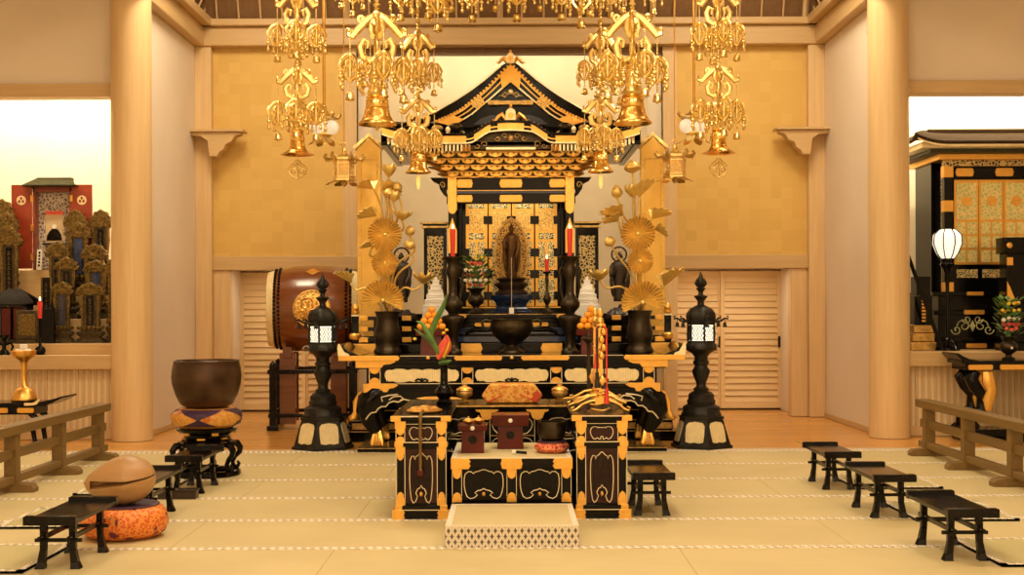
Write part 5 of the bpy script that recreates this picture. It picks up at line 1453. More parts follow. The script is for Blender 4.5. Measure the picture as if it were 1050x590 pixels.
def bouquet(name, loc, label, R, h, rows, seed):
    rnd = random.Random(seed)
    t = thing(name, label, 'flowers', loc)
    b = MB()
    for k in range(90):
        a = rnd.uniform(0, 2*PI); r = R*rnd.uniform(.2, 1.0); z = h*rnd.uniform(.05, .95)
        w = rnd.uniform(.018, .03)
        p = Vector((r*math.cos(a), r*math.sin(a)*.7, z)); d = Vector((math.cos(a), math.sin(a), rnd.uniform(.2, 1.2))).normalized()
        q = d.cross(Vector((0,0,1))).normalized()
        b._add([p, p+d*.04+q*w, p+d*.085, p+d*.04-q*w, p+d*.04+Vector((0,0,.008))], [(0,1,4),(1,2,4),(2,3,4),(3,0,4),(0,3,2,1)])
    b.tube([(0,0,-.12), (0,0,h*.6)], .025, 8)
    b.build('foliage', M['leaf'], t)
    for (mat_, nm, zf, n, rr, fr) in rows:
        for k in range(n):
            x = -R*rr + 2*R*rr*(k+.5)/n; y = -math.sqrt(max(.001, R*R*1.05-x*x))*.62
            z = h*zf + rnd.uniform(-.008, .008)
            q = MB()
            for m in range(7):
                a = 2*PI*m/7; q.sphere((x+fr*.65*math.cos(a), y-.004, z+fr*.55*math.sin(a)), (fr*.5, fr*.35, fr*.42), 6, 4)
            q.sphere((x, y-.010, z), (fr*.45, fr*.4, fr*.4), 6, 4)
            q.build(nm, mat_, t)
    return t
bouquet('flower_arrangement', (x, yU, zb+.245), 'layered arrangement of red, white and yellow flowers left of the statue', .135, .33,
        [(M['petal_white'], 'white_flower', .26, 5, .92, .018), (M['petal_dark_red'], 'red_flower', .12, 3, .6, .018), (M['petal_dark_red'], 'red_flower', .42, 4, .8, .018), (M['petal_white'], 'white_flower', .56, 5, .92, .018), (M['petal_red'], 'coral_flower', .76, 3, .5, .022), (M['petal_yellow'], 'yellow_flower', .95, 3, .7, .016)], 3)
t = thing('footed_dish', 'small brown footed dish in front of the statue base', 'dish', (AXX+.003, 12.595, zb))
MB().lathe([(0,0),(.05,0),(.03,.02),(.014,.04),(.014,.07),(.05,.085),(.085,.10),(.088,.106),(.05,.096),(0,.09)], n=26).build('dish_body', BZ, t)

# ------------------------------------------------------------------ small attendant statues on rocky pedestals
def attendant(px, side, look):
    Y = 12.80; x = PXx(px, Y)
    t = thing('statue_pedestal', 'dark carved tiered pedestal under the small attendant statue at %s' % side, 'pedestal', (x, Y, .946), group='pedestals of the attendant statues')
    MB().lathe([(0, 0), (.20, 0), (.205, .03), (.17, .05), (.155, .17), (.19, .20), (.20, .24), (0, .24)], n=4, ph=PI/4, sx=1.25, sy=1).build('plinth', M['lacquer_soft'], t, bev=.005, ang=20)
    rk = MB()
    rnd = random.Random(px)
    for k in range(26):
        a = rnd.uniform(0, 2*PI); r = .13*math.sqrt(rnd.random()); hh = rnd.uniform(.08, .155)*(1-r/.2)
        rk.lathe([(.05, 0), (.045, hh*.6), (.02, hh), (0, hh*1.02)], (r*math.cos(a), r*math.sin(a)*.7, .238), 7)
    rk.build('rocks', M['statue'], t, ang=20)
    f = thing('attendant_statue', look, 'statue', (x, Y, .946+.405), group='small attendant statues beside the lotus vases')
    robed(.50).build('figure', M['statue'], f, ang=60)
    MB().tube([(.075*math.cos(a), .05, .475+.075*math.sin(a)) for a in [2*PI*k/28 for k in range(28)]], .009, 6, closed=True, up=(0,1,0)).build('halo_ring', M['statue'], f)
    b = MB()
    for k in range(8): a = PI*k/4; b.tube([(.02*math.cos(a), .05, .475+.02*math.sin(a)), (.07*math.cos(a), .05, .475+.07*math.sin(a))], .003, 4)
    b.build('halo_spoke', GO, f)
attendant(635.5, 'right', 'small dark standing statue with ring halo right of the miniature hall')
attendant(411.5, 'left', 'small dark standing statue half hidden by the left golden lotus leaves')

# ------------------------------------------------------------------ white sweets in stepped towers
for s, side in ((-1, 'left'), (1, 'right')):
    Y = 12.55; x = AXX + s*77.5*Y/F
    t = thing('sweets_stand', 'small black stand under the %s tower of white sweets' % side, 'stand', (x, Y, .946), group='stands of the white sweets')
    MB().box(-.13, .13, -.11, .11, .0, .03).box(-.09, .09, -.07, .07, .03, .22).box(-.13, .13, -.11, .11, .22, .25).build('stand_body', L_, t, bev=.004)
    t = thing('sweets_tower', 'stepped tower of white sweets stacked %s of the statue' % side, 'sweets', (x, Y, 1.197), group='towers of white sweets')
    z = 0
    for k, (w, h) in enumerate(((.126, .062), (.124, .062), (.108, .055), (.090, .052), (.072, .048), (.052, .046), (.032, .046), (.014, .03))):
        b = MB()
        for q in range(3):
            zq = z + h*q/3; b.box(-w*(1-.012*q), w*(1-.012*q), -w*.85, w*.85, zq+.0015, zq+h/3-.0015)
        b.box(-w*.95, w*.95, -w*.8, w*.8, z, z+h)
        b.build('sweets_tier', M['white_mat'], t, bev=.002); z += h

# ------------------------------------------------------------------ oranges heaped on red stands
def fruit_stand(px, label, flabel, gl):
    Y = 11.60; s_ = Y/F; x = PXx(px, Y)
    t = thing('fruit_stand', label, 'offering stand', (x, Y, ZT), group='red lacquered fruit stands on the altar table')
    MB().frustum(0, 0, 0, .175, .100, .09, .090, .08).build('box_body', M['red_lacquer'], t, bev=.003)
    MB().frustum(0, 0, .175, .225, .135, .115, .142, .12).build('tray', M['red_lacquer'], t, bev=.003)
    k = 0; R = .034
    spots = [(-.098, -.05, 0), (-.034, -.058, 0), (.032, -.055, 0), (.098, -.05, 0), (-.066, .03, 0), (.0, .03, 0), (.066, .03, 0), (-.066, -.02, 1), (.0, -.025, 1), (.064, -.02, 1), (-.03, -.0, 2), (.03, .0, 2), (0, -.005, 3)]
    words_ = ['front row far left', 'front row left of middle', 'front row right of middle', 'front row far right', 'back row left', 'back row centre', 'back row right', 'second layer left', 'second layer centre', 'second layer right', 'third layer left', 'third layer right', 'at the very top']
    proto = None
    for (dx_, dy_, lv), w_ in zip(spots, words_):
        lab = 'orange on the %s red stand, %s of the heap' % (flabel, w_)
        loc = (x+dx_, Y+dy_, ZT+.2255+R*.97+lv*.052)
        if fruit_stand.proto is None:
            o = MB().lathe([(0, -R*.93), (R*.5, -R*.85), (R*.87, -R*.48), (R, 0), (R*.87, R*.48), (R*.5, R*.83), (R*.1, R*.90), (0, R*.86)], n=20).build('orange', M['orange'])
            MB().sphere((0, 0, R*.88), (.006, .006, .004), 6, 4).build('stem_end', M['leaf'], o)
            fruit_stand.proto = o; tag(o, lab, 'orange', gl); o.location = loc
        else: dup(fruit_stand.proto, loc=loc, label=lab, group=gl)
fruit_stand.proto = None
fruit_stand(442.5, 'red lacquered stand heaped with oranges left of the left candlestick', 'left', 'oranges on the left stand')
fruit_stand(606, 'red lacquered stand heaped with oranges right of the right candlestick', 'right', 'oranges on the right stand')

# ------------------------------------------------------------------ black desk in front of the altar table and what stands on it
YD = 8.80
t = thing('front_desk', 'black lacquered desk with pale scroll lines behind the seat platform', 'desk', (AXX, YD, 0))
b = MB().box(-.755, .755, 0, .62, .592, .618).box(-.70, .70, .03, .60, .555, .592).box(-.66, .66, .05, .58, .30, .555).box(-.70, .70, .03, .60, .0, .06).box(-.66, .66, .05, .58, .06, .30)
b.build('desk_body', L_, t, bev=.003)
MB().box(-.756, .756, -.004, .01, .610, .619).build('gilt_edge', M['gold_old'], t, smooth=False)
for x in (-.70, -.175, .175, .70):
    MB().prism(shift([(-.085, 0), (.085, 0), (.075, -.022), (.05, -.03), (.035, -.07), (0, -.085), (-.035, -.07), (-.05, -.03), (-.075, -.022)], x, .60), .012, .06).build('post_fitting', GF, t, bev=.002)
    MB().box(x-.022, x-.018, .04, .06, .08, .55).box(x+.018, x+.022, .04, .06, .08, .55).build_each('pale_line', M['white_cord'], t, smooth=False)
for cx0, hw in ((-.44, .20), (0, .14), (.44, .20)):
    b = MB(); cartouche(b, cx0, .475, hw, .060, .044, .0035, CLOUD); b.build('scroll_line', M['white_cord'], t)
    b = MB(); cartouche(b, cx0, .345, hw, .050, .044, .0035, CLOUD); b.build('scroll_line', M['white_cord'], t)
    MB().box(cx0-hw*1.1, cx0+hw*1.1, .040, .06, .404, .410).build_each('pale_line', M['gold_old'], t, smooth=False)
zd = .619
# wrapped bundle
t = thing('brocade_bundle', 'gold and orange brocade covered box lying at the middle of the front desk', 'brocade bundle', (AXX, 9.10, zd))
poly = [(-.175, 0), (.175, 0), (.212, .046), (.214, .056), (.160, .128), (.152, .136), (-.152, .136), (-.160, .128), (-.214, .056), (-.212, .046)]
MB().prism(poly, -.10, .10).build('brocade_cover', M['brocade_gold'], t, bev=.012)
for s in (-1, 1): MB().tube([(s*.17, -.105, .012), (s*.12, -.108, .035), (s*.06, -.106, .06)], [.006,.004,.003], 5).build('red_edge', M['cord_red'], t)
# vase with anthurium
x = PXx(455, 9.05)
v = MB().lathe([(0, 0), (.055, 0), (.060, .01), (.048, .022), (.040, .035), (.062, .06), (.066, .085), (.045, .115), (.028, .135), (.026, .22), (.030, .28), (.034, .292), (.028, .29), (.02, .2), (0, .19)], n=28).build('slender_vase', L_, ang=60)
tag(v, 'slender black vase with red flower on the left of the front desk', 'vase').location = (x, 9.05, zd)
t = thing('red_anthurium', 'coral red flower with long green leaves in the slender black vase', 'flower', (x, 9.05, zd+.2))
sD = 9.05/F
def Lf(px, py, dy=0): return Vector(((px-455)*sD, dy, (413-py)*sD-.2))
MB().tube([(0,0,-.0), (.005,0,.09), Lf(456, 366, -.01)], .006, 6).build('stem', M['leaf'], t)
def spathe(u, v):
    w = math.sin(PI*min(1, v*.92+.04))**.8*.052*(1.15-.5*v)
    p = Lf(449, 368, -.02).lerp(Lf(458, 343, -.02), v)
    xx_ = (u-.5)*2
    p += Vector((xx_*w + .022*v*(1-v)*3, -.02+.035*abs(xx_)**1.5, -.012*xx_*(1-v)))
    return p
MB().grid(spathe, 12, 14, .004).build('red_spathe', M['petal_red'], t)
MB().tube([Lf(455, 366, -.03), Lf(459, 357, -.045), Lf(461, 350, -.05)], [.009,.009,.005], 8).build('spadix', M['petal_yellow'], t)
def blade(pts, w, name='long_leaf'):
    P3 = [Lf(*p) for p in pts]
    def fn(u, v):
        k = v*(len(P3)-1); i = min(int(k), len(P3)-2); p = P3[i].lerp(P3[i+1], k-i)
        d = (P3[i+1]-P3[i]).normalized(); n_ = d.cross(Vector((0,1,0))).normalized()
        ww = w*math.sin(PI*min(1, .08+.92*v))**.8
        q = (u-.5)*2
        return p + n_*ww*q + Vector((0, -.012*(1-abs(q)), 0))
    MB().grid(fn, 6, 18, .003).build(name, M['leaf'], t)
blade([(455, 371, -.01), (450, 362, -.02), (441, 345, -.03), (433, 331, -.02), (427, 329, 0)], .016)
blade([(455, 372, 0), (449, 358, 0), (437, 346, .01), (425, 337, .0)], .012)
blade([(452, 370, .01), (441, 343, .0), (447, 328, .0), (454, 315, 0), (459, 301, -.01)], .020)
blade([(450, 372, -.02), (458, 371, -.04), (463, 369, -.04)], .014)
for (px, py) in ((455, 341), (458, 338), (425.5, 347)):
    MB().sphere(Lf(px, py, -.03), (.014, .012, .010), 8, 6).build('yellow_petal', M['petal_yellow'], t)
# lidded gilt censers, candlestick at right
for s, side in ((-1, 'left'), (1, 'right')):
    t = thing('gilt_censer', 'small gilt lidded censer on the front desk %s of the brocade bundle' % side, 'censer', (AXX + s*.340, 9.10, zd), group='small gilt censers on the front desk')
    MB().lathe([(0, 0), (.034, 0), (.036, .008), (.020, .018), (.022, .03), (.05, .045), (.058, .065), (.054, .082), (.060, .086), (0, .086)], n=24).build('censer_body', GO, t)
    MB().lathe([(.060, .088), (.054, .10), (.032, .112), (.014, .118), (.012, .126), (0, .13)], n=24).build('lid', G_, t)
    MB().tube([(-.014, 0, .124), (-.02, 0, .14), (0, 0, .150), (.02, 0, .14), (.014, 0, .124)], .004, 5).build('lid_loop', GO, t)
x = PXx(603.5, 9.05)
t = thing('pricket_candlestick', 'thin dark candlestick without candle on the right of the front desk', 'candlestick', (x, 9.05, zd))
MB().lathe([(0, 0), (.055, 0), (.058, .01), (.04, .025), (.018, .04), (.013, .07), (.014, .2), (.018, .24), (.013, .28), (.014, .40), (.02, .425), (.05, .44), (.056, .455), (.054, .462), (.02, .455), (0, .455)], n=24).build('stick_body', BZ, t, ang=60)
MB().lathe([(.022, .456), (.024, .47), (.018, .48), (.006, .50), (0, .52)], n=12).build('pricket', BZ, t)

# ------------------------------------------------------------------ sceptre on the left cabinet, chime stand on the right
t = thing('ritual_sceptre', 'gilt oval headed sceptre with long handle hanging over the left cabinet edge', 'sceptre', (-.552, 7.78, .633))
def head(u, v):
    a = 2*PI*u; r = v
    return (.112*r*math.cos(a), .36+.17*r*math.sin(a), .024*(1-r*r)+.006)
b = MB().grid(head, 36, 6, .006); b.build('oval_head', G_, t)
b = MB()
for k in range(10):
    a = 2*PI*k/10; b.sphere((.07*math.cos(a), .36+.105*math.sin(a), .022), (.022, .03, .010), 8, 5)
b.sphere((0, .36, .03), (.035, .05, .012), 10, 6); b.build('relief', GF, t)
MB().tube([(0, .22, .014), (0, .08, .014), (0, -.005, .012), (0, -.024, -.01), (0, -.026, -.10), (0, -.026, -.335)], .0105, 8, up=(1,0,0)).build('handle', M['gold_dark'], t)
MB().box(-.018, .018, -.038, -.012, -.36, -.325).build('handle_end', M['red_lacquer'], t, bev=.003)

YK = 8.22; sK = YK/F
t = thing('chime_stand', 'gilt chime stand with curled feet and hanging cords on the right cabinet', 'chime stand', (.562, YK, .633))
for yy in (-.24, .24):
    b = MB()
    for s in (-1, 1):
        b.tube([(0, yy, .075), (s*.05, yy, .078), (s*.11, yy, .055), (s*.15, yy, .022), (s*.178, yy, .014), (s*.182, yy, .032), (s*.165, yy, .04)], [.012,.012,.011,.010,.010,.009,.005], 8)
        b.tube([(s*.01, yy, .115), (s*.07, yy, .105), (s*.125, yy, .075), (s*.16, yy, .062), (s*.168, yy, .078), (s*.15, yy, .082)], [.009,.010,.009,.008,.007,.004], 8)
        b.tube([(s*.06, yy-.006, .03), (s*.03, yy-.006, .018), (0, yy-.006, .014)], [.004,.008,.008], 6)
    b.box(-.035, .035, yy-.02, yy+.02, .06, .10)
    b.build('curled_foot', G_, t)
    pb = MB().box(-.013, .013, yy-.012, yy+.012, .10, .56)
    for z, r in ((.12, .028), (.17, .022), (.40, .018), (.55, .022)): pb.lathe([(r*.6, z-.012), (r, z-.004), (r, z+.004), (r*.6, z+.012)], (0, yy, 0), 12)
    pb.build('post', G_, t)
    MB().lathe([(.014, .56), (.024, .572), (.020, .59), (.012, .60), (.020, .62), (.014, .645), (0, .66)], (0, yy, 0), 12).build('finial', G_, t)
    MB().sphere((.012, yy-.02, .20), (.03, .02, .04), 8, 6).tube([(-.02, yy-.02, .16), (-.035, yy-.02, .2), (-.02, yy-.02, .24)], [.008,.012,.004], 6).build('cloud_ornament', G_, t)
MB().tube([(0, -.27, .555), (0, -.15, .545), (0, 0, .575), (0, .15, .545), (0, .27, .555)], [.012,.016,.018,.016,.012], 8).build('cross_beam', G_, t)
MB().prism([(-.12,.0),(-.10,-.06),(-.03,-.05),(0,-.07),(.03,-.05),(.10,-.06),(.12,0),(.06,.03),(0,.04),(-.06,.03)], -.008, .008).build('chime_plate', BZ, t).matrix_local = Matrix.Translation((0, 0, .44)) @ Matrix.Rotation(PI/2, 4, 'Z')
for (dx_, dy_, mat_, nm, zt_, zb_) in ((-.026, -.26, 'cord_red', 'red_cord', .50, .28), (-.024, -.275, 'cord_black', 'black_cord', .40, .16), (.022, -.262, 'cord_black', 'black_cord', .46, .15), (.036, -.27, 'cord_red', 'red_cord', .36, .06)):
    k = MB().tube([(dx_*.3, dy_, .545), (dx_, dy_, .53), (dx_, dy_, zt_), (dx_, dy_, zb_+.1)], .006, 6).build(nm, M[mat_], t)
    MB().lathe([(.006, zb_+.10), (.013, zb_+.09), (.011, zb_+.075), (.016, zb_+.03), (.018, zb_), (0, zb_)], (dx_, dy_, 0), 12).build('tassel', M[mat_], k)
b = MB()
for k in range(4): b.sphere((.006+.012*(k % 2), -.275, .36+.05*k), (.018, .014, .024), 8, 6)
b.build('gilt_beads', G_, t)
# ------------------------------------------------------------------ gilt hanging ornaments
def spiral(c, r, a0, turns, n, plane):
    """curl in the vertical plane through direction `plane`"""
    out = []
    for k in range(n+1):
        f = k/n; a = a0 + turns*2*PI*f; q = r*(1-.8*f)
        out.append((c[0]+q*math.cos(a), c[1]+q*math.sin(a)))
    return [(p[0]*math.cos(plane), p[0]*math.sin(plane), p[1]) for p in out]
def canopy_mb(R, hgt, n=4, thick=.016):
    """scrolled plate-like arms spreading from a centre at z=0 downwards"""
    b = MB()
    b.lathe([(.012, .03), (.03, .015), (.036, -.01), (.022, -.03), (.016, -hgt*.6), (.03, -hgt*.8), (.016, -hgt)], n=12)
    T = thick*1.15
    for k in range(n):
        a = 2*PI*k/n
        V = lambda r, z: (r*math.cos(a), r*math.sin(a), z)
        U = (-math.sin(a), math.cos(a), 0)
        b.tube([V(.01, .0), V(R*.30, -hgt*.10), V(R*.62, -hgt*.30), V(R*.88, -hgt*.50), V(R*1.0, -hgt*.46), V(R*1.02, -hgt*.34)], [T*.9, T*1.3, T*1.4, T*1.2, T*1.0, T*.6], 6, flat=.5, up=U)
        b.tube([V(.02, -hgt*.98), V(R*.26, -hgt*1.05), V(R*.52, -hgt*.95), V(R*.60, -hgt*.72), V(R*.45, -hgt*.56), V(R*.30, -hgt*.62), V(R*.34, -hgt*.76)], [T*.8, T*1.1, T*1.2, T*1.1, T*.9, T*.7, T*.4], 6, flat=.5, up=U)
        b.tube([V(R*.15, -hgt*.06), V(R*.22, -hgt*.34), V(R*.14, -hgt*.5), V(.02, -hgt*.55)], [T*.7, T*.9, T*.8, T*.5], 6, flat=.5, up=U)
        b.tube(spiral((R*.55, -hgt*.10), R*.15, -PI*.6, 1.1, 10, a), T*.62, 5)
        b.sphere(V(R*1.0, -hgt*.36), T*.9, 7, 5)
    return b
def pendant_mb(L=1.0):
    """chain, pierced scroll cap with little drops and a small bell; hangs .49 below z=0"""
    b = MB()
    for k in range(9): b.sphere((0, 0, -.008-.0155*k), (.0068, .0068, .0078), 6, 4)
    zc = -.155
    b.lathe([(.008, zc+.014), (.022, zc+.004), (.020, zc-.012), (.010, zc-.03), (.024, zc-.09), (.012, zc-.115), (.018, zc-.14), (.008, zc-.17)], n=8)
    for k in range(4):
        a = 2*PI*k/4 + .45
        V = lambda r, q: (r*math.cos(a), r*math.sin(a), zc+q)
        U = (-math.sin(a), math.cos(a), 0)
        b.tube([V(.008, .004), V(.040, -.012), V(.076, -.046), V(.092, -.080), V(.078, -.112), V(.098, -.122)], [.009, .014, .016, .014, .011, .005], 5, flat=.55, up=U)
        b.tube([V(.010, -.190), V(.040, -.165), V(.068, -.130), V(.052, -.090), V(.030, -.102), V(.036, -.122)], [.008, .012, .014, .011, .008, .004], 5, flat=.55, up=U)
        b.tube([V(.016, -.03), V(.040, -.060), V(.022, -.085)], [.006, .009, .005], 5, flat=.55, up=U)
        b.tube([V(.088, -.11), V(.088, -.215)], .0026, 4)
        b.sphere(V(.088, -.145), (.012, .012, .010), 6, 5).sphere(V(.088, -.17), (.019, .019, .017), 7, 5).sphere(V(.088, -.198), (.010, .010, .010), 6, 5)
        b.sphere(V(.088, -.226), (.015, .015, .021), 7, 5)
    for k in range(5): b.sphere((0, 0, zc-.18-.017*k), (.0085, .0085, .008), 6, 4)
    zb_ = zc-.268
    b.lathe([(.008, zb_), (.024, zb_-.006), (.030, zb_-.024), (.030, zb_-.044), (.037, zb_-.056), (.030, zb_-.060), (0, zb_-.055)], n=12)
    b.sphere((0, 0, zb_-.062), .011, 6, 4)
    return b
def chain_mb(h, r=.011, n=None):
    b = MB(); n = n or max(3, int(h/.030))
    for k in range(n):
        z = -h*(k+.5)/n; q = r*(1.5 if k % 3 == 1 else 1)
        b.sphere((0, 0, z), (q, q, h/n*.55), 8, 5)
    b.tube([(0,0,0), (0,0,-h)], r*.4, 5)
    return b
def bell_mb(R, h, flare=False):
    if flare: return MB().lathe([(0, 0), (R*.2, 0), (R*.36, -h*.04), (R*.44, -h*.12), (R*.38, -h*.16), (R*.46, -h*.2), (R*.48, -h*.45), (R*.45, -h*.48), (R*.50, -h*.52), (R*.54, -h*.70), (R*.68, -h*.85), (R*.95, -h*.95), (R*1.12, -h), (R*.9, -h*.98), (R*.6, -h*.86), (R*.4, -h*.3), (0, -h*.2)], n=28)
    return MB().lathe([(0, 0), (R*.25, 0), (R*.46, -h*.04), (R*.56, -h*.12), (R*.50, -h*.16), (R*.57, -h*.2), (R*.60, -h*.45), (R*.56, -h*.48), (R*.62, -h*.52), (R*.68, -h*.70), (R*.82, -h*.86), (R*1.0, -h*.96), (R*.99, -h), (R*.9, -h*.97), (R*.66, -h*.8), (R*.5, -h*.3), (0, -h*.2)], n=28)
PM = {}
def proto_mesh(key, mb):
    if key not in PM:
        o = mb.build(key[0], M['gold_hang'], None, ang=60); PM[key] = o.data; bpy.data.objects.remove(o)
    return PM[key]
def part(name, me, parent, loc=(0,0,0), rz=0.0, sc=1.0):
    o = bpy.data.objects.new(name, me); COL.objects.link(o); o.parent = parent
    o.location = loc; o.rotation_euler.z = rz; o.scale = (sc, sc, sc)
    return o
pend = proto_mesh(('hanging_pendant',), pendant_mb())
def ring_pend(t, z, R, n, sc, a0=0.0):
    for k in range(n):
        a = a0 + 2*PI*k/n
        part('hanging_pendant', pend, t, (R*math.cos(a), R*math.sin(a), z), a, sc)
def zpx(y, Y): return H - (y-CY)*Y/F
def hanging(px, Y, label, kind):
    s_ = Y/F
    t = thing('hanging_ornament', label, 'hanging ornament', (PXx(px, Y), Y, CE-.01), group='gilt hanging ornaments before the altar')
    def z(y): return zpx(y, Y) - (CE-.01)
    def chain(y0, y1, r=.013): chain_mb((y1-y0)*s_, r).build('bead_chain', M['gold_hang'], t, loc=(0, 0, z(y0)))
    def canopy(y, R, hy, n=4): 
        canopy_mb(R, hy*s_, n, .023 if R > .2 else .018).build('scroll_canopy', M['gold_hang'], t, loc=(0, 0, z(y)))
    MB().tube([(0,0,0), (0,0,z(-24))], .006, 6).build('rod', M['gold_flat'], t)
    if kind == 'outer':
        canopy(-12, .175, 36); ring_pend(t, z(7), .170, 4, 1.0, .12)
        chain(22, 76); ring_pend(t, z(24), .060, 3, .62, .9)
        MB().sphere((0, 0, z(46)), .028, 10, 8).build('ball', M['gold_hang'], t)
        canopy(70, .170, 28); ring_pend(t, z(86), .165, 4, 1.02, .12); ring_pend(t, z(94), .065, 3, .62, .5)
        chain(98, 134)
        R = .135; bell_mb(R, .225, True).build('gilt_bell', M['gold_bell'], t, loc=(0, 0, z(132)), ang=60)
        MB().tube([(0,0,z(150)), (0,0,z(163))], .004, 5).build('clapper_cord', M['gold_hang'], t)
        b = MB()
        w, h0 = .085, z(163); hh = 20*s_
        OUT = [(0,0),(.25,-.10),(.38,-.22),(.62,-.26),(.80,-.38),(1.0,-.48),(.86,-.58),(.90,-.70),(.62,-.78),(.45,-.92),(.2,-.92),(0,-1.0)]
        pts = [(x*w, 0, h0+q*hh) for x, q in OUT] + [(-x*w, 0, h0+q*hh) for x, q in OUT[-2:0:-1]]
        b.tube(pts, .006, 5, closed=True, up=(0,1,0))
        for s in (-1, 1):
            b.tube([(s*.036+.022*math.cos(a), 0, h0-hh*.58+.022*math.sin(a)) for a in [2*PI*k/12 for k in range(12)]], .005, 5, closed=True, up=(0,1,0))
            b.tube([(0,0,h0-hh*.2), (s*.03,0,h0-hh*.32), (s*.055,0,h0-hh*.45)], .004, 4)
        b.tube([(0,0,h0-hh*.1), (0,0,h0-hh*.5), (s*.01,0,h0-hh*.9)], .004, 4)
        b.build('openwork_drop', M['gold_old'], t)
    elif kind == 'large':
        canopy(14, .235, 46); ring_pend(t, z(36), .230, 4, 1.15, .35); ring_pend(t, z(44), .10, 3, .75, .9)
        chain(-24, 14, .02); chain(58, 98, .022)
        MB().lathe([(.03, 0), (.055, -.02), (.045, -.05), (.06, -.09), (.05, -.14), (.065, -.2), (.09, -.24), (.08, -.26), (0, -.26)], n=20).build('stem_tube', M['gold_hang'], t, loc=(0, 0, z(66)))
        R = .165; bell_mb(R, .26).build('gilt_bell', M['gold_bell'], t, loc=(0, 0, z(96)), ang=60)
        MB().tube([(0,0,z(110)), (0,0,z(131))], .006, 6).sphere((0,0,z(132)), .016, 8, 6).build('clapper', M['gold_hang'], t)
    else:
        chain(-24, 34, .016)
        canopy(34, .150, 30); ring_pend(t, z(48), .148, 4, .92, .15); ring_pend(t, z(56), .055, 3, .60, .8)
        chain(62, 104, .014)
        canopy(102, .155, 26); ring_pend(t, z(117), .150, 4, .90, .15); ring_pend(t, z(120), .06, 3, .58, .5)
        chain(126, 156, .016)
        R = .118; bell_mb(R, .20).build('gilt_bell', M['gold_bell'], t, loc=(0, 0, z(155)), ang=60)
        MB().tube([(0,0,z(168)), (0,0,z(182))], .004, 5).prism([(-.014, z(180)), (.014, z(180)), (.018, z(188)), (.008, z(194)), (-.008, z(194)), (-.018, z(188))], -.003, .003).build('clapper', M['gold_hang'], t)
    return t
hanging(305.5, 11.25, 'gilt hanging ornament with bell and openwork drop, leftmost of the six', 'outer')
hanging(387.5, 10.7, 'gilt hanging ornament with the large flared bell, left of the altar roof', 'large')
hanging(429.5, 11.75, 'slimmer gilt hanging ornament with small bell just left of the altar gable', 'small')
hanging(737.5, 11.25, 'gilt hanging ornament with bell and openwork drop, rightmost of the six', 'outer')
hanging(649.5, 10.7, 'gilt hanging ornament with the large flared bell, right of the altar roof', 'large')
hanging(616.5, 11.75, 'slimmer gilt hanging ornament with small bell just right of the altar gable', 'small')
# canopy whose lowest pendants dip into the top of the picture
YC = 11.3; sC = YC/F
t = thing('ceiling_canopy', 'gilt canopy at the ceiling whose row of pendants hangs into the top edge', 'canopy', (AXX, YC, CE-.01))
zc0 = zpx(-34, YC) - (CE-.01)
b = MB()
b.vprism(hexa(1.30, 0), zc0, zc0+.10).vprism(hexa(1.22, 0), zc0+.10, zc0+.45, .35)
b.build('canopy_crown', M['gold_hang'], t, bev=.01, ang=30)
for k in range(6):
    a = k*PI/3; MB().tube([(1.0*math.cos(a), 1.0*math.sin(a), zc0+.1), (.3*math.cos(a), .3*math.sin(a), 0)], .012, 6).build('hanger', M['gold_hang'], t)
ring = []
for px_, yb, ln in ((351, 8, .8), (363, 17, .9), (374, 10, .8), (412, 22, 1.0), (424, 15, .9), (440, 20, 1.0), (450, 33, 1.15), (464, 12, .8), (485, 23, 1.0), (509, 12, .8), (531, 23, 1.05), (555, 12, .8), (577, 22, 1.0), (597, 30, 1.1), (606, 18, .9), (628, 20, .9), (640, 14, .8), (671, 16, .85)):
    x = (px_-XC)*sC
    y = -math.sqrt(max(.02, 1.32**2 - x*x))*.42 if abs(x) < 1.3 else 0
    zz_ = zpx(yb, YC+y) - (CE-.01) + .49*ln
    part('hanging_pendant', pend, t, (x*(YC+y)/YC, y, zz_), x*7, ln)
    MB().tube([(x*(YC+y)/YC, y, zz_), (x*.97, y, zc0+.05)], .004, 5).build('hanging_wire', M['gold_hang'], t)

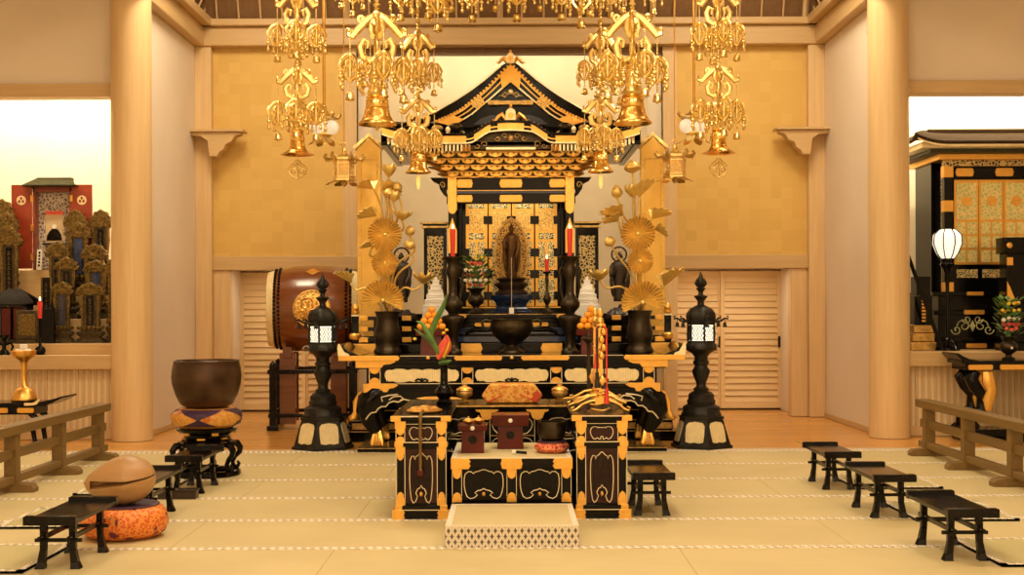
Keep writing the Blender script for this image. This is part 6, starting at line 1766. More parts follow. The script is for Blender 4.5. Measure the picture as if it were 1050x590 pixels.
# ------------------------------------------------------------------ hanging lanterns
def hanging_lantern(px, y_top, Y, rod_r, kind, label, grp):
    s_ = Y/F
    t = thing('hanging_lantern', label, 'lantern', (PXx(px, Y), Y, CE-.01), group=grp)
    def z(y): return zpx(y, Y) - (CE-.01)
    MB().tube([(0,0,0), (0,0,z(y_top))], rod_r, 8).build('rod', M['gold_flat'], t)
    z1 = z(y_top)
    k_ = MB().lathe([(.0, .0), (.02, -.005), (.03, -.03), (.02, -.05), (.05, -.07), (.02, -.085)], n=16); k_.build('crown_knob', M['gold_hang'], t, loc=(0,0,z1))
    if kind == 'hex':
        MB().tube([(.028*math.cos(a), 0, z1+.02+.028*math.sin(a)) for a in [2*PI*q/16 for q in range(16)]], .006, 5, closed=True, up=(0,1,0)).build('top_ring', M['gold_hang'], t)
        b = MB().vprism(hexa(.15, 0), z1-.12, z1-.10).vprism(hexa(.15, 0), z1-.10, z1-.07, .35)
        b.build('roof', M['gold_hang'], t, ang=25)
        for q in range(6):
            a = q*PI/3; V = lambda r, zz_: (r*math.cos(a), r*math.sin(a), z1+zz_)
            MB().tube([V(.12, -.11), V(.165, -.115), V(.185, -.085), V(.175, -.06), V(.160, -.07)], [.018, .024, .018, .012, .005], 6).build('curled_leaf', M['gold_old'], t)
        b = MB().vprism(hexa(.100, 0), z1-.30, z1-.12); b.build('pierced_body', M['lantern_brass'], t, smooth=False)
        for (hx_, hy_) in hexa(.102, 0): MB().tube([(hx_, hy_, z1-.305), (hx_, hy_, z1-.12)], .007, 5).build('edge_rib', M['gold_hang'], t)
        MB().vprism(hexa(.112, 0), z1-.155, z1-.145).vprism(hexa(.112, 0), z1-.285, z1-.275).vprism(hexa(.115, 0), z1-.315, z1-.30).build_each('band', M['gold_hang'], t, smooth=False)
        for q in range(6):
            a = q*PI/3
            V = lambda r, w_, zz_, a=a: (r*math.cos(a)-w_*math.sin(a), r*math.sin(a)+w_*math.cos(a), z1+zz_)
            MB().grid(lambda u, v, V=V: V(.09+.085*v+.02*math.sin(v*3), (u-.5)*.085*math.sin(PI*(.2+.75*v)), -.31-.075*v+.03*v**3*1.2), 5, 6, .004).build('flared_petal', M['gold_old'] if q % 2 else M['gold_hang'], t)
        MB().sphere((0,0,z1-.33), (.03,.03,.04), 8, 6).build('drop', M['gold_old'], t)
    else:
        MB().lathe([(.02, -.07), (.055, -.085), (.105, -.115), (.125, -.125), (.10, -.135), (0, -.135)], n=24).build('roof', M['gold_hang'], t, loc=(0,0,z1))
        for q in range(6):
            a = q*PI/3+.2; V = lambda r, zz_: (r*math.cos(a), r*math.sin(a), z1+zz_)
            MB().tube([V(.10, -.125), V(.135, -.12), V(.152, -.095), V(.145, -.075)], [.014, .02, .018, .006], 6).build('curled_leaf', M['gold_old'], t)
        for q, (dx_, dy_) in enumerate(((.075, -.03), (-.06, -.06), (0, .08))):
            if px > 523: dx_ = -dx_
            MB().sphere((dx_, dy_, z1-.215), (.068, .068, .068), 20, 14).build('glowing_globe', M['globe_glow'], t)
        MB().lathe([(.05, -.135), (.06, -.16), (.035, -.2), (.05, -.26), (.08, -.285), (.06, -.30), (0, -.30)], n=20).build('stem_body', M['gold_hang'], t, loc=(0,0,z1))
        for q in range(6):
            a = q*PI/3
            V = lambda r, w_, zz_, a=a: (r*math.cos(a)-w_*math.sin(a), r*math.sin(a)+w_*math.cos(a), z1+zz_)
            MB().grid(lambda u, v, V=V: V(.05+.10*v, (u-.5)*.09*math.sin(PI*(.2+.75*v)), -.285-.13*v+.04*v**3), 5, 6, .004).build('flared_petal', M['gold_old'] if q % 2 else M['gold_hang'], t)
hanging_lantern(333, 107, 12.0, .014, 'globe', 'gilt hanging lantern with white globes on a thick rod, left side of the hall', 'gilt hanging globe lanterns')
hanging_lantern(353.5, 151, 12.1, .005, 'hex', 'six sided gilt hanging lantern on a thin rod left of the altar roof', 'gilt hanging hexagonal lanterns')
hanging_lantern(712.5, 107, 12.0, .012, 'globe', 'gilt hanging lantern with white globes on a thick rod, right side of the hall', 'gilt hanging globe lanterns')
hanging_lantern(692.5, 149, 12.1, .005, 'hex', 'six sided gilt hanging lantern on a thin rod right of the altar roof', 'gilt hanging hexagonal lanterns')
# ------------------------------------------------------------------ right bay: small shrine and its furniture
YR = 13.35; sR = YR/F
xr0 = PXx(1034, YR)
def zr(y): return H - (y-CY)*sR
t = thing('side_shrine', 'black and gold shrine with gilt lattice doors standing in the right bay', 'shrine', (xr0, YR, .842))
def q_(z): return z - .842
MB().box(-.84, .84, -.06, .9, 0, .07).box(-.78, .78, -.02, .9, .07, .12).box(-.72, .72, .05, .86, .12, .36).box(-.78, .78, .0, .88, .36, .40).box(-.72, .72, .04, .86, .40, .56).box(-.80, .80, -.03, .9, .56, .60).build('base', L_, t, bev=.004)
zT = q_(zr(172))
MB().box(-.70, .70, .32, .85, .60, zT+.1).build('core', L_, t, smooth=False)
for s in (-1, 1):
    for yy in (.05, .80):
        k = MB().box(s*.62-.045, s*.62+.045, yy-.045, yy+.045, .60, zT).build('pillar', L_, t, bev=.005)
        for za, zb_ in ((.60, .70), (zT-.12, zT), (zT-.48, zT-.36)): MB().box(s*.62-.050, s*.62+.050, yy-.050, yy+.05, za, zb_).build('gilt_sleeve', GF, k, bev=.003)
    MB().box(s*.60-.05, s*.60+.05, .10, .16, .62, zT-.02).build('carved_strip', M['fret_black'], t, smooth=False)
    MB().box(s*.62-.006, s*.62+.006, .1, .78, .62, zT-.02).build('side_panel', L_, t, smooth=False)
    for y in (.2, .35, .5, .65): MB().box(s*.62-.02, s*.62+.02, y-.02, y+.02, .62, zT-.02).build('side_bar', L_, t, smooth=False)
    for z in (.9, 1.2, 1.5): MB().box(s*.62-.018, s*.62+.018, .1, .78, z-.02, z+.02).build('side_bar', L_, t, smooth=False)
za, zb_ = q_(zr(273)), q_(zr(185))
MB().box(-.60, .60, .10, .16, zb_-.0, zT).build('beam', L_, t, smooth=False)
for x in (-.42, 0, .42): MB().prism(shift(plaque(.10, .045), x, (zb_+zT)/2+.01), .088, .12).build('gilt_plaque', GF, t, bev=.003)
MB().box(-.66, .66, .0, .10, zT, zT+.15).build('carved_frieze', M['fret_black'], t, smooth=False)
b = MB()
rnd = random.Random(5)
for k in range(9):
    x = -.6+.15*k; b.tube([(x+.05*math.cos(a)*(1-a/9), -.012, zT+.075+.045*math.sin(a)*(1-a/9)) for a in [q*.7 for q in range(11)]], .009, 5)
b.build('dragon_relief', M['gold_old'], t)
for k in range(4):
    x0 = -.525+.2625*k; x1 = x0+.2585
    o = MB().box(x0, x1, .115, .14, za, zb_).build('door_leaf', GF, t, bev=.002)
    hh = zb_-za
    for (f0, f1) in ((.53, .96), (.36, .50), (.20, .335), (.03, .17)):
        if f0 > .5: MB().box(x0+.022, x1-.022, .106, .118, za+hh*f0, za+hh*f1).build('openwork_panel', M['fret_lime'], o, smooth=False); MB().lathe([(.0, 0), (.05, 0), (.055, .006)], n=18).build('round_boss', M['gold'], o).matrix_local = Matrix.Translation(((x0+x1)/2, .108, za+hh*.745)) @ Matrix.Rotation(PI/2, 4, 'X')
        else:
            xm = (x0+x1)/2
            MB().box(x0+.022, xm-.010, .106, .118, za+hh*f0, za+hh*f1).build('openwork_panel', M['fret_lime'], o, smooth=False)
            MB().box(xm+.010, x1-.022, .106, .118, za+hh*f0, za+hh*f1).build('openwork_panel', M['fret_lime'], o, smooth=False)
MB().box(-.60, .60, .09, .16, .60, za).build('lower_rail', L_, t, smooth=False)
for x in (-.40, -.13, .13, .40): MB().box(x-.11, x+.11, .082, .10, za-.14, za-.05).build('green_panel', M['fret_green'], t, smooth=False)
for x in (-.36, .0, .36): 
    MB().prism(shift(plaque(.11, .024), x, .385), -.012, .02).build('gilt_plaque', GF, t, bev=.003)
    MB().prism(shift(plaque(.11, .024), x, .035), -.072, -.03).build('gilt_plaque', GF, t, bev=.003)
    MB().prism(shift(plaque(.09, .02), x, .58), -.042, .0).build('gilt_plaque', GF, t, bev=.003)
for x in (-.36, .36):
    b = MB()
    for s in (-1, 1):
        for R0, cx2, cz2, tw in ((.075, .09, .24, 1), (.055, .17, .20, -1), (.05, .06, .31, -1)):
            b.tube([(x+s*(cx2+R0*math.cos(tw*a)*(1-a/9)), .045, cz2+R0*math.sin(tw*a)*(1-a/9)) for a in [q*.6 for q in range(14)]], .007, 5)
    b.prism(shift([(-.03,0),(0,.06),(.03,0),(0,-.06)], x, .24), .04, .05)
    b.build('scroll_relief', M['scroll_green'], t)
MB().box(-.705, .705, .036, .06, .42, .54).build('dark_panel', M['lacquer_soft'], t, smooth=False)
# roof with gilt cornice and upturned corners
zc_ = q_(zr(163))
def corn(u, v, w0, w1, z0, z1, f0, f1):
    pass
for i, (w, y0_, za_, zb2, mt) in enumerate(((.74, -.06, zc_-.03, zc_+.03, 'gold_flat'), (.86, -.15, zc_+.03, zc_+.07, 'bracket_dark'), (.98, -.25, zc_+.07, zc_+.13, 'gold_pale'))):
    MB().box(-w, w, y0_, .95, za_, zb2).build('gilt_cornice', M[mt], t, bev=.004)
def rf(u, v):
    x = lerp(-1.05, 1.05, u); 
    k = lerp(1.0, .74, v**.8)
    lift = .07*max(0, (abs(u-.5)*2-.7)/.3)**2*(1-v)
    return (x*k, lerp(-.33, .15, v), zc_+.13+.15*v**.8+lift)
MB().grid(rf, 40, 6, .035).build('roof_front', M['roof_brown'], t, ang=60)
MB().grid(lambda u, v: Vector(rf(u, 0)) + Vector((0, -.004, -.035-.02*v)), 40, 1, .004).build('pale_eave_line', M['gold_pale'], t)
for s in (-1, 1):
    def rs(u, v, s=s):
        k = lerp(1.0, .74, v**.8); y = lerp(-.33, 1.1, u)
        y = lerp(y, lerp(.15, .7, u), v)
        lift = .07*max(0, (abs(u-.5)*2-.7)/.3)**2*(1-v)
        return (s*1.05*k, y, zc_+.13+.15*v**.8+lift)
    MB().grid(rs if s < 0 else (lambda u, v: rs(1-u, v)), 20, 6, .03).build('roof_side', M['roof_brown'], t, ang=60)
MB().box(-.80, .80, .10, .75, zc_+.27, zc_+.31).build('roof_top', M['roof_brown'], t, bev=.01)
MB().box(-.80, .80, .1, .75, .55, zc_+.28).build('back_core', L_, t, smooth=False) if False else None

# lamp on a slim black stand
YL = 12.95; sL = YL/F
t = thing('stand_lamp', 'lit white ribbed globe lamp on a slim black stand in the right bay', 'lamp', (PXx(971.5, YL), YL, .842))
def zl(y): return H-(y-CY)*sL-.842
MB().lathe([(.055, zl(269)), (.105, zl(262)), (.145, zl(252)), (.138, zl(243)), (.09, zl(238)), (.05, zl(237)), (0, zl(237))], n=28).build('lamp_globe', M['lamp_glow'], t, ang=60)
b = MB()
for k in range(8):
    a = k*PI/4+.2
    b.tube([(r*math.cos(a), r*math.sin(a), z) for r, z in ((.058, zl(269)), (.110, zl(262)), (.150, zl(252)), (.142, zl(243)), (.09, zl(237.5)))], .006, 5)
b.build('rib', L_, t)
MB().lathe([(.07, zl(267)), (.06, zl(271)), (.075, zl(273)), (.04, zl(278)), (.022, zl(284)), (.018, zl(300)), (.022, zl(325)), (.018, .06), (.05, .04), (.10, .025), (.11, 0)], n=20).build('lamp_pole', L_, t)
for k in range(6):
    a = k*PI/3; MB().tube([(.03*math.cos(a), .03*math.sin(a), .12), (.09*math.cos(a), .09*math.sin(a), .07), (.12*math.cos(a), .12*math.sin(a), .0)], .010, 5).build('foot', L_, t)
tag(MB().tube([(PXx(936, 12.85)-.10, 12.9, .842+1.16), (PXx(966, 12.85), 12.85, .85)], .020, 8).build('leaning_pole', L_), 'black lacquered pole leaning at the right column beside the lamp', 'pole')
t = thing('sutra_box_stack', 'stack of dark boxes with gilt fittings at the foot of the right column', 'boxes', (PXx(944.5, 13.1), 13.12, .842))
for z, w, hh, m_ in ((0, .13, .09, 'gold_old'), (.09, .11, .09, 'gold_old'), (.18, .10, .08, 'gold_old'), (.26, .09, .30, 'lacquer'), (.56, .07, .20, 'lacquer')):
    o = MB().box(-w, w, -.10, .10, z, z+hh-.006).build('box', M[m_], t, bev=.004)
    if m_ != 'lacquer': MB().box(-w*.9, w*.9, -.104, -.098, z+hh*.1, z+hh*.16).box(-w*.9, w*.9, -.104, -.098, z+hh*.8, z+hh*.86).build_each('gilt_line', GF, o, smooth=False)
b = MB()
for k in range(7): b.box(-.02, .02, -.104, -.098, .29+.034*k, .31+.034*k)
b.build('gilt_sign', GF, t, smooth=False)
# tall black stand at the picture edge
YK2 = 12.85; x = PXx(1040, YK2)
t = thing('tall_stand', 'tall black lacquered stand with gilt corner fittings at the right picture edge', 'stand', (x, YK2, .842))
zt_ = H-(246-CY)*YK2/F-.842
MB().box(-.14, .30, -.12, .12, zt_-.16, zt_).box(-.11, .27, -.10, .10, zt_-.66, zt_-.16).box(-.15, .31, -.13, .13, .0, .08).box(-.05, .21, -.06, .06, .08, zt_-.66).build('stand_body', L_, t, bev=.005)
for s, x_ in ((-1, -.11), (1, .27)):
    MB().prism([(x_, zt_-.66), (x_-s*.10, zt_-.66), (x_-s*.07, zt_-.60), (x_-s*.03, zt_-.5), (x_, zt_-.44)], -.106, -.09).build('gilt_corner', GF, t, bev=.002)
    MB().prism(shift([(-.03,-.04),(.03,-.04),(.03,.04),(-.03,.04)], x_-s*.03, zt_-.24), -.106, -.09).build('gilt_corner', GF, t, bev=.002)
MB().sphere((-.09, -.12, zt_-.08), (.03, .006, .03), 10, 6).build('gilt_boss', GF, t)

# low table with upturned ends carrying a flower vase
YT2 = 12.05; sT2 = YT2/F
x0 = PXx(982, YT2); hwT = .62
t = thing('offering_table', 'black table with upturned ends and thick gilt carved legs below the right bay', 'table', (x0+hwT, YT2, 0))
zt2 = H-(372-CY)*sT2
MB().box(-hwT+.04, hwT-.04, 0, .42, zt2-.03, zt2).build('table_top', L_, t, bev=.004)
for s in (-1, 1):
    MB().prism([(s*(hwT-.20), zt2-.03), (s*(hwT-.20), zt2), (s*(hwT-.10), zt2+.02), (s*(hwT-.03), zt2+.055), (s*(hwT+.0), zt2+.075), (s*(hwT+.012), zt2+.06), (s*(hwT-.03), zt2+.01), (s*(hwT-.10), zt2-.035)], -.01, .43).build('upturned_end', L_, t, bev=.003)
MB().box(-hwT+.08, hwT-.08, .02, .40, zt2-.09, zt2-.03).build('frieze', L_, t, smooth=False)
for x in (-.40, -.10, .2, .48): MB().prism(shift(plaque(.12, .026), x, zt2-.062), .008, .04).build('gilt_plaque', GF, t, bev=.003)
for s in (-1, 1):
    for yy in (.08, .34):
        lg = MB().tube([(s*.42, yy, zt2-.10), (s*.47, yy, zt2-.17), (s*.43, yy, zt2-.25), (s*.36, yy, zt2-.34), (s*.37, yy, .30), (s*.46, yy, .24), (s*.47, yy, .17), (s*.42, yy, .12)], [.05,.07,.06,.055,.055,.065,.06,.05], 10).build('leg', L_, t)
        MB().tube([(s*.33, yy-.06, zt2-.11), (s*.33, yy-.075, zt2-.2), (s*.30, yy-.07, zt2-.28), (s*.33, yy-.07, .40), (s*.33, yy-.07, .30)], [.05,.065,.05,.06,.03], 9, flat=.6).build('gilt_carving', G_, lg)
        MB().tube([(s*.52, yy, .14), (s*.57, yy, .10), (s*.56, yy, .055), (s*.50, yy, .06)], [.03,.03,.026,.02], 8).build('curled_toe', L_, lg)
MB().box(-.54, .54, .0, .42, 0, .05).box(-.50, .50, .03, .39, .05, .12).build('foot_board', L_, t, bev=.004)
x = PXx(1034, YT2+.2)
v = MB().lathe([(0, 0), (.06, 0), (.062, .015), (.03, .03), (.028, .05), (.07, .08), (.085, .12), (.075, .155), (.05, .175), (.055, .20), (.075, .22), (.07, .225), (.04, .2), (0, .2)], n=28).build('flower_vase', BZ, ang=60)
tag(v, 'dark flower vase standing on the table with upturned ends at right', 'vase').location = (x, YT2+.2, zt2+.001)
MB().sphere((0, -.082, .115), (.012, .006, .014), 8, 5).build('pale_crest', M['petal_white'], v)
bouquet('flower_arrangement', (x, YT2+.2, zt2+.20), 'upright arrangement of white, red and yellow flowers in the right hand vase', .115, .40,
        [(M['petal_white'], 'white_flower', .48, 4, .8, .020), (M['petal_dark_red'], 'red_flower', .36, 4, .8, .022), (M['petal_red'], 'coral_flower', .25, 3, .6, .018), (M['petal_yellow'], 'yellow_flower', .86, 4, .85, .018), (M['petal_yellow'], 'yellow_flower', .70, 4, .9, .016)], 11)

# ------------------------------------------------------------------ left bay: red cabinet with scroll, memorial tablets
YA = 13.9; sA = YA/F
# pale steps
t = thing('tablet_steps', 'pale wooden stepped shelf under the memorial tablets in the left bay', 'stepped shelf', (-4.75, 13.02, .946))
for y_, z_ in ((.28, .245), (.58, .49), (.855, .775)): MB().box(-1.6, .90, y_, 1.6, 0, z_).build('step', M['hinoki_x'], t, bev=.004)
def ztop(k): return .946 + (0, .245, .49, .735, .775)[k]
x = PXx(54, YA); zc0 = H-(276-CY)*sA
t = thing('red_cabinet', 'red lacquered cabinet with open doors and dark tiled roof holding a hanging scroll', 'cabinet', (x, YA, ztop(4)+.0012))
dz_ = ztop(4)
def za_(y): return H-(y-CY)*sA-dz_
hw = .215
MB().box(-hw-.02, hw+.02, -.02, .16, -.0, za_(275)).box(-hw, hw, .12, .16, 0, za_(190)).box(-hw, -hw+.03, 0, .12, 0, za_(190)).box(hw-.03, hw, 0, .12, 0, za_(190)).box(-hw, hw, 0, .12, za_(195), za_(189)).build('cabinet_body', M['red_lacquer2'], t, bev=.003)
MB().box(-hw+.03, hw-.03, .10, .125, za_(275), za_(195)).build('patterned_back', M['silver_floral'], t, smooth=False)
for s in (-1, 1):
    d = MB().box(min(s*hw, s*(hw+.225)), max(s*hw, s*(hw+.225)), -.02, .0, za_(274), za_(188)).build('door', M['red_lacquer2'], t, bev=.003)
    MB().lathe([(.052, 0), (.052, .004)], n=20).build('gilt_crest', M['gold_pale'], d).matrix_local = Matrix.Translation((s*(hw+.115), -.02, za_(204))) @ Matrix.Rotation(PI/2, 4, 'X')
    b = MB()
    for k in range(3):
        a = PI/2+k*2*PI/3; b.sphere((s*(hw+.115)+.022*math.cos(a), -.026, za_(204)+.022*math.sin(a)), (.013, .003, .016), 8, 5)
    b.build('crest_leaf', M['red_lacquer2'], d)
    for yy in (202, 232, 262): MB().box(s*hw-.014, s*hw+.014, -.026, -.0, za_(yy)-.035, za_(yy)+.035).build('gilt_hinge', GF, d, smooth=False)
def rfa(u, v): k = lerp(1.0, .66, v); return ((u-.5)*2*.29*k, lerp(-.12, .08, v), za_(189)+.095*v)
MB().grid(rfa, 20, 5, .02).build('roof', M['roof_green'], t)
MB().box(-.19, .19, .05, .14, za_(189), za_(180)).box(-.29, .29, -.10, .20, za_(190), za_(188.4)).build('roof_top', M['roof_green'], t, bev=.004)
# hanging scroll with a portrait
t = thing('hanging_scroll', 'small hanging scroll with a seated robed figure inside the red cabinet', 'scroll', (PXx(56.5, YA+.09), YA+.085, dz_+za_(248)))
hS = za_(211)-za_(248)
MB().box(-.115, .115, -.006, .004, 0, hS).build('mount', M['silver_floral'], t, smooth=False)
MB().box(-.095, .095, -.010, -.005, .02, hS-.03).build('paper', M['scroll_paper'], t, smooth=False)
MB().box(-.095, .095, -.0115, -.009, hS-.075, hS-.035).build('red_heading', M['petal_red'], t, smooth=False)
MB().prism([(-.085, .035), (.085, .035), (.075, .10), (.045, .15), (.02, .165), (-.02, .165), (-.05, .14), (-.08, .09)], -.013, -.009).build('painted_robe', M['lacquer_soft'], t)
MB().lathe([(0, 0), (.025, 0), (.025, .003)], n=16).build('painted_head', M['petal_white'], t).matrix_local = Matrix.Translation((0, -.010, .19)) @ Matrix.Rotation(PI/2, 4, 'X')
MB().tube([(-.125, -.004, 0), (.125, -.004, 0)], .010, 8).build('roller', L_, t)
o = MB().box(-.028, .028, -.008, .008, 0, .22).build('paper_sign', M['petal_white'], bev=.002)
tag(o, 'narrow upright white paper sign before the red cabinet', 'sign'); o.location = (PXx(37, 13.75), 13.84, ztop(4)+.001); o.rotation_euler = (-.0, .05, 0)
b = MB()
for k in range(5): b.box(-.010, .010, -.0095, -.0075, .04+.034*k, .062+.034*k)
b.build('sign_text', L_, o, smooth=False)
# memorial tablets
def tablet(px, ytop, ybot, wpx, Y, z, label, strip=None, crown=True, dark=False):
    s_ = Y/F; w = wpx*s_/2; h = (H-(ytop-CY)*s_) - z
    t = thing('memorial_tablet', label, 'memorial tablet', (PXx(px, Y), Y, z+.0012), group='memorial tablets in the left bay')
    TB = M['tablet'] if not dark else M['tablet_dark']; TG = M['tablet_gold']
    hb = h*.26
    b = MB()
    for f0, f1, k0, k1 in ((0, .14, .98, .96), (.14, .30, .86, .80), (.30, .42, .66, .66), (.42, .62, .72, .9), (.62, .74, .9, .74), (.74, .86, .6, .6), (.86, 1.0, .66, .84)):
        b.frustum(0, 0, hb*f0, hb*f1, w*k0, w*k0*.42, w*k1, w*k1*.42)
    b.build('base', TB, t, bev=.002)
    b = MB()
    for k in range(9):
        a = PI*k/8 - PI; b.sphere((w*.80*math.cos(a), w*.34*math.sin(a), hb*.95), (w*.14, w*.12, hb*.13), 6, 5)
    b.build('lotus_petals', TG, t)
    zt = h*.80 if crown else h
    MB().prism([(-w*.46, hb), (w*.46, hb), (w*.52, zt), (-w*.52, zt)], -w*.14, w*.14).build('plaque', TB, t, bev=.002)
    MB().box(-w*.25, w*.25, -w*.17, -w*.13, hb*1.12, zt*.96).build('inscribed_strip', M[strip] if strip else M['lacquer_soft'], t, smooth=False)
    b = MB(); n = 8
    for k in range(n):
        zk = lerp(hb*1.2, zt*.92, (k+.5)/n); e = (zt-hb)/n*.3
        b.box(-w*.10, w*.10, -w*.185, -w*.16, zk-e, zk-e*.5).box(-w*.02, w*.02, -w*.185, -w*.16, zk-e, zk+e).box(-w*.08, w*.08, -w*.185, -w*.16, zk+e*.3, zk+e*.6)
    b.build('gilt_inscription', TG, t, smooth=False)
    for s in (-1, 1): MB().prism([(s*w*.46, hb), (s*w*.60, hb*1.15), (s*w*.56, lerp(hb, zt, .4)), (s*w*.68, lerp(hb, zt, .7)), (s*w*.66, zt), (s*w*.46, zt)], -w*.2, w*.2).build('side_carving', TG, t, bev=.002)
    if crown:
        pts = [(-.95,.0),(-1.0,.18),(-.86,.34),(-.9,.52),(-.62,.62),(-.56,.82),(-.25,.86),(0,1.0),(.25,.86),(.56,.82),(.62,.62),(.9,.52),(.86,.34),(1.0,.18),(.95,.0),(.6,-.12),(.3,.02),(0,-.1),(-.3,.02),(-.6,-.12)]
        MB().prism([(x*w*.98, zt+(h-zt)*q) for x, q in pts], -w*.24, w*.24).build('crown', TG, t, bev=.003)
        b = MB()
        for s in (-1, 1):
            for cx2, cz2, R0 in ((.45, .3, .24), (.12, .6, .2), (.7, .15, .16)): b.tube([(s*w*(cx2+R0*math.cos(a)*(1-a/8)), -w*.26, zt+(h-zt)*(cz2+R0*1.3*math.sin(a)*(1-a/8))) for a in [q*.7 for q in range(10)]], w*.045, 5)
        b.build('cloud_scroll', TG, t)
    return t
A1, A2 = 13.80, 13.67; B1, B2 = 13.52, 13.38; C1 = 13.15
tablet(78, 213, 290, 25, A1, ztop(2), 'tall gilt memorial tablet on the highest row before the red cabinet right door')
tablet(104, 213, 290, 25, A1, ztop(2), 'gilt memorial tablet beside the left column on the highest row')
tablet(81, 226, 292, 28, A2, ztop(2), 'gilt memorial tablet with long blue strip in front of the highest row', 'blue')
tablet(60, 246, 322, 27, B1, ztop(1), 'gilt memorial tablet in the middle row right below the hanging scroll')
tablet(97, 248, 325, 29, B1, ztop(1), 'gilt memorial tablet rising behind another one near the column in the middle row')
tablet(69, 262, 325, 26, B2, ztop(1), 'gilt memorial tablet in the front of the middle row above the dark blue strip one')
tablet(99, 265, 325, 28, B2, ztop(1), 'gilt memorial tablet with short blue strip in the middle row near the column', 'blue')
tablet(64, 287, 351, 25, C1, ztop(0), 'front row memorial tablet with dark blue strip beside the black book', 'blue_dark')
tablet(93, 288, 352, 31, C1, ztop(0), 'widest front row memorial tablet with dark strip close to the left column', None)
tablet(48, 283, 350, 17, 13.25, ztop(0), 'plain dark memorial tablet behind the red candle', None, False, True)
tablet(3, 202, 285, 26, A1, ztop(2), 'tall dark memorial tablet at the left picture edge on the highest row', None)
tablet(8, 216, 290, 25, A2, ztop(2), 'dark memorial tablet at the left picture edge just before the tallest one', None)
tablet(10, 230, 320, 27, B2, ztop(1), 'dark memorial tablet at the left picture edge in the middle row', None)
tablet(118, 262, 330, 20, 13.258, ztop(0), 'gilt memorial tablet half hidden behind the left column', None)
# little wooden shrine house, bronze plaque, book
t = thing('shrine_house', 'small dark wooden shrine house with tiled roof at the left picture edge', 'shrine house', (PXx(15, 13.15), 13.16, ztop(0)+.001))
MB().box(-.17, .17, -.10, .12, 0, .04).box(-.14, .14, .08, .11, .04, .40).box(-.15, -.11, -.09, .11, .04, .40).box(.11, .15, -.09, .11, .04, .40).box(-.15, .15, -.09, .11, .37, .41).build('house_body', M['statue'], t, bev=.003)
MB().grid(lambda u, v: ((u-.5)*2*lerp(.25, .06, v), lerp(-.16, 0, v), .40+.16*v**.75+.02*(abs(u-.5)*2)**4*(1-v)), 18, 5, .02).grid(lambda u, v: ((.5-u)*2*lerp(.25, .06, v), lerp(.13, 0, v), .40+.16*v**.75), 18, 5, .02).build('roof', M['tablet_dark'], t)
for s in (-1, 1): MB().box(s*.06-.045, s*.06+.045, -.085, -.07, .05, .36).build('door', M['red_lacquer'], t, bev=.002)
t = thing('bronze_plaque', 'square bronze plaque on a stand in front of the shrine house', 'plaque', (PXx(28, 12.98), 12.98, .946))
MB().box(-.10, .10, -.04, .04, 0, .04).build('plaque_foot', M['tablet'], t, bev=.003)
MB().box(-.115, .115, -.02, .02, .04, .34).build('plaque_face', M['tablet'], t, bev=.01)
MB().box(-.085, .085, -.026, -.018, .08, .30).build('raised_field', M['tablet_gold'], t, bev=.004)
o = tag(MB().box(-.062, .062, -.03, .03, 0, .36).build('black_book', M['lacquer'], bev=.004), 'upright black bound book beside the red candle in the left bay', 'book'); o.location = (PXx(48, 12.98), 13.02, .946)
xk = PXx(41, 12.68)
t = thing('bud_candlestick', 'small black bulbous candlestick on the left bay ledge', 'candlestick', (xk, 12.68, .842))
MB().lathe([(0,0),(.038,0),(.045,.012),(.055,.04),(.045,.07),(.016,.09),(.012,.16),(.014,.34),(.03,.355),(.03,.362),(0,.36)], n=20).build('stick_body', L_, t, ang=60)
candle('short_candle', xk, 12.68, .842+.362, .024, .17, 'red lit candle standing before the memorial tablets in the left bay')
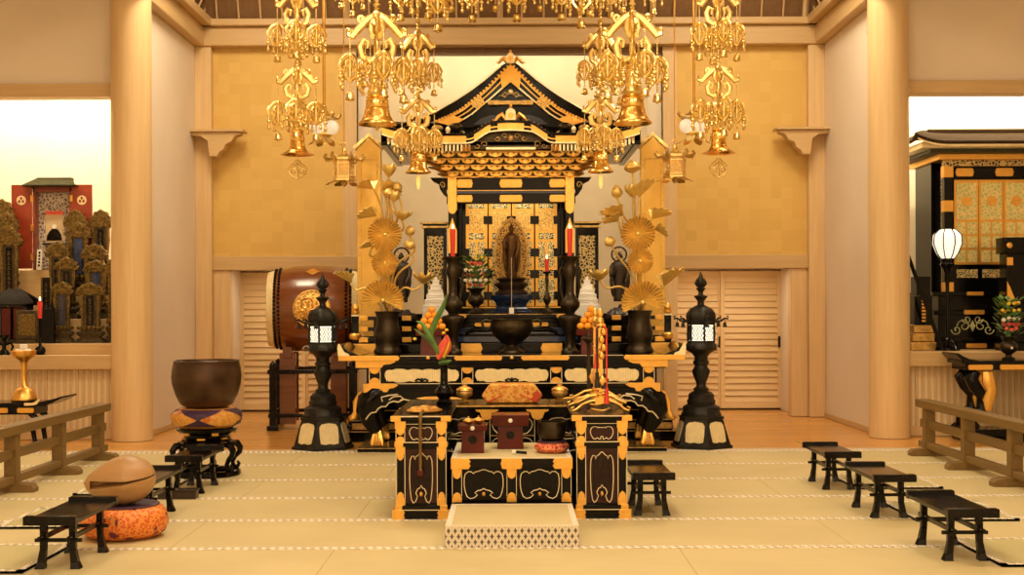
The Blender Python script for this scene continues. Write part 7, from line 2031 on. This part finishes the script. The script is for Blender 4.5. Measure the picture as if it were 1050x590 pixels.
# low table with a gilt fruit dish
YG = 11.95; sG = YG/F
t = thing('low_table', 'low black table with upturned end carrying the tall gilt dish at left edge', 'table', (PXx(20, YG), YG, 0))
zt3 = H-(410-CY)*sG
MB().box(-.55, .26, -.20, .20, zt3-.03, zt3).build('table_top', L_, t, bev=.004)
MB().prism([(.22, zt3-.03), (.22, zt3), (.32, zt3+.02), (.42, zt3+.045), (.46, zt3+.06), (.465, zt3+.045), (.38, zt3-.0), (.30, zt3-.03)], -.21, .21).build('upturned_end', L_, t, bev=.003)
MB().prism([(.12, zt3), (.19, zt3), (.22, zt3+.012), (.25, zt3+.035), (.265, zt3+.03), (.24, zt3-.012), (.2, zt3-.022), (.12, zt3-.025)], -.216, -.195).build('pale_end_fitting', M['gold_pale'], t, bev=.002)
MB().box(-.50, .20, -.17, .17, zt3-.11, zt3-.03).build('frieze', L_, t, smooth=False)
for x in (-.4, -.12, .12): MB().prism(shift(plaque(.08, .024), x, zt3-.07), -.182, -.15).build('gilt_plaque', GF, t, bev=.002)
for sx, x in ((-1, -.42), (1, .14)):
    for sy in (-1, 1):
        MB().tube([(x, sy*.13, zt3-.09), (x+sx*.06, sy*.13, zt3-.15), (x+sx*.03, sy*.13, zt3-.25), (x+sx*.05, sy*.13, .06), (x+sx*.11, sy*.13, .022), (x+sx*.15, sy*.13, .05), (x+sx*.12, sy*.13, .08)], [.03,.035,.026,.022,.022,.022,.012], 8).build('leg', L_, t)
x = PXx(24.5, YG)
t = thing('gilt_dish', 'tall gilt pedestal dish with white sweets on the low table at left edge', 'dish', (x, YG, zt3+.001))
MB().lathe([(0,0),(.110,0),(.118,.012),(.112,.03),(.105,.05),(.085,.10),(.055,.125),(.030,.14),(.026,.20),(.028,.34),(.040,.38),(.075,.405),(.098,.43),(.112,.475),(.104,.478),(.08,.44),(0,.43)], n=36, mod=lambda a, z: 1+(.05*abs(math.cos(4*a)) if .02 < z < .13 else 0.04*math.cos(10*a) if z > .4 else 0)).build('dish_body', G_, t, ang=60)
t2 = thing('white_sweets', 'small pile of white sweets in the tall gilt dish at left edge', 'sweets', (x, YG, zt3+.001+.44))
for p in ((-.04,-.02,.03),(.04,-.02,.03),(0,.04,.03),(0,-.01,.075)): MB().cbox(p, (.062,.05,.045), (0,0,p[0]*9)).build('sweet', M['white_mat'], t2, bev=.01)
t = thing('edge_ornament', 'black ornament with curled arms on the ledge at the left picture edge', 'ornament', (PXx(4, 12.68), 12.68, .842))
MB().lathe([(0,0),(.06,0),(.05,.03),(.02,.06),(.02,.14),(.05,.17),(.05,.2),(0,.2)], n=16).build('body', L_, t)
for s in (-1, 1): MB().tube([(s*.02,0,.10),(s*.07,0,.12),(s*.09,0,.08),(s*.07,0,.04)], [.012,.014,.012,.008], 6).build('curled_arm', L_, t)
